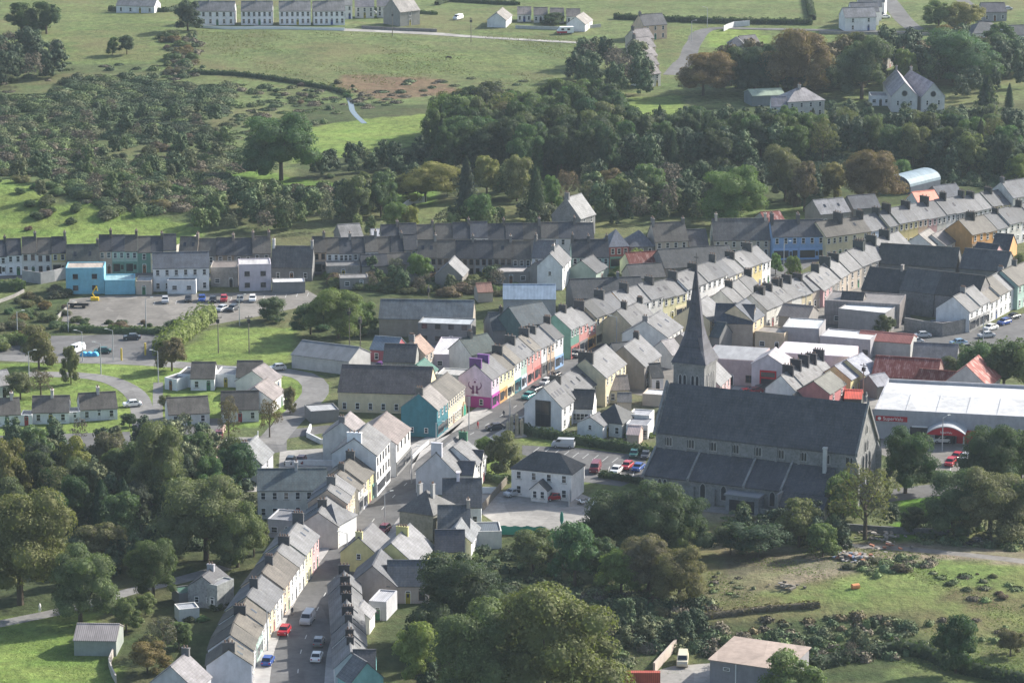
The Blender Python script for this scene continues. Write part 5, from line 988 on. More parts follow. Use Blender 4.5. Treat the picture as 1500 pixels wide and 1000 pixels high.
# ---------------------------------------------------------------- supermarket
def supermarket():
    a, b = rowline([(1281, 600), (1493, 611)], 6.2); ax = (b - a).normalized(); L = (b - a).length + 8; D = 27
    r = root('supermarket', (a.x, a.y, 0), math.atan2(ax.y, ax.x), 'supermarket with a broad white roof and a red arched entrance canopy', 'supermarket')
    m = MB(); m.box(0, L, 0, D, -.4, 5.6, 0); p = .35
    for q in ((0, L, 0, p), (0, L, D - p, D), (0, p, p, D - p), (L - p, L, p, D - p)): m.box(*q, 5.6, 6.4, 0)
    link('wall', m.mesh('wall', [mat('panel_cladding', f_wall, .6)]), r, (.40, .40, .42))
    m = MB(); k = 6
    m.prism([(p + .01, 5.62), (D - p - .01, 5.62), (D - p - .01, 5.7), (D / 2, 6.6), (p + .01, 5.7)], p + .01, L - p - .01, 0)
    for i in range(1, k): m.prism([(p + .1, 5.74), (D / 2, 6.65), (D / 2, 6.69), (p + .1, 5.78)], L * i / k - .06, L * i / k + .06, 1)
    link('roof', m.mesh('roof', [mat('membrane', f_road(.46, .58), .7), GALV]), r)
    s = MB(); s.box(.3, 7.0, -.14, -.002, 3.9, 5.0, 0); sign = link('sign', s.mesh('sign', [REDM]), r)
    def text(t, parent, loc, size, rot=(R(90), 0, 0), m_=WHITE):
        c = bpy.data.curves.new('lettering', 'FONT'); c.body = t; c.size = size; c.extrude = .02; c.align_x = 'CENTER'; c.align_y = 'CENTER'; c.materials.append(m_)
        q = bpy.data.objects.new('t', c); COL.objects.link(q); me = bpy.data.meshes.new_from_object(q.evaluated_get(bpy.context.evaluated_depsgraph_get())); bpy.data.objects.remove(q)
        o = link('lettering', me, parent); o.location = loc; o.rotation_euler = rot; return o
    text('SuperValu', sign, (4.0, -.17, 4.45), 1.05)
    s = MB(); s.tube((1.1, -.15, 4.45), (1.1, -.19, 4.45), .36, .36, 12); link('emblem', s.mesh('emblem', [WHITE]), sign)
    # entrance: glazed recess, curved canopy, red fascia
    cx, cw = 15.6, 8.0
    m = MB(); m.box(7.6, 11.3, -.1, -.002, .2, 2.9, 1); link('window', m.mesh('window', [WHITE, GLASS]), r); m = MB(); m.box(8.0, 11.3, -.12, -.101, 2.9, 3.2, 0); link('white_panel', m.mesh('panel', [WHITE]), r)
    m = MB(); n = 14; R_ = 13.0; h0 = 2.9; pts = []
    for i in range(n + 1):
        t = (i / n - .5) * 2; x = cx + t * cw / 2; z = h0 + 1.5 * (1 - t * t); pts.append((x, z))
    prof = pts + [(x, z - .3) for x, z in reversed(pts)]
    o = len(m.v)
    for i in range(n):
        (x0, z0), (x1, z1) = pts[i], pts[i + 1]; m.add([(x0, -4.6, z0), (x1, -4.6, z1), (x1, 0, z1), (x0, 0, z0), (x0, -4.6, z0 + .22), (x1, -4.6, z1 + .22), (x1, 0, z1 + .22), (x0, 0, z0 + .22)], [(0, 3, 2, 1), (4, 5, 6, 7), (0, 1, 5, 4), (2, 3, 7, 6)], 0)
        m.add([(x0, -4.5, h0 - .25), (x1, -4.5, h0 - .25), (x1, -4.5, z1 - .01), (x0, -4.5, z0 - .01)], [(0, 1, 2, 3), (3, 2, 1, 0)][:1], 1)
        m.add([(x0, -4.3, h0 - .25), (x1, -4.3, h0 - .25), (x1, -4.3, z1 - .01), (x0, -4.3, z0 - .01)], [(3, 2, 1, 0)], 1)
    for x in (cx - cw / 2 + .3, cx + cw / 2 - .3): m.tube((x, -4.3, 0), (x, -4.3, h0), .14, .14, 8, 0)
    can = link('canopy', m.mesh('canopy', [GALV, REDM]), r); text('SuperValu', can, (cx, -4.56, 3.25), .62)
    m = MB(); m.box(cx - 2.6, cx + 1.6, -1.2, -.01, 0, 2.4, 1); m.box(cx - 2.8, cx + 1.8, -1.4, -.005, 2.4, 2.6, 0); link('entrance_lobby', m.mesh('lobby', [GALV, GLASS]), r)
    m = MB(); m.box(cx + 1.9, cx + 7.5, -.5, -.002, 0, 2.8, 0); link('red_panel', m.mesh('panel', [REDM]), r)
    m = MB(); m.box(L - .5, L + .2, -.2, .5, -.3, 6.9, 0); link('corner_post', m.mesh('post', [WHITE]), r)
supermarket()

# ---------------------------------------------------------------- parish house with hipped roof and porch
def parish():
    r = one(749, 686, 837.3, 694.7, 5.6, 7.6, 3.1, (.72, .70, .68), (.075, .08, .085), 'white two-storey house with dark hipped roof and gabled porch by the church', hip=True, nw=4, door=False, ws=1.05, chim=(), gr=0)
    for k in (.3, .7): link('window', win_mesh(.9, 1.2), r, None, (12.95, 0, 0)) if False else None
    m = MB(); c = 6.7; m.prismy([(c - 1.7, 0), (c + 1.7, 0), (c + 1.7, 2.6), (c, 4.1), (c - 1.7, 2.6)], -2.4, -.02, 0); p = link('porch', m.mesh('porch', [WALL]), r, (.72, .7, .68))
    m = MB()
    for s in (0, 1):
        pr = [(c - 2.0, 2.3), (c, 4.12), (c, 4.3), (c - 2.0, 2.48)]
        if s: pr = [(2 * c - x, z) for x, z in reversed(pr)]
        m.prismy(pr, -2.7, -.02, 0)
    link('porch_roof', m.mesh('roof', [SLATE]), p, (.07, .075, .08))
    for x in (c - .85, c + .75): link('window', win_mesh(.9, 1.5), p, None, (x, -2.4, 1.5))
parish()

# ---------------------------------------------------------------- additions to buildings made above
def find(lab):
    for o in bpy.data.objects:
        if o.get('label') == lab: return o
def gable_part(name, owner, mesh, x, y, z, rot=R(-90), col=None):
    return link(name, mesh, owner, col, (x, y, z), rot)
g1 = find('white modern house with a tall dark glazed panel in its gable')
m = MB(); m.box(-1.75, 1.75, -.12, -.003, .6, 6.4, 0)
for k in range(3): m.box(-1.55 + k * 1.05, -.6 + k * 1.05, -.15, -.121, .8, 3.4, 1); m.box(-1.55 + k * 1.05, -.6 + k * 1.05, -.15, -.121, 3.6, 6.2, 1)
gable_part('gable_window', g1, m.mesh('window', [DARK, GLASS]), 0.012, 4.3, 0)
# lilac gable: purple lower storey, small window and the painted figure (plain emblem of two raised arms and a head)
g2 = find('lilac gabled house with purple chimney and a purple figure painted on its gable')
m = MB(); m.box(-3.75, 3.75, -.05, -.003, 0, 2.55, 0); m.box(-3.2, -1.0, -.08, -.051, .2, 2.4, 1)
gable_part('painted_band', g2, m.mesh('band', [TINT, mat('lilac_paint', None, .9, (.5, .42, .5))]), 0.012, 3.9, 0, col=(.38, .04, .24))
gable_part('window', g2, win_mesh(.9, 1.3), -.05, 2.4, 1.35)
m = MB(); Z0 = 4.0
m.tube((0, -.035, Z0 + 1.75), (0, -.005, Z0 + 1.75), .26, .26, 12)
for q in range(5): m.tube((-.44 + .22 * q, -.03, Z0 + 2.2 + .12 * (2 - abs(q - 2))), (-.44 + .22 * q, -.005, Z0 + 2.2 + .12 * (2 - abs(q - 2))), .08, .08, 8)
for s in (-1, 1):
    arc = [(s * (.35 + 1.15 * math.cos(t)), Z0 + 1.1 + 1.0 * math.sin(t)) for t in [R(-88 + i * 18) for i in range(8)]]
    for i in range(7):
        (x0, z0), (x1, z1) = arc[i], arc[i + 1]; w_ = .2 - .02 * i; m.tube((x0, -.02, z0), (x1, -.02, z1), w_, w_ - .02, 5)
    m.box(min(s * .15, s * .8), max(s * .15, s * .8), -.04, -.005, Z0 - .95, Z0 - .35); m.box(min(s * .25, s * .65), max(s * .25, s * .65), -.041, -.004, Z0 - .35, Z0 + .9)
gable_part('painted_emblem', g2, m.mesh('emblem', [TINT]), 0.012, 3.9, 0, col=(.16, .05, .14))
g3 = find('cream house with arched entrance and green hanging banner near the purple gable')
m = MB(); pr = lancet(None, 0, 0, 2.4, 3.2, 0); m.prismy(pr, -.3, -.003, 0); m.prismy(lancet(None, 0, 0, 1.9, 2.8, 0), -.33, -.301, 1); gable_part('arched_entrance', g3, m.mesh('arch', [mat('pale_arch', None, .8, (.6, .45, .3)), mat('green_cloth', None, .8, (.02, .24, .16))]), 5.0, 0, 0, 0)

# ---------------------------------------------------------------- twin-gabled church building in the wood, barrel-roofed shed
def twin():
    a, b = rowline([(1306, 142), (1344, 142)], 5.0); c, d = rowline([(1350, 142), (1384, 141)], 5.0)
    for k, (p, q, l) in enumerate(((a, b, 'left gabled hall of the pale twin-gabled convent, round window in its gable'), (c, d, 'right gabled hall of the pale twin-gabled convent'))):
        ax = q - p; W_ = ax.length; z = 5.2 if k == 0 else 4.9; r = root('convent_hall', (p.x, p.y, float(T(p.x, p.y))), math.atan2(ax.y, ax.x), l, 'hall', 'twin-gabled convent')
        m = MB(); m.prismy([(0, -.4), (W_, -.4), (W_, z), (W_ / 2, z + 4.4), (0, z)], 0, 27, 0); link('wall', m.mesh('wall', [WALL]), r, (.62, .6, .58))
        m = MB(); s = 4.4 / (W_ / 2)
        for g in (0, 1):
            pr = [(-.25, z - .25 * s + .02), (W_ / 2, z + 4.42), (W_ / 2, z + 4.65), (-.25, z - .25 * s + .25)]
            if g: pr = [(W_ - x, zz) for x, zz in reversed(pr)]
            m.prismy(pr, -.25, 27.2, 0)
        ro = link('roof', m.mesh('roof', [SLATE]), r, (.36, .33, .35)); link('chimney', chim_mesh(.6, 1, 1.0, 2), ro, (.4, .38, .36), (W_ / 2, 26, z + 4.6))
        m = MB(); m.tube((W_ / 2, -.06, z + .9), (W_ / 2, -.002, z + .9), 1.05, 1.05, 14, 0); m.tube((W_ / 2, -.09, z + .9), (W_ / 2, -.061, z + .9), .85, .85, 14, 1); link('round_window', m.mesh('window', [STONE, GLASS]), r, (.35, .33, .3))
        for x in (W_ * .25, W_ * .75): link('window', win_mesh(.8, 1.6), r, None, (x, 0, 3))
twin()
flatb(1276, 141, 1304, 141, 3.2, 8, 'white', (.3, .3, .32), 'low white wing left of the twin-gabled convent', name='annex', cat='annex', nw=3)
def barrel():
    a, b = rowline([(1334, 274), (1358, 268)], 2.2); r = root('barrel_shed', (a.x, a.y, 0), math.atan2(b.y - a.y, b.x - a.x), 'shed with a rounded pale blue iron roof beside the orange tree', 'shed')
    L = 15; Rr = 4.6; n = 12; m = MB()
    pts = [(Rr - Rr * math.cos(math.pi * i / n), 2.2 + Rr * .62 * math.sin(math.pi * i / n)) for i in range(n + 1)]
    m.ring([[(x, y, z) for y, z in pts + [(2 * Rr, -.3), (0, -.3)]] for x in (0, L)], 0); link('wall', m.mesh('wall', [WALL]), r, (.1, .12, .15))
    m = MB()
    for i in range(n):
        (y0, z0), (y1, z1) = pts[i], pts[i + 1]; ny0, nz0 = (y0 - Rr) / Rr, (z0 - 2.2) / Rr
        m.add([(-.2, y0, z0 + .03), (L + .2, y0, z0 + .03), (L + .2, y1, z1 + .03), (-.2, y1, z1 + .03)], [(0, 1, 2, 3)])
    link('roof', m.mesh('roof', [CORR]), r, (.26, .34, .39))
barrel()

# ---------------------------------------------------------------- light industrial shed with pink roof, bottom right
def pinkshed():
    a, b = rowline([(1040, 966), (1150, 982)], 4.4); ax = b - a
    r = root('industrial_shed', (a.x, a.y, 0), math.atan2(ax.y, ax.x), 'grey block-built shed with a flat pinkish roof beside the concrete yard', 'shed'); L, D = ax.length, 11.5
    m = MB(); m.box(0, L, 0, D, -.4, 4.4); link('wall', m.mesh('wall', [WALL]), r, (.3, .29, .31)); m = MB(); m.prism([(-.3, 4.41), (D + .3, 4.9), (D + .3, 5.05), (-.3, 4.56)], -.3, L + .3, 0); link('roof', m.mesh('roof', [mat('pink_sheet', f_road(.34, .43, (1, .79, .66)), .7)]), r)
    m = MB(); m.box(4.6, 4.75, -.12, -.003, 0, 4.3); link('downpipe', m.mesh('pipe', [WHITE]), r); link('window', win_mesh(1.2, .6), r, None, (3, 0, 3.2))
pinkshed()

g4 = find('pale gabled entrance block with a dark red doorway on the market hall')
m = MB(); m.box(-1.9, 1.9, -.12, -.003, 0, 4.3, 0); m.box(-1.6, 1.6, -.15, -.121, .1, 2.4, 1); m.box(-1.6, 1.6, -.15, -.121, 2.8, 3.9, 1); gable_part('doorway', g4, m.mesh('doorway', [REDM, GLASS]), 0.012, 3.7, 0)
# ---------------------------------------------------------------- vehicles
def car_proto(kind):
    if kind == 'car': Lh, W_, prof = 2.1, .87, [(-2.1, .30), (-2.12, .62), (-1.95, .86), (-1.15, .95), (1.45, .93), (2.02, .84), (2.12, .62), (2.08, .30)]; cab = [(-1.2, .93), (-.62, 1.42), (.85, 1.46), (1.55, .93)]
    elif kind == 'hatch': Lh, W_, prof = 1.9, .85, [(-1.92, .30), (-1.95, .65), (-1.8, .9), (-1.05, 1.0), (1.7, .98), (1.9, .9), (1.94, .6), (1.9, .30)]; cab = [(-1.1, .98), (-.5, 1.5), (1.25, 1.52), (1.82, .96)]
    else: Lh, W_, prof = 2.4, .95, [(-2.4, .32), (-2.45, .8), (-2.2, 1.15), (-1.7, 1.25), (2.4, 1.25), (2.45, .7), (2.4, .32)]; cab = [(-1.75, 1.23), (-1.15, 1.95), (2.3, 2.0), (2.42, 1.23)]
    P_ = {}
    m = MB(); k = len(prof)     # body: profile in x-z, pulled in a little at the sides
    rings = []
    for y, s in ((-W_, .985), (-W_ * .93, 1), (W_ * .93, 1), (W_, .985)): rings.append([(x * s, y, .3 + (z - .3) * (1 if abs(y) < W_ * .95 else .9)) for x, z in prof])
    m.ring(rings, 0); wt = W_ * .8
    m.ring([[(x * 1.0, -W_ * .93 if z < 1.3 and z == cab[0][1] or z == cab[-1][1] else -wt, z) for x, z in cab], [(x, W_ * .93 if z == cab[0][1] or z == cab[-1][1] else wt, z) for x, z in cab]], 0)
    P_['body'] = m.mesh('body', [CARP])
    g = MB(); c0, c1, c2, c3 = [Vector((x, 0, z)) for x, z in cab]; e = .015; wb = W_ * .93
    def pane(a, b, c, d): g.add([a, b, c, d], [(0, 1, 2, 3)], 0)
    n0 = Vector((-(c1.z - c0.z), 0, c1.x - c0.x)).normalized() * e
    def lerp(a, b, t): return a + (b - a) * t
    for (p, q, sgn) in ((c0, c1, 1), (c3, c2, -1)):
        n_ = Vector((-(q.z - p.z), 0, (q.x - p.x))).normalized() * e * sgn; a, b = lerp(p, q, .1), lerp(p, q, .9); wa, wb2 = wb + (wt - wb) * .1 - .08, wt + .01 - .08
        pts = [(a.x + n_.x, -wa, a.z + n_.z), (a.x + n_.x, wa, a.z + n_.z), (b.x + n_.x, wb2, b.z + n_.z), (b.x + n_.x, -wb2, b.z + n_.z)]
        if kind == 'van' and sgn < 0: q3 = MB(); q3.add(pts, [(0, 1, 2, 3)], 0); P_['rear'] = q3.mesh('rear_window', [GLASS]); continue
        pane(*(pts if sgn < 0 else pts[::-1]))
    hi = 1 if kind != 'van' else .42
    for s in (-1, 1):
        def sp(t, u): # t along, u up
            lo, up_ = lerp(c0, c3, t), lerp(c1, c2, t); q = lerp(lo, up_, u); return (q.x, s * (wb + (wt - wb) * u + e), q.z)
        for t0, t1 in ((.08, .47), (.51, .92)) if kind != 'van' else ((.03, .26), (.3, .31)):
            pts = [sp(t0, .12), sp(t1, .12), sp(t1, .88), sp(t0, .88)]; pane(*(pts if s < 0 else pts[::-1]))
    P_['window'] = g.mesh('window', [GLASS])
    w = MB(); w.tube((0, -.11, 0), (0, .11, 0), .31, .31, 12, 0); w.tube((0, -.125, 0), (0, .125, 0), .18, .18, 8, 1); P_['wheel'] = w.mesh('wheel', [RUBB, GALV])
    h = MB(); h.box(-.04, .02, -.16, .16, -.07, .07); P_['headlight'] = h.mesh('headlight', [LAMPG]); h = MB(); h.box(-.02, .04, -.13, .13, -.1, .1); P_['tail_light'] = h.mesh('tail_light', [REDM])
    P_['pos'] = (Lh, W_, prof[1][1]); return P_
CARS = {k: car_proto(k) for k in ('car', 'hatch', 'van')}
CC = dict(white=(.75, .75, .74), silver=(.45, .46, .47), black=(.02, .02, .025), dark=(.05, .055, .065), blue=(.03, .08, .3), red=(.4, .02, .03), green=(.02, .09, .08), grey=(.18, .19, .2), teal=(.05, .25, .25), purple=(.16, .06, .2), lightblue=(.25, .38, .5), maroon=(.16, .02, .03), cream=(.62, .56, .42))
def car(px, py, deg, c, kind, label, group=None, z=0):
    q = CARS[kind]; p = P(px, py); r = root('parked_car' if kind != 'van' else 'parked_van', (p.x, p.y, p.z + .03 + z), R(deg), label, 'car' if kind != 'van' else 'van', group); Lh, W_, hz = q['pos']
    link('body', q['body'], r, CC[c]); link('window', q['window'], r)
    if 'rear' in q: link('rear_window', q['rear'], r)
    for x in (-Lh * .64, Lh * .64):
        for s in (-1, 1): link('wheel', q['wheel'], r, None, (x, s * (W_ - .1), .31))
    for s in (-1, 1):
        link('headlight', q['headlight'], r, None, (-Lh - .0, s * (W_ - .25), .66)); link('tail_light', q['tail_light'], r, None, (Lh + .0, s * (W_ - .22), .72))
    return r
D = 90
for a in [
 (392.5, 972, 262, 'blue', 'hatch', 'dark blue car parked by the footpath at the bottom of the lower street'), (416.5, 928, 80, 'red', 'hatch', 'red car parked near the terrace on the lower street'),
 (450.7, 911, 80, 'silver', 'van', 'silver van driving down the lower street'), (464, 966, 265, 'white', 'car', 'white car on the right side of the lower street'), (467, 944, 265, 'grey', 'hatch', 'grey car just ahead of the white car on the lower street'),
 (534.7, 820, 78, 'white', 'car', 'white car parked beside the yellow house'), (544, 802, 75, 'lightblue', 'hatch', 'pale blue car parked ahead of the white one by the yellow house'), (562.7, 779, 72, 'maroon', 'hatch', 'dark red car below the tall lamp on the lower street'),
 (775, 583, 60, 'teal', 'car', 'teal car beside the white modern house'), (785, 573, 60, 'dark', 'car', 'dark car parked first beyond the teal car'), (800, 563, 60, 'silver', 'hatch', 'silver car parked second beyond the teal car'), (812, 553, 60, 'black', 'car', 'black car parked third beyond the teal car'),
 (726, 629, 20, 'dark', 'car', 'dark car turning by the memorial'), (761, 621, 60, 'black', 'car', 'black car parked below the white modern house'), (849, 522, 60, 'grey', 'hatch', 'grey car on the main street beside the green gable'),
 (825, 655, -10, 'silver', 'van', 'silver van parked alone beside the church hedge'), (929, 668, 80, 'green', 'car', 'green car parked under the hedge by the church'), (946, 670, 80, 'dark', 'car', 'dark car next to the green one by the church'),
 (903, 692, 70, 'white', 'car', 'white car parked first in the church row'), (918.7, 686, 70, 'red', 'hatch', 'red car parked second in the church row'), (935, 688, 70, 'blue', 'car', 'blue car parked third in the church row'), (872, 690, 80, 'maroon', 'van', 'red-brown van parked behind the white parish house'),
 (751, 726, 40, 'silver', 'hatch', 'silver car at the left corner of the white parish house'), (812, 732, 20, 'red', 'hatch', 'red car in front of the white parish house'),
 (1381, 648, 0, 'white', 'car', 'white car stopped in the supermarket entrance'), (1392, 681, 70, 'red', 'hatch', 'red car nearest the trees in the supermarket car park'), (1402, 672, 60, 'red', 'car', 'second red car beside the silver one at the supermarket'), (1415, 673, 60, 'silver', 'car', 'silver car at the supermarket'),
 (242, 443, 95, 'silver', 'hatch', 'silver car standing alone in the upper car park'), (276, 441, 92, 'dark', 'hatch', 'dark car, first of the row in the upper car park'), (296, 441, 92, 'blue', 'hatch', 'blue car in the row of the upper car park'), (312, 442, 92, 'black', 'car', 'black car between the blue and red ones in the upper car park'),
 (328, 441, 92, 'red', 'hatch', 'red car in the row of the upper car park'), (352, 441, 92, 'grey', 'car', 'grey car right of the red one in the upper car park'), (370, 441, 92, 'white', 'hatch', 'white car at the right end of the row in the upper car park'), (326, 455, 60, 'silver', 'car', 'silver car parked askew in front of the row in the upper car park'), (341, 455, 70, 'dark', 'hatch', 'dark car parked askew beside the silver one in the upper car park'),
 (193.5, 497, 5, 'dark', 'car', 'dark car parked across the lower car park'), (150.7, 517, 4, 'green', 'car', 'very dark green car at the edge of the lower car park'), (112, 516, 60, 'white', 'van', 'white van partly behind the slim tree'),
 (194, 595, 15, 'white', 'car', 'white car on the estate road'), (406.7, 542, 20, 'silver', 'hatch', 'silver car on the bend by the gabled bungalows'), (321, 641, 95, 'maroon', 'hatch', 'maroon car in the concrete yard'), (425, 679, 80, 'dark', 'hatch', 'dark car in the small walled yard'), (441, 678, 80, 'maroon', 'hatch', 'maroon car in the small walled yard'), (355, 612, 10, 'grey', 'hatch', 'grey car beside the bungalow with bare trees'),
 (558, 539, 60, 'purple', 'car', 'purple car beside the stained grey shed'), (538, 527, 80, 'green', 'hatch', 'dark green car by the pinkish gable'),
 (1327, 473, 10, 'dark', 'car', 'dark car against the stone yard wall'), (1364, 487, 10, 'white', 'car', 'white car, first in the right car park'), (1384, 484, 10, 'maroon', 'van', 'dark red van beside the white car in the right car park'), (1351, 494, 10, 'silver', 'car', 'silver car, nearer of two in the right car park'), (1340, 503, 15, 'silver', 'car', 'silver car beside the faded red roof'), (1368, 478, 10, 'grey', 'car', 'grey car behind the white one in the right car park'),
 (1404, 505, 20, 'lightblue', 'car', 'pale blue car leaving the right car park'), (1451, 483, 45, 'white', 'car', 'white car in front of the white terrace'), (1471, 475, 45, 'blue', 'hatch', 'blue car in front of the white terrace'), (1484, 467, 45, 'dark', 'car', 'dark car at the far end of the white terrace'), (1445, 494, 20, 'silver', 'car', 'silver car at the right car park exit'), (1413, 512, 10, 'grey', 'car', 'grey car by the hedge of the right car park'),
 (1091, 578, 20, 'red', 'car', 'red car behind the church roof'), (1104, 576, 20, 'maroon', 'car', 'dark red car behind the church roof'), (1075, 582, 20, 'white', 'car', 'white car behind the church roof'), (1120, 570, 10, 'dark', 'car', 'dark car by the market hall entrance'),
 (1290, 24, 5, 'dark', 'car', 'far dark car beside the white far house'), (1296, 27, 5, 'white', 'car', 'far white car beside the white far house'), (671, 29, 60, 'white', 'van', 'far white van on the grass verge'), (1475, 15, 10, 'silver', 'car', 'far silver car at the top right'),
 (1000, 972, 85, 'cream', 'van', 'cream van in the walled concrete yard at the bottom'), (560, 14, 0, 'white', 'car', 'far white car beside the far pale houses'), (546, 22, 0, 'silver', 'car', 'far silver car below the far pale houses'), (280, 879, 20, 'red', 'car', 'red car half under the pale shed in the back gardens')]:
    car(*a)
def camper():
    p = P(828, 50); r = root('motor_camper', (p.x, p.y, p.z), R(8), 'white and red camper van parked on the far gravel', 'camper'); m = MB()
    m.prismy([(-3, .5), (3, .5), (3, 2.7), (-2.0, 2.7), (-2.3, 2.0), (-3, 1.3)], -1.1, 1.1, 0); link('body', m.mesh('body', [WHITE]), r); m = MB(); m.box(-3.03, .5, -1.13, 1.13, .5, 1.15); link('skirt', m.mesh('skirt', [REDM]), r)
    m = MB(); m.box(-1.6, -.6, -1.13, -1.105, 1.5, 2.2); m.box(.6, 1.6, -1.13, -1.105, 1.5, 2.2); link('window', m.mesh('window', [GLASS]), r)
    for x in (-2, 2):
        for s in (-1, 1): link('wheel', CARS['car']['wheel'], r, None, (x, s * 1.0, .33))
camper()
# covered blue things in the lower car park
for i in range(3):
    p = P(123 + 8 * i, 521); m = MB(); k = 8
    m.ring([[(x, .85 * math.cos(t) * s, max(0, .95 * math.sin(t)) * s) for t in [math.pi * j / k for j in range(k + 1)]] for x, s in ((-.75, .7), (-.55, 1), (.55, 1), (.75, .7))], 0)
    o = link('covered_trailer', m.mesh('covered_trailer', [TINT]), None, (.08, .42, .7), (p.x, p.y, .03), R(80)); tag(o, 'small bright blue covered trailer, %s of three in the lower car park' % ('left', 'middle', 'right')[i], 'trailer', 'bright blue covered trailers')
# ---------------------------------------------------------------- street furniture
def lamp_meshes(h):
    a = MB(); a.tube((0, 0, -.3), (0, 0, h), .13, .08, 8); b = MB(); b.tube((0, 0, h - .1), (1.3, 0, h + .35), .05, .04, 6); c = MB(); c.box(1.15, 1.85, -.15, .15, h + .28, h + .42)
    return a.mesh('pole', [GALV]), b.mesh('arm', [GALV]), c.mesh('lamp_head', [LAMPG])
LM = lamp_meshes(7.2)
LAMPS = [(392, 953), (509, 835), (564, 775), (603, 707), (639, 668), (687, 628), (747, 622), (780, 560), (806, 547), (903, 508), (121, 530), (166, 528), (214, 480), (351, 477), (100, 486), (232, 560), (148, 548), (43, 560), (1148, 395), (1440, 500), (1380, 660), (26, 500), (1180, 470), (1013, 60), (1036, 40)]
for i, (x, y) in enumerate(sorted(LAMPS)):
    p = P(x, y); r = root('street_lamp', (p.x, p.y, p.z), rnd.choice((0, 0, 3.14, .5)), 'grey street lamp, %s from the left of all the street lamps' % ordn(i + 1), 'street lamp', 'street lamps')
    for nme, q in zip(('pole', 'arm', 'lamp_head'), LM): link(nme, q, r)
PM = MB(); PM.tube((0, 0, -.3), (0, 0, 9), .14, .09, 8); PM = PM.mesh('pole', [WOOD]); PA = MB(); PA.box(-.9, .9, -.06, .06, 8.4, 8.55); PA.tube((-.8, 0, 8.55), (-.8, 0, 8.75), .05, .05, 5); PA.tube((.8, 0, 8.55), (.8, 0, 8.75), .05, .05, 5); PA.box(-.35, .35, -.3, .3, 7.2, 8.1); PA = PA.mesh('crossarm', [DARK])
for i, (x, y) in enumerate([(320, 517), (365, 517), (512, 505), (528, 517), (628, 470), (575, 53), (690, 62), (1264, 590)]):
    p = P(x, y); r = root('utility_pole', (p.x, p.y, p.z), R(20 * i), 'wooden utility pole with a crossarm, %s from the left' % ordn(i + 1), 'utility pole', 'utility poles'); link('pole', PM, r); link('crossarm', PA, r)
for i, (x, y, c) in enumerate([(178, 528, 'left'), (213, 520, 'right')]):
    p = P(x, y); m = MB(); m.tube((0, 0, -.2), (0, 0, 2.9), .22, .22, 8); o = link('gate_post', m.mesh('gate_post', [TINT]), None, (.6, .45, .08), (p.x, p.y, 0)); tag(o, 'yellow height barrier post, %s of two at the lower car park' % c, 'post', 'yellow posts')
p = P(139, 440); m = MB(); m.box(-1, 1, -.5, .5, 0, .8); m.tube((0, 0, .8), (-.6, 0, 1.8), .18, .15, 6); m.tube((-.6, 0, 1.8), (.5, 0, 3.6), .15, .12, 6); m.tube((.5, 0, 3.6), (.7, 0, 2.4), .12, .1, 6); o = link('yellow_crane', m.mesh('yellow_crane', [TINT]), None, (.75, .5, .03), (p.x, p.y, .02)); tag(o, 'small yellow mechanical arm standing before the sky blue building', 'crane')
p = P(115, 450); m = MB(); m.box(-2.6, 2.6, -.8, .8, .5, .75); m.box(-2.6, 2.6, -.8, -.72, .75, 1.2); m.tube((-1.4, -.85, .4), (-1.4, .85, .4), .38, .38, 10); m.tube((1.4, -.85, .4), (1.4, .85, .4), .38, .38, 10); o = link('flat_trailer', m.mesh('flat_trailer', [DARK]), None, None, (p.x, p.y, .02), R(-3)); tag(o, 'dark flat trailer parked in the gravel car park', 'trailer')
def wall(pts, th, h, m_, label, name='wall', cat='wall', col=None):
    o = strip(name, pts, -th / 2, th / 2, -.3, h, m_, None, drape=True); tag(o, label, cat)
    if col: o.color = (*col, 1)
    return o
wall([(958, 985), (985, 955), (990, 950)], .35, 1.8, WALL, 'tan yard wall left of the cream van', col=(.5, .42, .36)); wall([(915, 1003), (967, 1003)], 1.2, 2.4, CORR, 'red container wall at the bottom edge', col=(.4, .08, .05))
wall([(1325, 484), (1380, 492), (1421, 484)], .5, 3.2, STONE, 'long grey stone yard wall behind the right car park', col=(.22, .21, .2)); wall([(1045, 735), (1100, 750), (1130, 756)], .35, 1.2, STONE, 'pale low wall along the church path', col=(.3, .3, .28))
wall([(1175, 768), (1240, 776), (1330, 782), (1420, 785)], .4, 1.3, STONE, 'dark low stone wall below the church', col=(.15, .15, .15)); wall([(1262, 578), (1240, 598)], .3, 1.4, WALL, 'white garden wall near the red-roofed hut', col=(.6, .6, .58))
wall([(418, 683), (448, 681), (487, 682)], .25, 1.2, WALL, 'white wall of the small yard with two cars', col=(.7, .7, .7)); wall([(376, 690), (378, 640)], .25, 1.4, WALL, 'pale wall beside the concrete yard', col=(.6, .6, .58)); wall([(317, 706), (320, 640), (330, 630)], .25, 1.3, WALL, 'pinkish wall along the left of the concrete yard', col=(.55, .4, .36))
wall([(604, 672), (616, 660), (628, 650)], .2, .8, WALL, 'white wall between the corner shop and the teal house', col=(.7, .7, .7)); wall([(455, 628), (450, 640), (470, 650), (500, 648)], .4, 1.1, WALL, 'curved white wall around the dark lawn', col=(.7, .7, .7))
wall([(707, 748), (730, 722), (745, 705)], .12, 1.6, WOOD, 'weathered wooden fence left of the parish house', 'fence', 'fence'); wall([(700, 722), (727, 722)], .1, 1.3, WHITE, 'white paled fence by the dark-roofed white building', 'fence', 'fence')
wall([(833, 742), (838, 725), (856, 700)], .1, 2.4, GALV, 'tall galvanised fence right of the parish house', 'fence', 'fence'); wall([(258, 374), (290, 357)], .2, 2.6, WALL, 'pale stepped wall beside the green hill', col=(.5, .46, .4)); wall([(590, 308), (605, 298), (625, 296)], .2, 1.8, WALL, 'pale wall in the garden behind the terrace', col=(.55, .54, .5))
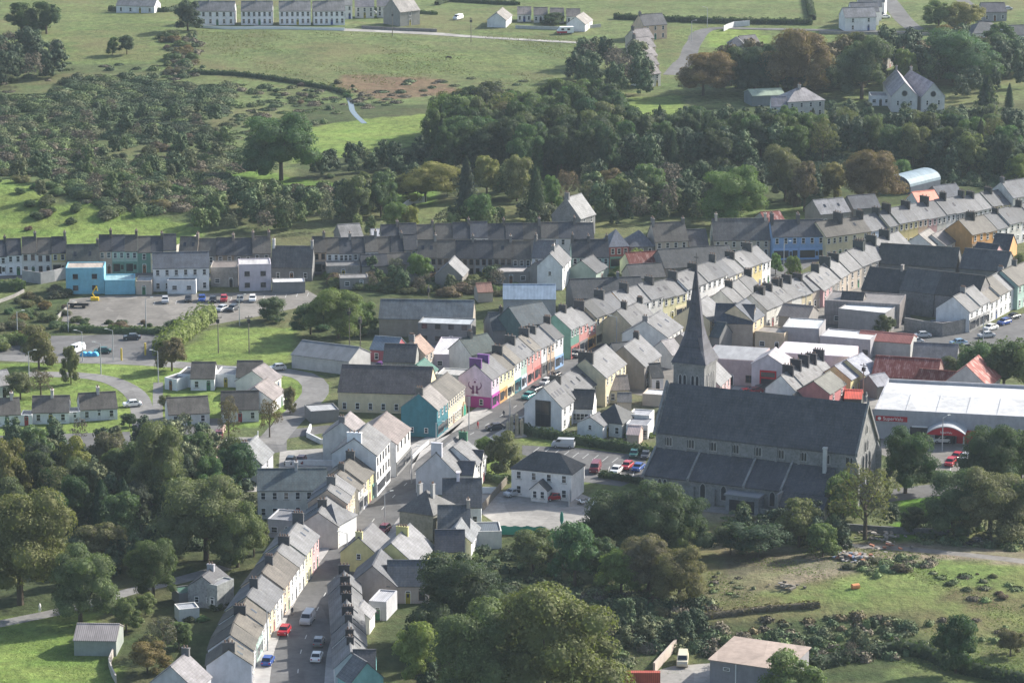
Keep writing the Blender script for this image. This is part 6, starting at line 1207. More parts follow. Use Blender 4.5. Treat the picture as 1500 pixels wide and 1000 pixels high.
wall([(33, 412), (60, 416), (96, 408)], .25, 3.0, WALL, 'grey yard wall left of the sky blue building', col=(.36, .35, .35)); wall([(286, 40), (330, 43), (400, 43), (505, 45)], .15, 1.0, WHITE, 'low pale fence before the far white houses', 'fence', 'fence'); wall([(755, 42), (830, 44), (880, 40)], .2, 1.2, WALL, 'pale boundary wall beside the camper', col=(.5, .5, .48))
wall([(1060, 46), (1075, 40), (1098, 38)], .2, 2.0, WALL, 'white screen wall above the small far green', col=(.65, .65, .65)); wall([(530, 42), (560, 44), (640, 47)], .3, 1.1, STONE, 'stone boundary wall before the far grey house', col=(.22, .2, .19)); wall([(1200, 50), (1330, 52), (1440, 52)], .3, 1.1, STONE, 'long low wall beside the far road', col=(.25, .23, .21))
wall([(170, 1000), (160, 975), (172, 950)], .25, 1.4, WALL, 'pale wall beside the field shed', col=(.5, .45, .4)); wall([(-20, 450), (20, 436), (35, 428)], .3, .8, CONC, 'pale kerb wall beside the left hedge'); wall([(82, 470), (100, 452), (112, 446)], .3, .9, CONC, 'pale ramp wall at the left of the gravel car park')
# green netting and its post
p = P(777, 783); m = MB()
for i in range(14): x0, x1 = -4.4 + i * .63, -4.4 + (i + 1) * .63; m.add([(x0, .1 * math.sin(i), 0), (x1, .1 * math.sin(i + 1), 0), (x1, .1 * math.sin(i + 1) + .05, 1.7 + .12 * math.sin(i * 1.7 + 1)), (x0, .1 * math.sin(i) + .05, 1.7 + .12 * math.sin(i * 1.7))], [(0, 1, 2, 3)])
o = link('green_netting', m.mesh('green_netting', [mat('green_net', None, .8, (.04, .24, .18))]), None, None, (p.x - 1.5, p.y, 0), R(-3)); tag(o, 'bright green debris netting hung along the rear yard', 'netting')
p = P(822, 773); m = MB(); m.tube((0, 0, 0), (.1, 0, 3.4), .06, .05, 6); m.ring([[(.1 + r_ * math.cos(t), r_ * .5 * math.sin(t), z) for t in [2 * math.pi * j / 8 for j in range(8)]] for r_, z in ((.12, .8), (.38, 1.6), (.3, 2.8), (.06, 3.4))], 1); o = link('folded_parasol', m.mesh('folded_parasol', [GALV, MATS['green_net']]), None, None, (p.x, p.y, 0)); tag(o, 'green folded parasol standing at the edge of the concrete yard', 'parasol')
# stone memorial by the junction
p = P(754, 640); r = root('memorial', (p.x, p.y, 0), R(20), 'grey stone memorial of standing pillars beside the junction', 'memorial')
for i, (x, y, h) in enumerate(((-1.6, 0, 3.4), (-.6, .3, 4.6), (.5, .1, 4.8), (1.5, -.2, 3.6))):
    m = MB(); m.box(x - .3, x + .3, y - .3, y + .3, 0, h); m.add([(x - .3, y - .3, h), (x + .3, y - .3, h), (x + .3, y + .3, h), (x - .3, y + .3, h), (x, y, h + .5)], [(0, 1, 4), (1, 2, 4), (2, 3, 4), (3, 0, 4)]); link('pillar', m.mesh('pillar', [STONE]), r, (.3, .27, .22))
m = MB(); m.box(-2.4, 2.4, -1, 1, -.1, .3); link('plinth', m.mesh('plinth', [CONC]), r)
# rubble and timber heaps
def heap(px, py, w, n, cols, name, seed, kind='stuff'):
    q = random.Random(seed); p = P(px, py); m = MB()
    for i in range(n):
        x, y = q.gauss(0, w * .3), q.gauss(0, w * .22); l, a, s = q.uniform(.3, 1.5), q.uniform(0, 6.28), q.uniform(.1, .35); z = max(0, .9 - (x * x + y * y) / (w * w) * 3) * q.random(); u_ = Vector((math.cos(a), math.sin(a), q.uniform(-.3, .3))) * l / 2; v_ = Vector((-math.sin(a), math.cos(a), 0)) * s; c_ = Vector((x, y, z + .15)); k_ = q.randrange(len(cols))
        m.add([c_ - u_ - v_, c_ + u_ - v_, c_ + u_ + v_, c_ - u_ + v_] + [w_ + Vector((0, 0, s)) for w_ in (c_ - u_ - v_, c_ + u_ - v_, c_ + u_ + v_, c_ - u_ + v_)], [(3, 2, 1, 0), (4, 5, 6, 7), (0, 1, 5, 4), (1, 2, 6, 5), (2, 3, 7, 6), (3, 0, 4, 7)], k_)
    o = link(name, m.mesh(name, cols), None, None, p); tag(o, kind=kind)
BR1, BR2, BR3 = mat('brick_rubble', None, .9, (.32, .14, .09)), mat('pale_rubble', None, .9, (.34, .31, .28)), mat('scrap_blue', None, .7, (.16, .2, .27))
heap(1246, 818, 6, 80, [BR1, BR2, BR2, BR3, WOOD], 'rubble', 1); heap(1150, 860, 5, 16, [BR2, WOOD], 'rubble', 2); heap(1305, 805, 8, 10, [BR1, WOOD, BR2], 'rubble', 3); heap(862, 738, 5, 30, [BR2, WHITE, WOOD], 'rubble', 4); heap(1435, 797, 6, 26, [BR2, DARK, WOOD], 'rubble', 5); heap(1300, 790, 7, 26, [BR2, WOOD], 'rubble', 6); heap(1270, 785, 9, 14, [BR2, WOOD, WOOD], 'rubble', 7)
p = P(1253, 861); m = MB(); m.ring([[(x, .55 * math.cos(t), .35 + .5 * math.sin(t)) for t in [2 * math.pi * j / 10 for j in range(10)]] for x in (-.7, .7)]); o = link('orange_drum', m.mesh('orange_drum', [TINT]), None, (.65, .25, .1), p, R(20)); tag(o, 'orange drum lying in the rough field', 'drum')
def person(px, py, top, leg, label, rz=0):
    p = P(px, py); V = [(0, 0, .95), (0, 0, 1.2), (0, 0, 1.45), (0, 0, 1.58), (0, 0, 1.7), (.2, 0, 1.42), (.26, .02, 1.15), (.25, -.1, .92), (-.2, 0, 1.42), (-.26, .02, 1.15), (-.25, .08, .9), (.1, 0, .88), (.11, -.12, .5), (.1, -.02, .06), (-.1, 0, .88), (-.11, .12, .5), (-.1, .16, .06)]
    E = [(0, 1), (1, 2), (2, 3), (3, 4), (2, 5), (5, 6), (6, 7), (2, 8), (8, 9), (9, 10), (0, 11), (11, 12), (12, 13), (0, 14), (14, 15), (15, 16)]; Rr = [.15, .15, .16, .06, .11, .07, .05, .035, .07, .05, .035, .1, .07, .05, .1, .07, .05]
    me = bpy.data.meshes.new('person'); me.from_pydata(V, E, []); me.materials.append(mat('cloth_' + top, None, .9, dict(white=(.7, .7, .7), dark=(.05, .05, .07), red=(.4, .05, .05))[top])); o = link('person', me, None, None, (p.x, p.y, p.z + .03), rz)
    md = o.modifiers.new('skin', 'SKIN'); 
    for i, r_ in enumerate(Rr): me.skin_vertices[0].data[i].radius = (r_, r_ * .8)
    me.skin_vertices[0].data[0].use_root = True; o.modifiers.new('sub', 'SUBSURF').levels = 1; o.modifiers['sub'].render_levels = 1; tag(o, label, 'person'); return o
person(58.7, 896, 'white', 'dark', 'person in white walking on the shaded lane', 1.0); person(1396, 652, 'dark', 'dark', 'person in dark clothes outside the supermarket', 2.0); person(700, 628, 'red', 'dark', 'person in a red top on the footpath below the lilac gable', .9); person(428, 902, 'dark', 'dark', 'person in dark clothes walking beside the lower left terrace', .5); person(806, 556, 'white', 'dark', 'person in a white top crossing by the parked cars', 2.2); person(738, 612, 'dark', 'dark', 'person in dark clothes on the footpath by the lilac gable', .4); person(506, 786, 'dark', 'dark', 'person on the footpath at the near corner shop', 1.2)
for i, (x, y) in enumerate([(657, 88)]):
    p = P(x, y); V = [(-.9, 0, 1.15), (-.2, 0, 1.05), (.6, 0, 1.15), (1.0, 0, .9), (1.3, 0, .55), (-.9, .2, .6), (-.95, .2, .05), (-.9, -.2, .6), (-.85, -.2, .05), (.6, .2, .6), (.65, .2, .05), (.6, -.2, .6), (.5, -.2, .05), (-1.1, 0, .7)]
    E = [(0, 1), (1, 2), (2, 3), (3, 4), (0, 5), (5, 6), (0, 7), (7, 8), (2, 9), (9, 10), (2, 11), (11, 12), (0, 13)]; me = bpy.data.meshes.new('horse'); me.from_pydata(V, E, []); me.materials.append(mat('dark_hide', None, .8, (.04, .03, .03))); o = link('horse', me, None, None, p, .2); o.modifiers.new('s', 'SKIN'); o.modifiers.new('u', 'SUBSURF')
    for j, r_ in enumerate([.3, .3, .28, .17, .12, .09, .05, .09, .05, .09, .05, .09, .05, .03]): me.skin_vertices[0].data[j].radius = (r_, r_)
    me.skin_vertices[0].data[0].use_root = True; tag(o, 'dark horse grazing alone in the far meadow', 'horse')
# ---------------------------------------------------------------- trees one can point to
for a in [
 (30, 722, 885, 150, 'g', 'very large green tree at the bottom left edge'), (118, 800, 910, 95, 'p', 'large olive tree above the field shed'), (225, 784, 880, 75, 'k', 'round grey-green tree beside the back lane'), (152, 766, 830, 75, 'p', 'yellowish olive tree behind the round grey-green one'),
 (302, 692, 820, 130, 'p', 'broad olive tree behind the lower left terrace'), (240, 617, 745, 82, 'p', 'tall olive tree beside the paved yard'), (348, 735, 830, 80, 'p', 'tree with pale bare limbs behind the lower left terrace'), (372, 750, 815, 40, 'g', 'slim green tree by the grey low building'),
 (150, 702, 775, 46, 'c', 'tall dark fir, left of the pair in the lower left wood'), (182, 700, 770, 40, 'c', 'tall dark fir, right of the pair in the lower left wood'), (105, 640, 720, 50, 'y', 'yellowish tree before the estate bungalows'), (50, 620, 690, 55, 'p', 'olive tree at the left before the estate bungalows'), (160, 632, 700, 60, 'p', 'brownish olive tree before the last estate bungalow'), (10, 640, 745, 60, 'o', 'autumn tree at the left edge below the bungalows'),
 (213, 868, 900, 34, 'y', 'small golden tree beside the back lane'), (216, 940, 985, 58, 'o', 'small red and orange tree beside the field shed'), (185, 875, 925, 42, 'g', 'small green tree right of the field shed'), (240, 900, 960, 50, 'b', 'thin brownish tree behind the small red one'), (262, 908, 950, 40, 'g', 'small green tree in the back gardens'),
 (684, 808, 938, 126, 'd', 'large dark green tree behind the beige house'), (612, 910, 1000, 62, 'l', 'bright green tree right of the turquoise house'), (800, 842, 1045, 190, 'g', 'huge pale green tree at the bottom centre'), (700, 892, 1050, 150, 'g', 'huge green tree, left neighbour of the biggest one at the bottom centre'), (745, 860, 960, 90, 'k', 'big green tree between the dark one and the biggest one'), (630, 880, 960, 70, 'd', 'dark tree behind the low right terrace'),
 (780, 775, 840, 70, 'p', 'olive tree with a spiky crown below the green netting'), (842, 766, 858, 74, 'k', 'deep green tree right of the spiky olive tree'), (905, 715, 815, 95, 'd', 'dark evergreen, left of three below the church'), (950, 705, 820, 95, 'k', 'evergreen, middle of three below the church'), (1000, 722, 815, 80, 'd', 'dark evergreen, right of three below the church'),
 (910, 802, 872, 66, 'l', 'bright yellowish-green tree in front of the brown thicket'), (950, 780, 870, 80, 'p', 'olive brown tree, left of two in the brown thicket'), (995, 795, 885, 85, 'p', 'olive brown tree, right of two in the brown thicket'), (880, 785, 850, 60, 'd', 'dark tree above the bright yellowish-green one'), (1000, 760, 820, 40, 'g', 'small light tree at the edge of the rough field'), (980, 765, 815, 36, 'g', 'small green tree beside the light one by the rough field'),
 (1170, 732, 802, 60, 'g', 'green tree in front of the church side chapel'), (1110, 765, 815, 90, 'd', 'dark spreading tree left of the green one before the church'), (1070, 770, 812, 60, 'k', 'low spreading tree below the church path'), (1205, 765, 815, 50, 'g', 'small tree right of the green one before the church'), (1024, 694, 730, 24, 'b', 'small brownish tree against the church aisle'),
 (1267, 678, 790, 96, 'p', 'tall open olive tree before the sunlit church gable'), (1235, 690, 760, 50, 'g', 'green tree at the left of the sunlit church gable'), (1326, 626, 722, 78, 'd', 'dark round tree between church and supermarket'), (1455, 618, 728, 90, 'd', 'dark tree hiding the supermarket corner'), (1495, 625, 720, 60, 'k', 'green tree at the right edge by the supermarket'),
 (1395, 690, 785, 95, 'k', 'large deep green tree below the red cars'), (1450, 680, 790, 110, 'p', 'very large olive tree at the right edge below the supermarket'), (1500, 700, 790, 70, 'p', 'olive tree cut by the right edge'), (1340, 740, 780, 40, 'd', 'dark small tree by the bright lawn'),
 (1400, 900, 985, 60, 'd', 'dark round tree alone in the rough field'), (1160, 955, 1030, 90, 'g', 'green tree overlapping the pink-roofed shed'), (1480, 920, 960, 40, 'p', 'bushy tree at the right edge of the rough field'),
 (57, 478, 540, 50, 'o', 'red and orange maple beside the lower car park'), (104, 505, 562, 26, 'p', 'slim upright tree beside the blue trailers'), (252, 494, 543, 44, 'o', 'yellow and orange tree at the car park entrance'), (495, 422, 495, 88, 'g', 'large green tree left of the long warehouse'), (530, 440, 490, 40, 'g', 'green tree leaning on the long warehouse'), (455, 440, 490, 50, 'k', 'deep green tree left of the large one by the warehouse'),
 (400, 435, 470, 46, 'k', 'round tree at the right end of the upper car park'), (614, 370, 418, 36, 'g', 'green tree before the white row'), (735, 632, 692, 50, 'p', 'olive tree on the small green by the memorial'), (712, 640, 690, 34, 'g', 'small tree left of the olive one on the small green'), (242, 578, 600, 22, 'p', 'small brown-leaved tree left of the yard bungalow'),
 (335, 580, 650, 34, 'b', 'thin bare tree left in front of the bungalow'), (395, 580, 640, 34, 'b', 'thin tree right in front of the bungalow'), (425, 565, 605, 22, 'p', 'small tree on the verge of the car park road'), (190, 605, 625, 24, 'd', 'low dark round tree by the estate road'), (30, 545, 585, 40, 'p', 'olive shrub-like tree at the left of the estate'), (60, 540, 580, 36, 'b', 'thin brown tree at the left of the estate'),
 (1136, 369, 402, 20, 'g', 'small street tree, left of the pair below the blue houses'), (1161, 374, 406, 24, 'g', 'small street tree, right of the pair below the blue houses'), (1490, 372, 410, 30, 'g', 'tree at the right edge beside the pink house'), (1297, 460, 490, 30, 'k', 'tree beside the right car park entrance'), (932, 363, 392, 24, 'l', 'bright shrub-like tree beside the rusty red barn'),
 (1470, 500, 575, 70, 'd', 'large dark tree right of the streaked barn'), (1430, 505, 560, 60, 'k', 'deep green tree above the streaked barn'), (1505, 510, 580, 60, 'g', 'green tree cut by the right edge above the supermarket'), (1395, 520, 550, 40, 'p', 'olive bush-like tree by the slate store'),
 (412, 163, 264, 106, 'k', 'big deep green tree standing alone by the winding path'), (518, 258, 322, 52, 'g', 'round green tree behind the terrace'), (558, 253, 318, 44, 'k', 'deep green tree right of the round one behind the terrace'), (623, 238, 296, 84, 'y', 'broad yellowish-olive tree behind the terrace'), (683, 230, 325, 42, 'c', 'tall fir, left of two behind the terrace'), (713, 226, 290, 46, 'y', 'yellowish tree right of the tall fir'), (757, 226, 295, 44, 'y', 'yellowish tree between the two firs'), (785, 244, 325, 44, 'c', 'tall fir, right of two behind the terrace'),
 (705, 285, 340, 44, 'k', 'dark tree at the foot of the left fir'), (808, 255, 310, 30, 'g', 'slim green tree left of the steep stone house'), (830, 245, 298, 36, 'b', 'bare brownish tree behind the steep stone house'), (892, 246, 292, 42, 'o', 'brown tree right of the steep stone house'), (950, 238, 305, 56, 'p', 'olive and yellow tree left of the big round one'), (1074, 242, 332, 96, 'g', 'big round light green tree left of the blue houses'), (1150, 212, 295, 60, 'p', 'olive tree above the big round light green one'), (1178, 236, 310, 46, 'o', 'slender orange-brown tree left of the great orange one'), (1222, 238, 292, 38, 'y', 'slender yellowish tree beside the great orange one'), (1278, 217, 302, 84, 'o', 'great round orange autumn tree behind the terrace'), (1322, 234, 270, 28, 'g', 'small green tree right of the great orange one'), (1490, 225, 268, 40, 'g', 'light tree at the right edge of the wood'),
 (580, 295, 345, 40, 'g', 'small green tree by the pale garden wall'), (600, 300, 345, 26, 'l', 'bright yellow-green small tree by the pale garden wall'), (1030, 76, 140, 86, 'o', 'reddish-brown beech above the wood'), (1165, 42, 140, 92, 'o', 'large brownish tree by the far green'), (1262, 50, 145, 80, 'k', 'large round green tree by the far green'), (1410, 42, 125, 110, 'k', 'very broad tree below the far road'), (1325, 70, 130, 44, 'g', 'green tree left of the very broad one'), (1105, 70, 140, 60, 'd', 'dark tree between the beech and the brownish tree'), (1470, 50, 110, 60, 'k', 'green tree beside the far black-roofed bungalows'),
 (32, 5, 52, 44, 'd', 'dark tree, left of the far pair at the top left'), (68, 2, 50, 52, 'd', 'dark tree, right of the far pair at the top left'), (165, 54, 80, 18, 'k', 'small round tree, left of two in the far meadow'), (186, 52, 80, 24, 'd', 'small round tree, right of two in the far meadow'), (275, 0, 45, 40, 'd', 'dark tree left of the far white houses'), (1415, 3, 42, 60, 'y', 'yellowish tree beside the far junction'), (1375, 0, 40, 40, 'g', 'green tree beside the far junction'), (1445, 112, 190, 50, 'c', 'tall cedar right of the convent'), (810, 18, 36, 34, 'd', 'dark hedge-like tree by the far cottages')]:
    tree(*a)
wood([(640, 252), (760, 262), (905, 262), (905, 175), (780, 195), (640, 190)], 7.5, (13, 17), 'dddkdkpc', 'the dark wood in the middle distance', 3, 'trees of the dark middle wood')
wood([(880, 265), (1060, 250), (1150, 250), (1240, 240), (1330, 250), (1495, 262), (1495, 205), (1290, 212), (1130, 205), (900, 215)], 8.5, (10, 14), 'ddkckdkp', 'the dark wood above the right terrace', 4, 'trees of the long dark wood')
wood([(460, 262), (640, 258), (640, 228), (520, 236)], 7.0, (5, 8), 'dkdp', 'the low wood left of the dark wood', 5, 'trees of the low wood')
wood([(1400, 150), (1500, 165), (1500, 120), (1440, 105), (1400, 120)], 11, (7, 10), 'dkcd', 'the grove around the convent', 6, 'trees around the convent')
wood([(1060, 140), (1300, 135), (1300, 118), (1060, 112)], 10, (10, 14), 'dkdo', 'the grove behind the parochial house', 7, 'trees behind the parochial house')
wood([(830, 140), (960, 150), (975, 120), (925, 95), (850, 90), (825, 110)], 9, (8, 13), 'kdpkb', 'the grove left of the stepped houses', 8, 'trees left of the stepped houses')
wood([(880, 333), (1060, 325), (1130, 315), (1120, 285), (960, 275), (850, 285)], 8, (7, 11), 'kdgpb', 'the garden trees above the stone house', 9, 'garden trees above the stone house')
wood([(640, 330), (810, 325), (830, 300), (640, 310)], 11, (5, 8), 'kgpcd', 'the garden trees behind the middle terrace', 10, 'garden trees behind the middle terrace')
wood([(1330, 235), (1500, 240), (1500, 275), (1360, 262)], 8, (7, 11), 'dkd', 'the wood edge behind the right end', 21, 'wood edge behind the right end')
wood([(-20, 130), (90, 128), (95, 95), (60, 75), (-20, 80)], 9, (8, 12), 'ddkb', 'the dark clump at the far left', 11, 'trees of the far left clump')
wood([(290, 347), (485, 347), (495, 322), (440, 300), (310, 305), (290, 330)], 7, (6, 10), 'kpkgb', 'the trees right of the green hill', 12, 'trees right of the green hill')
wood([(10, 800), (380, 770), (380, 720), (300, 690), (200, 700), (60, 720), (0, 735)], 7.5, (7, 11), 'dkdpd', 'the shaded wood left of the terrace', 13, 'trees of the shaded lower wood')
wood([(60, 890), (200, 860), (290, 820), (260, 800), (90, 850)], 9, (5, 7), 'dkd', 'the shaded trees by the back lane', 14, 'trees by the back lane')
wood([(850, 895), (1050, 925), (1050, 948), (940, 955), (850, 950)], 6, (3.5, 6), 'dkdp', 'the thicket below the bright tree', 15, 'trees of the lower thicket')
wood([(620, 960), (690, 960), (690, 1030), (570, 1030)], 7, (4, 6), 'dk', 'the shaded garden trees at the bottom', 16, 'shaded garden trees at the bottom')
wood([(1030, 990), (1160, 930), (1340, 960), (1370, 985), (1200, 985)], 8, (3.5, 5.5), 'dpkb', 'the thicket behind the pink-roofed shed', 17, 'trees of the thicket behind the pink-roofed shed')
wood([(530, 345), (560, 345), (560, 330), (500, 340)], 7, (4, 6), 'lgd', 'the small trees left of the garden wall', 18, 'small trees left of the garden wall')
wood([(540, 436), (740, 430), (740, 405), (540, 405)], 7.5, (3.5, 6), 'kpgb', 'the garden trees below the grey row', 19, 'garden trees below the grey row')
wood([(20, 640), (380, 655), (380, 690), (0, 700)], 9, (5, 8), 'pkdb', 'the trees below the estate bungalows', 20, 'trees below the estate bungalows')
wood([(1210, 780), (1520, 790), (1520, 760), (1300, 755)], 10, (4, 6), 'dkd', 'the shaded trees below the church wall', 22, 'shaded trees below the church wall')
wood([(1040, 790), (1240, 815), (1240, 780), (1160, 765), (1060, 765)], 6, (4, 7), 'dkdg', 'the mound below the church', 23, 'trees of the mound below the church')
wood([(1060, 140), (1300, 132), (1500, 120), (1500, 92), (1380, 95), (1060, 118)], 9, (10, 15), 'dkdo', 'the dark grove behind the convent', 24, 'trees behind the convent')
wood([(640, 345), (820, 340), (1050, 332), (1040, 318), (640, 325)], 8, (4, 7), 'kdgp', 'the gardens behind the rear row', 25, 'trees behind the rear row')
wood([(500, 330), (640, 300), (830, 290), (1240, 300), (1240, 285), (640, 280), (500, 290)], 11, (7, 10), 'kdpgy', 'the trees between wood and terrace', 26, 'trees between wood and terrace')
wood([(960, 182), (1150, 176), (1290, 172), (1500, 182), (1500, 198), (960, 203)], 8, (4, 6.5), 'dkdkc', 'the strip below the convent', 27, 'trees of the strip below the convent')
wood([(110, 330), (300, 300), (340, 235), (320, 150), (150, 170), (20, 230), (0, 290)], 15, (4, 8), 'pkkbg', 'the scrub on the left hillside', 28, 'trees in the hillside scrub')
finish_woods(160)
# bushes, hedges and scrub
bushes([(440, 480), (560, 500), (560, 470), (470, 460)], 5, (2, 3.5), 'kdgy', 'before the long warehouse', 30, 'bushes before the long warehouse')
bushes([(100, 482), (260, 486), (262, 474), (110, 470)], 4.6, (1.5, 3.2), 'kdbo', 'between the two car parks', 31, 'bushes between the two car parks')
bushes([(-10, 450), (105, 418), (105, 470), (-10, 520)], 6, (2, 3.8), 'pkob', 'left of the gravel car park', 32, 'bushes left of the gravel car park')
bushes([(480, 425), (560, 428), (760, 440), (760, 400), (470, 400)], 4.8, (1.8, 4.2), 'kgpb', 'in the gardens below the grey row', 33, 'garden bushes below the grey row')
bushes([(840, 410), (1000, 405), (1000, 395), (840, 398)], 5, (1.5, 2.6), 'kgl', 'behind the upper main street row', 34, 'bushes behind the upper main street')
bushes([(870, 660), (960, 640), (950, 615), (860, 620)], 6, (1.2, 2), 'kg', 'in the gardens between hedge and church', 35, 'bushes between hedge and church')
bushes([(0, 345), (90, 330), (80, 305), (20, 320)], 6, (2, 4), 'pbk', 'on the green hill', 36, 'bushes on the green hill')
bushes([(1330, 850), (1420, 870), (1540, 905), (1540, 850), (1480, 835)], 6, (.5, 1.6), 'bpk', 'in the rough field', 37, 'bushes in the rough field')
bushes([(1240, 835), (1370, 850), (1370, 820), (1270, 815)], 6, (1.2, 2.6), 'pkb', 'below the rubble heap', 38, 'bushes below the rubble heap')
bushes([(100, 340), (330, 300), (350, 240), (330, 190), (180, 230), (-10, 250), (-10, 300)], 9, (2.5, 5), 'pkbkd', 'in the rough ground above the green hill', 39, 'bushes above the green hill')
bushes([(460, 160), (580, 130), (530, 115), (380, 118), (420, 150)], 12, (1.2, 2.5), 'kdb', 'along the far stream', 40, 'bushes along the far stream')
bushes([(230, 110), (290, 110), (290, 60), (240, 45)], 7, (2.5, 4.5), 'kbpo', 'in the hedge line of the far meadow', 41, 'bushes of the far hedge line')
bushes([(480, 255), (640, 250), (620, 275), (500, 285)], 9, (2, 3.5), 'kdp', 'below the low wood', 42, 'bushes below the low wood')
bushes([(1195, 620), (1290, 600), (1290, 585), (1200, 590)], 6, (1.2, 2), 'kg', 'in the gardens behind the church', 43, 'bushes behind the church')
bushes([(190, 960), (330, 900), (330, 870), (200, 920)], 6, (1.5, 3), 'kgdyb', 'in the back gardens of the lower terrace', 44, 'back garden bushes')
bushes([(1130, 790), (1240, 812), (1240, 790), (1150, 775)], 5, (1.5, 2.8), 'kdg', 'beside the field track', 45, 'bushes beside the field track')
bushes([(850, 865), (1030, 900), (1040, 930), (860, 900)], 5.5, (2, 3.6), 'kdpb', 'in the brown thicket', 46, 'bushes of the brown thicket')
for a in [([(763, 634), (800, 641), (860, 652), (925, 662), (955, 668)], 2.2, 2.0, 'd', 'long clipped dark hedge between the car park and the white buildings'), ([(238, 522), (262, 500), (285, 482), (308, 468)], 4.5, 4.0, 'l', 'tall bright green hedge beside the playing green'), ([(-30, 520), (10, 505), (40, 505), (60, 515)], 3, 2.5, 'g', 'green hedge at the left edge by the maple'),
 ([(-20, 425), (36, 425)], 3, 2.6, 'k', 'thick hedge at the far left garden'), ([(90, 484), (170, 487), (250, 489)], 2.2, 1.5, 'k', 'low hedge along the lower car park'), ([(160, 16), (240, 18), (262, 14)], 2.0, 1.8, 'd', 'dark hedge before the far bungalow'), ([(880, 698), (930, 706), (990, 722)], 2, 1.2, 'd', 'low dark hedge at the end of the church car park'),
 ([(560, 399), (620, 400), (650, 400)], 2.4, 2.2, 'l', 'bright green hedge below the white row'), ([(545, 15), (640, 22)], 1.5, 1.2, 'k', 'garden hedge before the far pale houses'), ([(900, 28), (1000, 32), (1060, 34), (1190, 36)], 3, 2, 'd', 'long dark hedge along the far field'), ([(1190, 30), (1185, 5), (1180, -20)], 2.5, 2, 'd', 'dark hedge left of the white far houses'),
 ([(265, 109), (340, 110), (420, 120), (485, 132), (510, 140)], 2.2, 1.4, 'd', 'dark winding hedge bank across the far meadow'), ([(640, 8), (660, 3), (700, 5), (760, 8)], 2, 1.6, 'd', 'dark hedge behind the far cottages'), ([(1330, 50), (1420, 52)], 2, 1.6, 'k', 'hedge below the far junction'), ([(1380, 545), (1390, 530), (1500, 520)], 5, 3.5, 'k', 'overgrown hedge by the right car park'),
 ([(700, 700), (745, 708)], 2.2, 1.5, 'k', 'dark hedge behind the wooden fence'), ([(-20, 770), (-5, 740)], 3, 3, 'k', 'hedge at the left edge of the wood'), ([(1030, 905), (1130, 893), (1200, 888)], 1.5, 1.0, 'b', 'dark broken bank across the rough field'), ([(1185, 980), (1320, 955), (1420, 985), (1540, 1010)], 3, 2.2, 'd', 'dark hedge across the bottom right field')]:
    hedge(*a)
scrub('scrub', [(90, 118), (180, 112), (260, 124), (345, 128), (330, 165), (290, 178), (310, 205), (180, 215), (60, 160)], 4.4, (.5, 2.4), (3.5, 9), 'kkdgp', 50, 110, .26); scrub('scrub', [(-20, 140), (120, 140), (160, 240), (280, 230), (340, 190), (350, 300), (200, 320), (90, 280), (-20, 250)], 4.8, (.4, 3.2), (3.5, 9), 'kpgbkg', 51, 110, .26)
scrub('scrub', [(90, 300), (290, 320), (330, 300), (290, 270), (120, 270)], 4.5, (.5, 2.4), (2.5, 5), 'bpk', 52); scrub('scrub', [(1040, 930), (1330, 905), (1370, 960), (1100, 985)], 3.0, (.8, 1.9), (2, 4), 'pbkg', 53)
scrub('scrub', [(840, 870), (1050, 880), (1060, 960), (880, 950)], 2.8, (1, 2.4), (2.5, 4.5), 'dkpb', 54); scrub('scrub', [(1100, 900), (1330, 895), (1300, 920), (1100, 930)], 3.2, (.5, 1.2), (1.6, 3.4), 'bpo', 57)
scrub('scrub', [(660, 150), (900, 150), (900, 250), (650, 250)], 5, (1, 3), (3, 6), 'dk', 55); scrub('scrub', [(900, 215), (1495, 200), (1495, 275), (900, 270)], 5, (1, 3), (3, 6), 'dk', 56); scrub('scrub', [(0, 720), (380, 700), (380, 800), (0, 830)], 4, (1, 2.5), (3, 5), 'dkp', 58)
scrub('undergrowth', [(620, 820), (740, 800), (880, 830), (1000, 860), (950, 950), (900, 1010), (620, 1010)], 3.6, (.8, 2), (2, 4), 'dkgp', 59); scrub('undergrowth', [(1080, 745), (1230, 775), (1250, 800), (1130, 800), (1040, 765)], 2.6, (.4, 1.2), (1.4, 3), 'gkly', 60)
scrub('undergrowth', [(1330, 760), (1530, 770), (1530, 810), (1330, 795)], 3.2, (.6, 1.6), (1.8, 3.4), 'kgp', 62)
def tufts(polys, n, h, k, seed):
    g = np.random.default_rng(seed); Vs = []; Qs = []; o = 0
    for poly, cnt in polys:
        w = np.array(wpoly(poly)); lo, hi = w.min(0), w.max(0); q = g.uniform(lo, hi, (cnt * 5, 2)); q = q[inpoly(q[:, 0], q[:, 1], [tuple(a) for a in w])]
        x, y = q[:, 0], q[:, 1]; f_ = np.sin(x * .11 + 1.3 * np.sin(y * .05)) + np.sin(y * .07 + 2 * np.sin(x * .04)) + .7 * np.sin(x * .31 + y * .23); q = q[f_ + g.normal(0, .35, len(q)) > .5][:cnt]; m_ = len(q)
        pos = np.column_stack([q, T(q[:, 0], q[:, 1]) + h * .12]); V, Q = leaves(pos, g.normal(0, .12, (m_, 3)) + np.array([0, -.1, 1.0]), h, g); Vs.append(V); Qs.append(Q + o); o += len(V)
    ob = link('rough_grass', arr_mesh('rough_grass', np.concatenate(Vs), np.concatenate(Qs), [LEAF]), None, k); tag(ob, kind='stuff')
tufts([([(1030, 830), (1240, 800), (1530, 835), (1530, 1000), (1350, 980), (1050, 900)], 9000)], 0, .2, (.15, .18, .06), 70)
tufts([([(270, 45), (860, 55), (870, 140), (560, 148), (420, 122), (250, 108)], 12000)], 0, .3, (.15, .155, .07), 71)
tufts([([(640, 940), (1000, 960), (1000, 1010), (640, 1010)], 2500), ([(0, 910), (120, 905), (170, 1000), (0, 1000)], 2500)], 0, .13, (.15, .22, .05), 72)
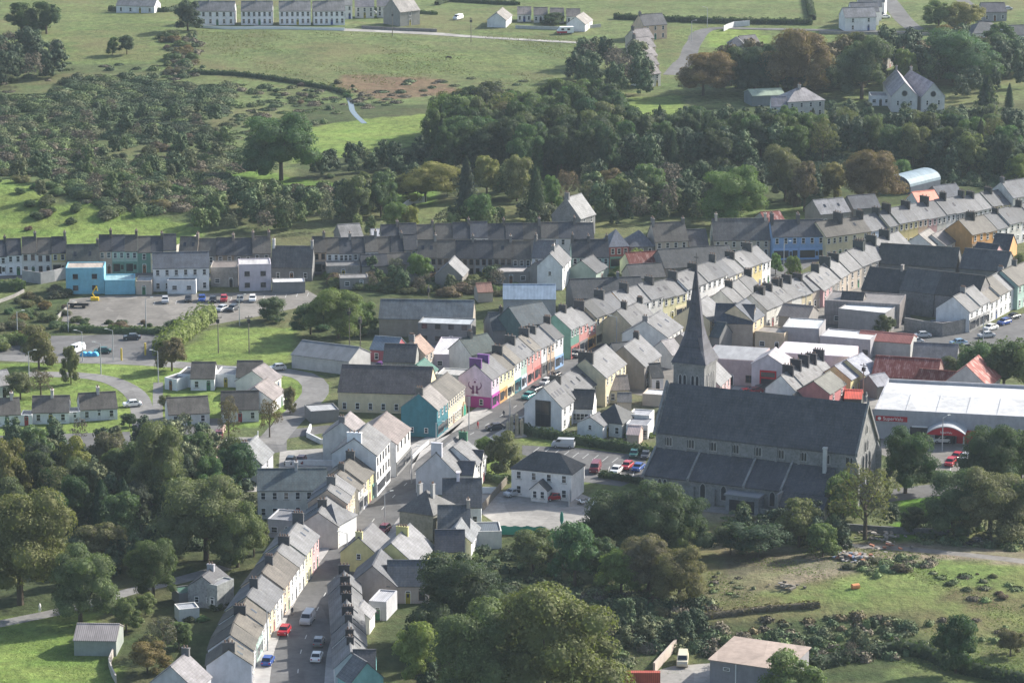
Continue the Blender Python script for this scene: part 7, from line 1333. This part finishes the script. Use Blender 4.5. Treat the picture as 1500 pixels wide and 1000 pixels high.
# ---------------------------------------------------------------- air
b = MB(); b.box(-4600, 4600, -2000, 7600, -3, H + 12); hz = link('haze', b.mesh('haze', [])); tag(hz, kind='stuff')
hm = bpy.data.materials.new('haze'); hm.use_nodes = True; n = hm.node_tree; n.nodes.remove(n.nodes['Principled BSDF']); v = n.nodes.new('ShaderNodeVolumePrincipled')
v.inputs['Color'].default_value = (.74, .88, 1.0, 1); v.inputs['Density'].default_value = 0.000048; v.inputs['Anisotropy'].default_value = .2
n.links.new(v.outputs[0], n.nodes['Material Output'].inputs['Volume']); hz.data.materials.append(hm)

scrub('undergrowth', [(1330, 838), (1380, 830), (1540, 870), (1540, 900), (1440, 885), (1390, 870)], 4.6, (.2, .9), (1.5, 3.5), 'bpkg', 80, 70, .2); scrub('undergrowth', [(1250, 830), (1340, 812), (1380, 825), (1290, 850)], 2.4, (.4, 1.6), (1.5, 3.5), 'kpbg', 81, 70, .22)
scrub('undergrowth', [(1050, 835), (1120, 860), (1060, 880), (1035, 870)], 3.0, (.2, .8), (1, 2.6), 'pbg', 82, 60, .2); scrub('undergrowth', [(1320, 900), (1400, 930), (1540, 960), (1540, 930), (1430, 905)], 3.2, (.3, 1.2), (1.4, 3), 'pgb', 83, 70, .2)
scrub('undergrowth', [(250, 60), (290, 50), (300, 110), (250, 118)], 3.6, (.5, 2.6), (2, 5), 'pkb', 84, 80, .3); scrub('undergrowth', [(395, 128), (560, 132), (600, 150), (540, 160), (420, 145)], 6, (.3, 1.2), (2, 5), 'pkb', 85, 60, .25)

scrub('scrub', [(330, 118), (440, 135), (500, 165), (470, 185), (345, 250), (300, 200), (345, 165)], 6.5, (.3, 1.6), (2, 6), 'kpbg', 90, 90, .26); scrub('scrub', [(0, 96), (240, 90), (260, 122), (100, 118), (0, 140)], 9, (.3, 1.8), (2, 5), 'kpbg', 91, 90, .28)
scrub('scrub', [(600, 112), (860, 120), (850, 160), (720, 165), (560, 150)], 9, (.3, 1.0), (2, 5), 'pbk', 92, 70, .24); scrub('scrub', [(380, 270), (500, 275), (500, 300), (360, 300)], 4, (.5, 2.4), (2, 5), 'kbpo', 93, 90, .28)
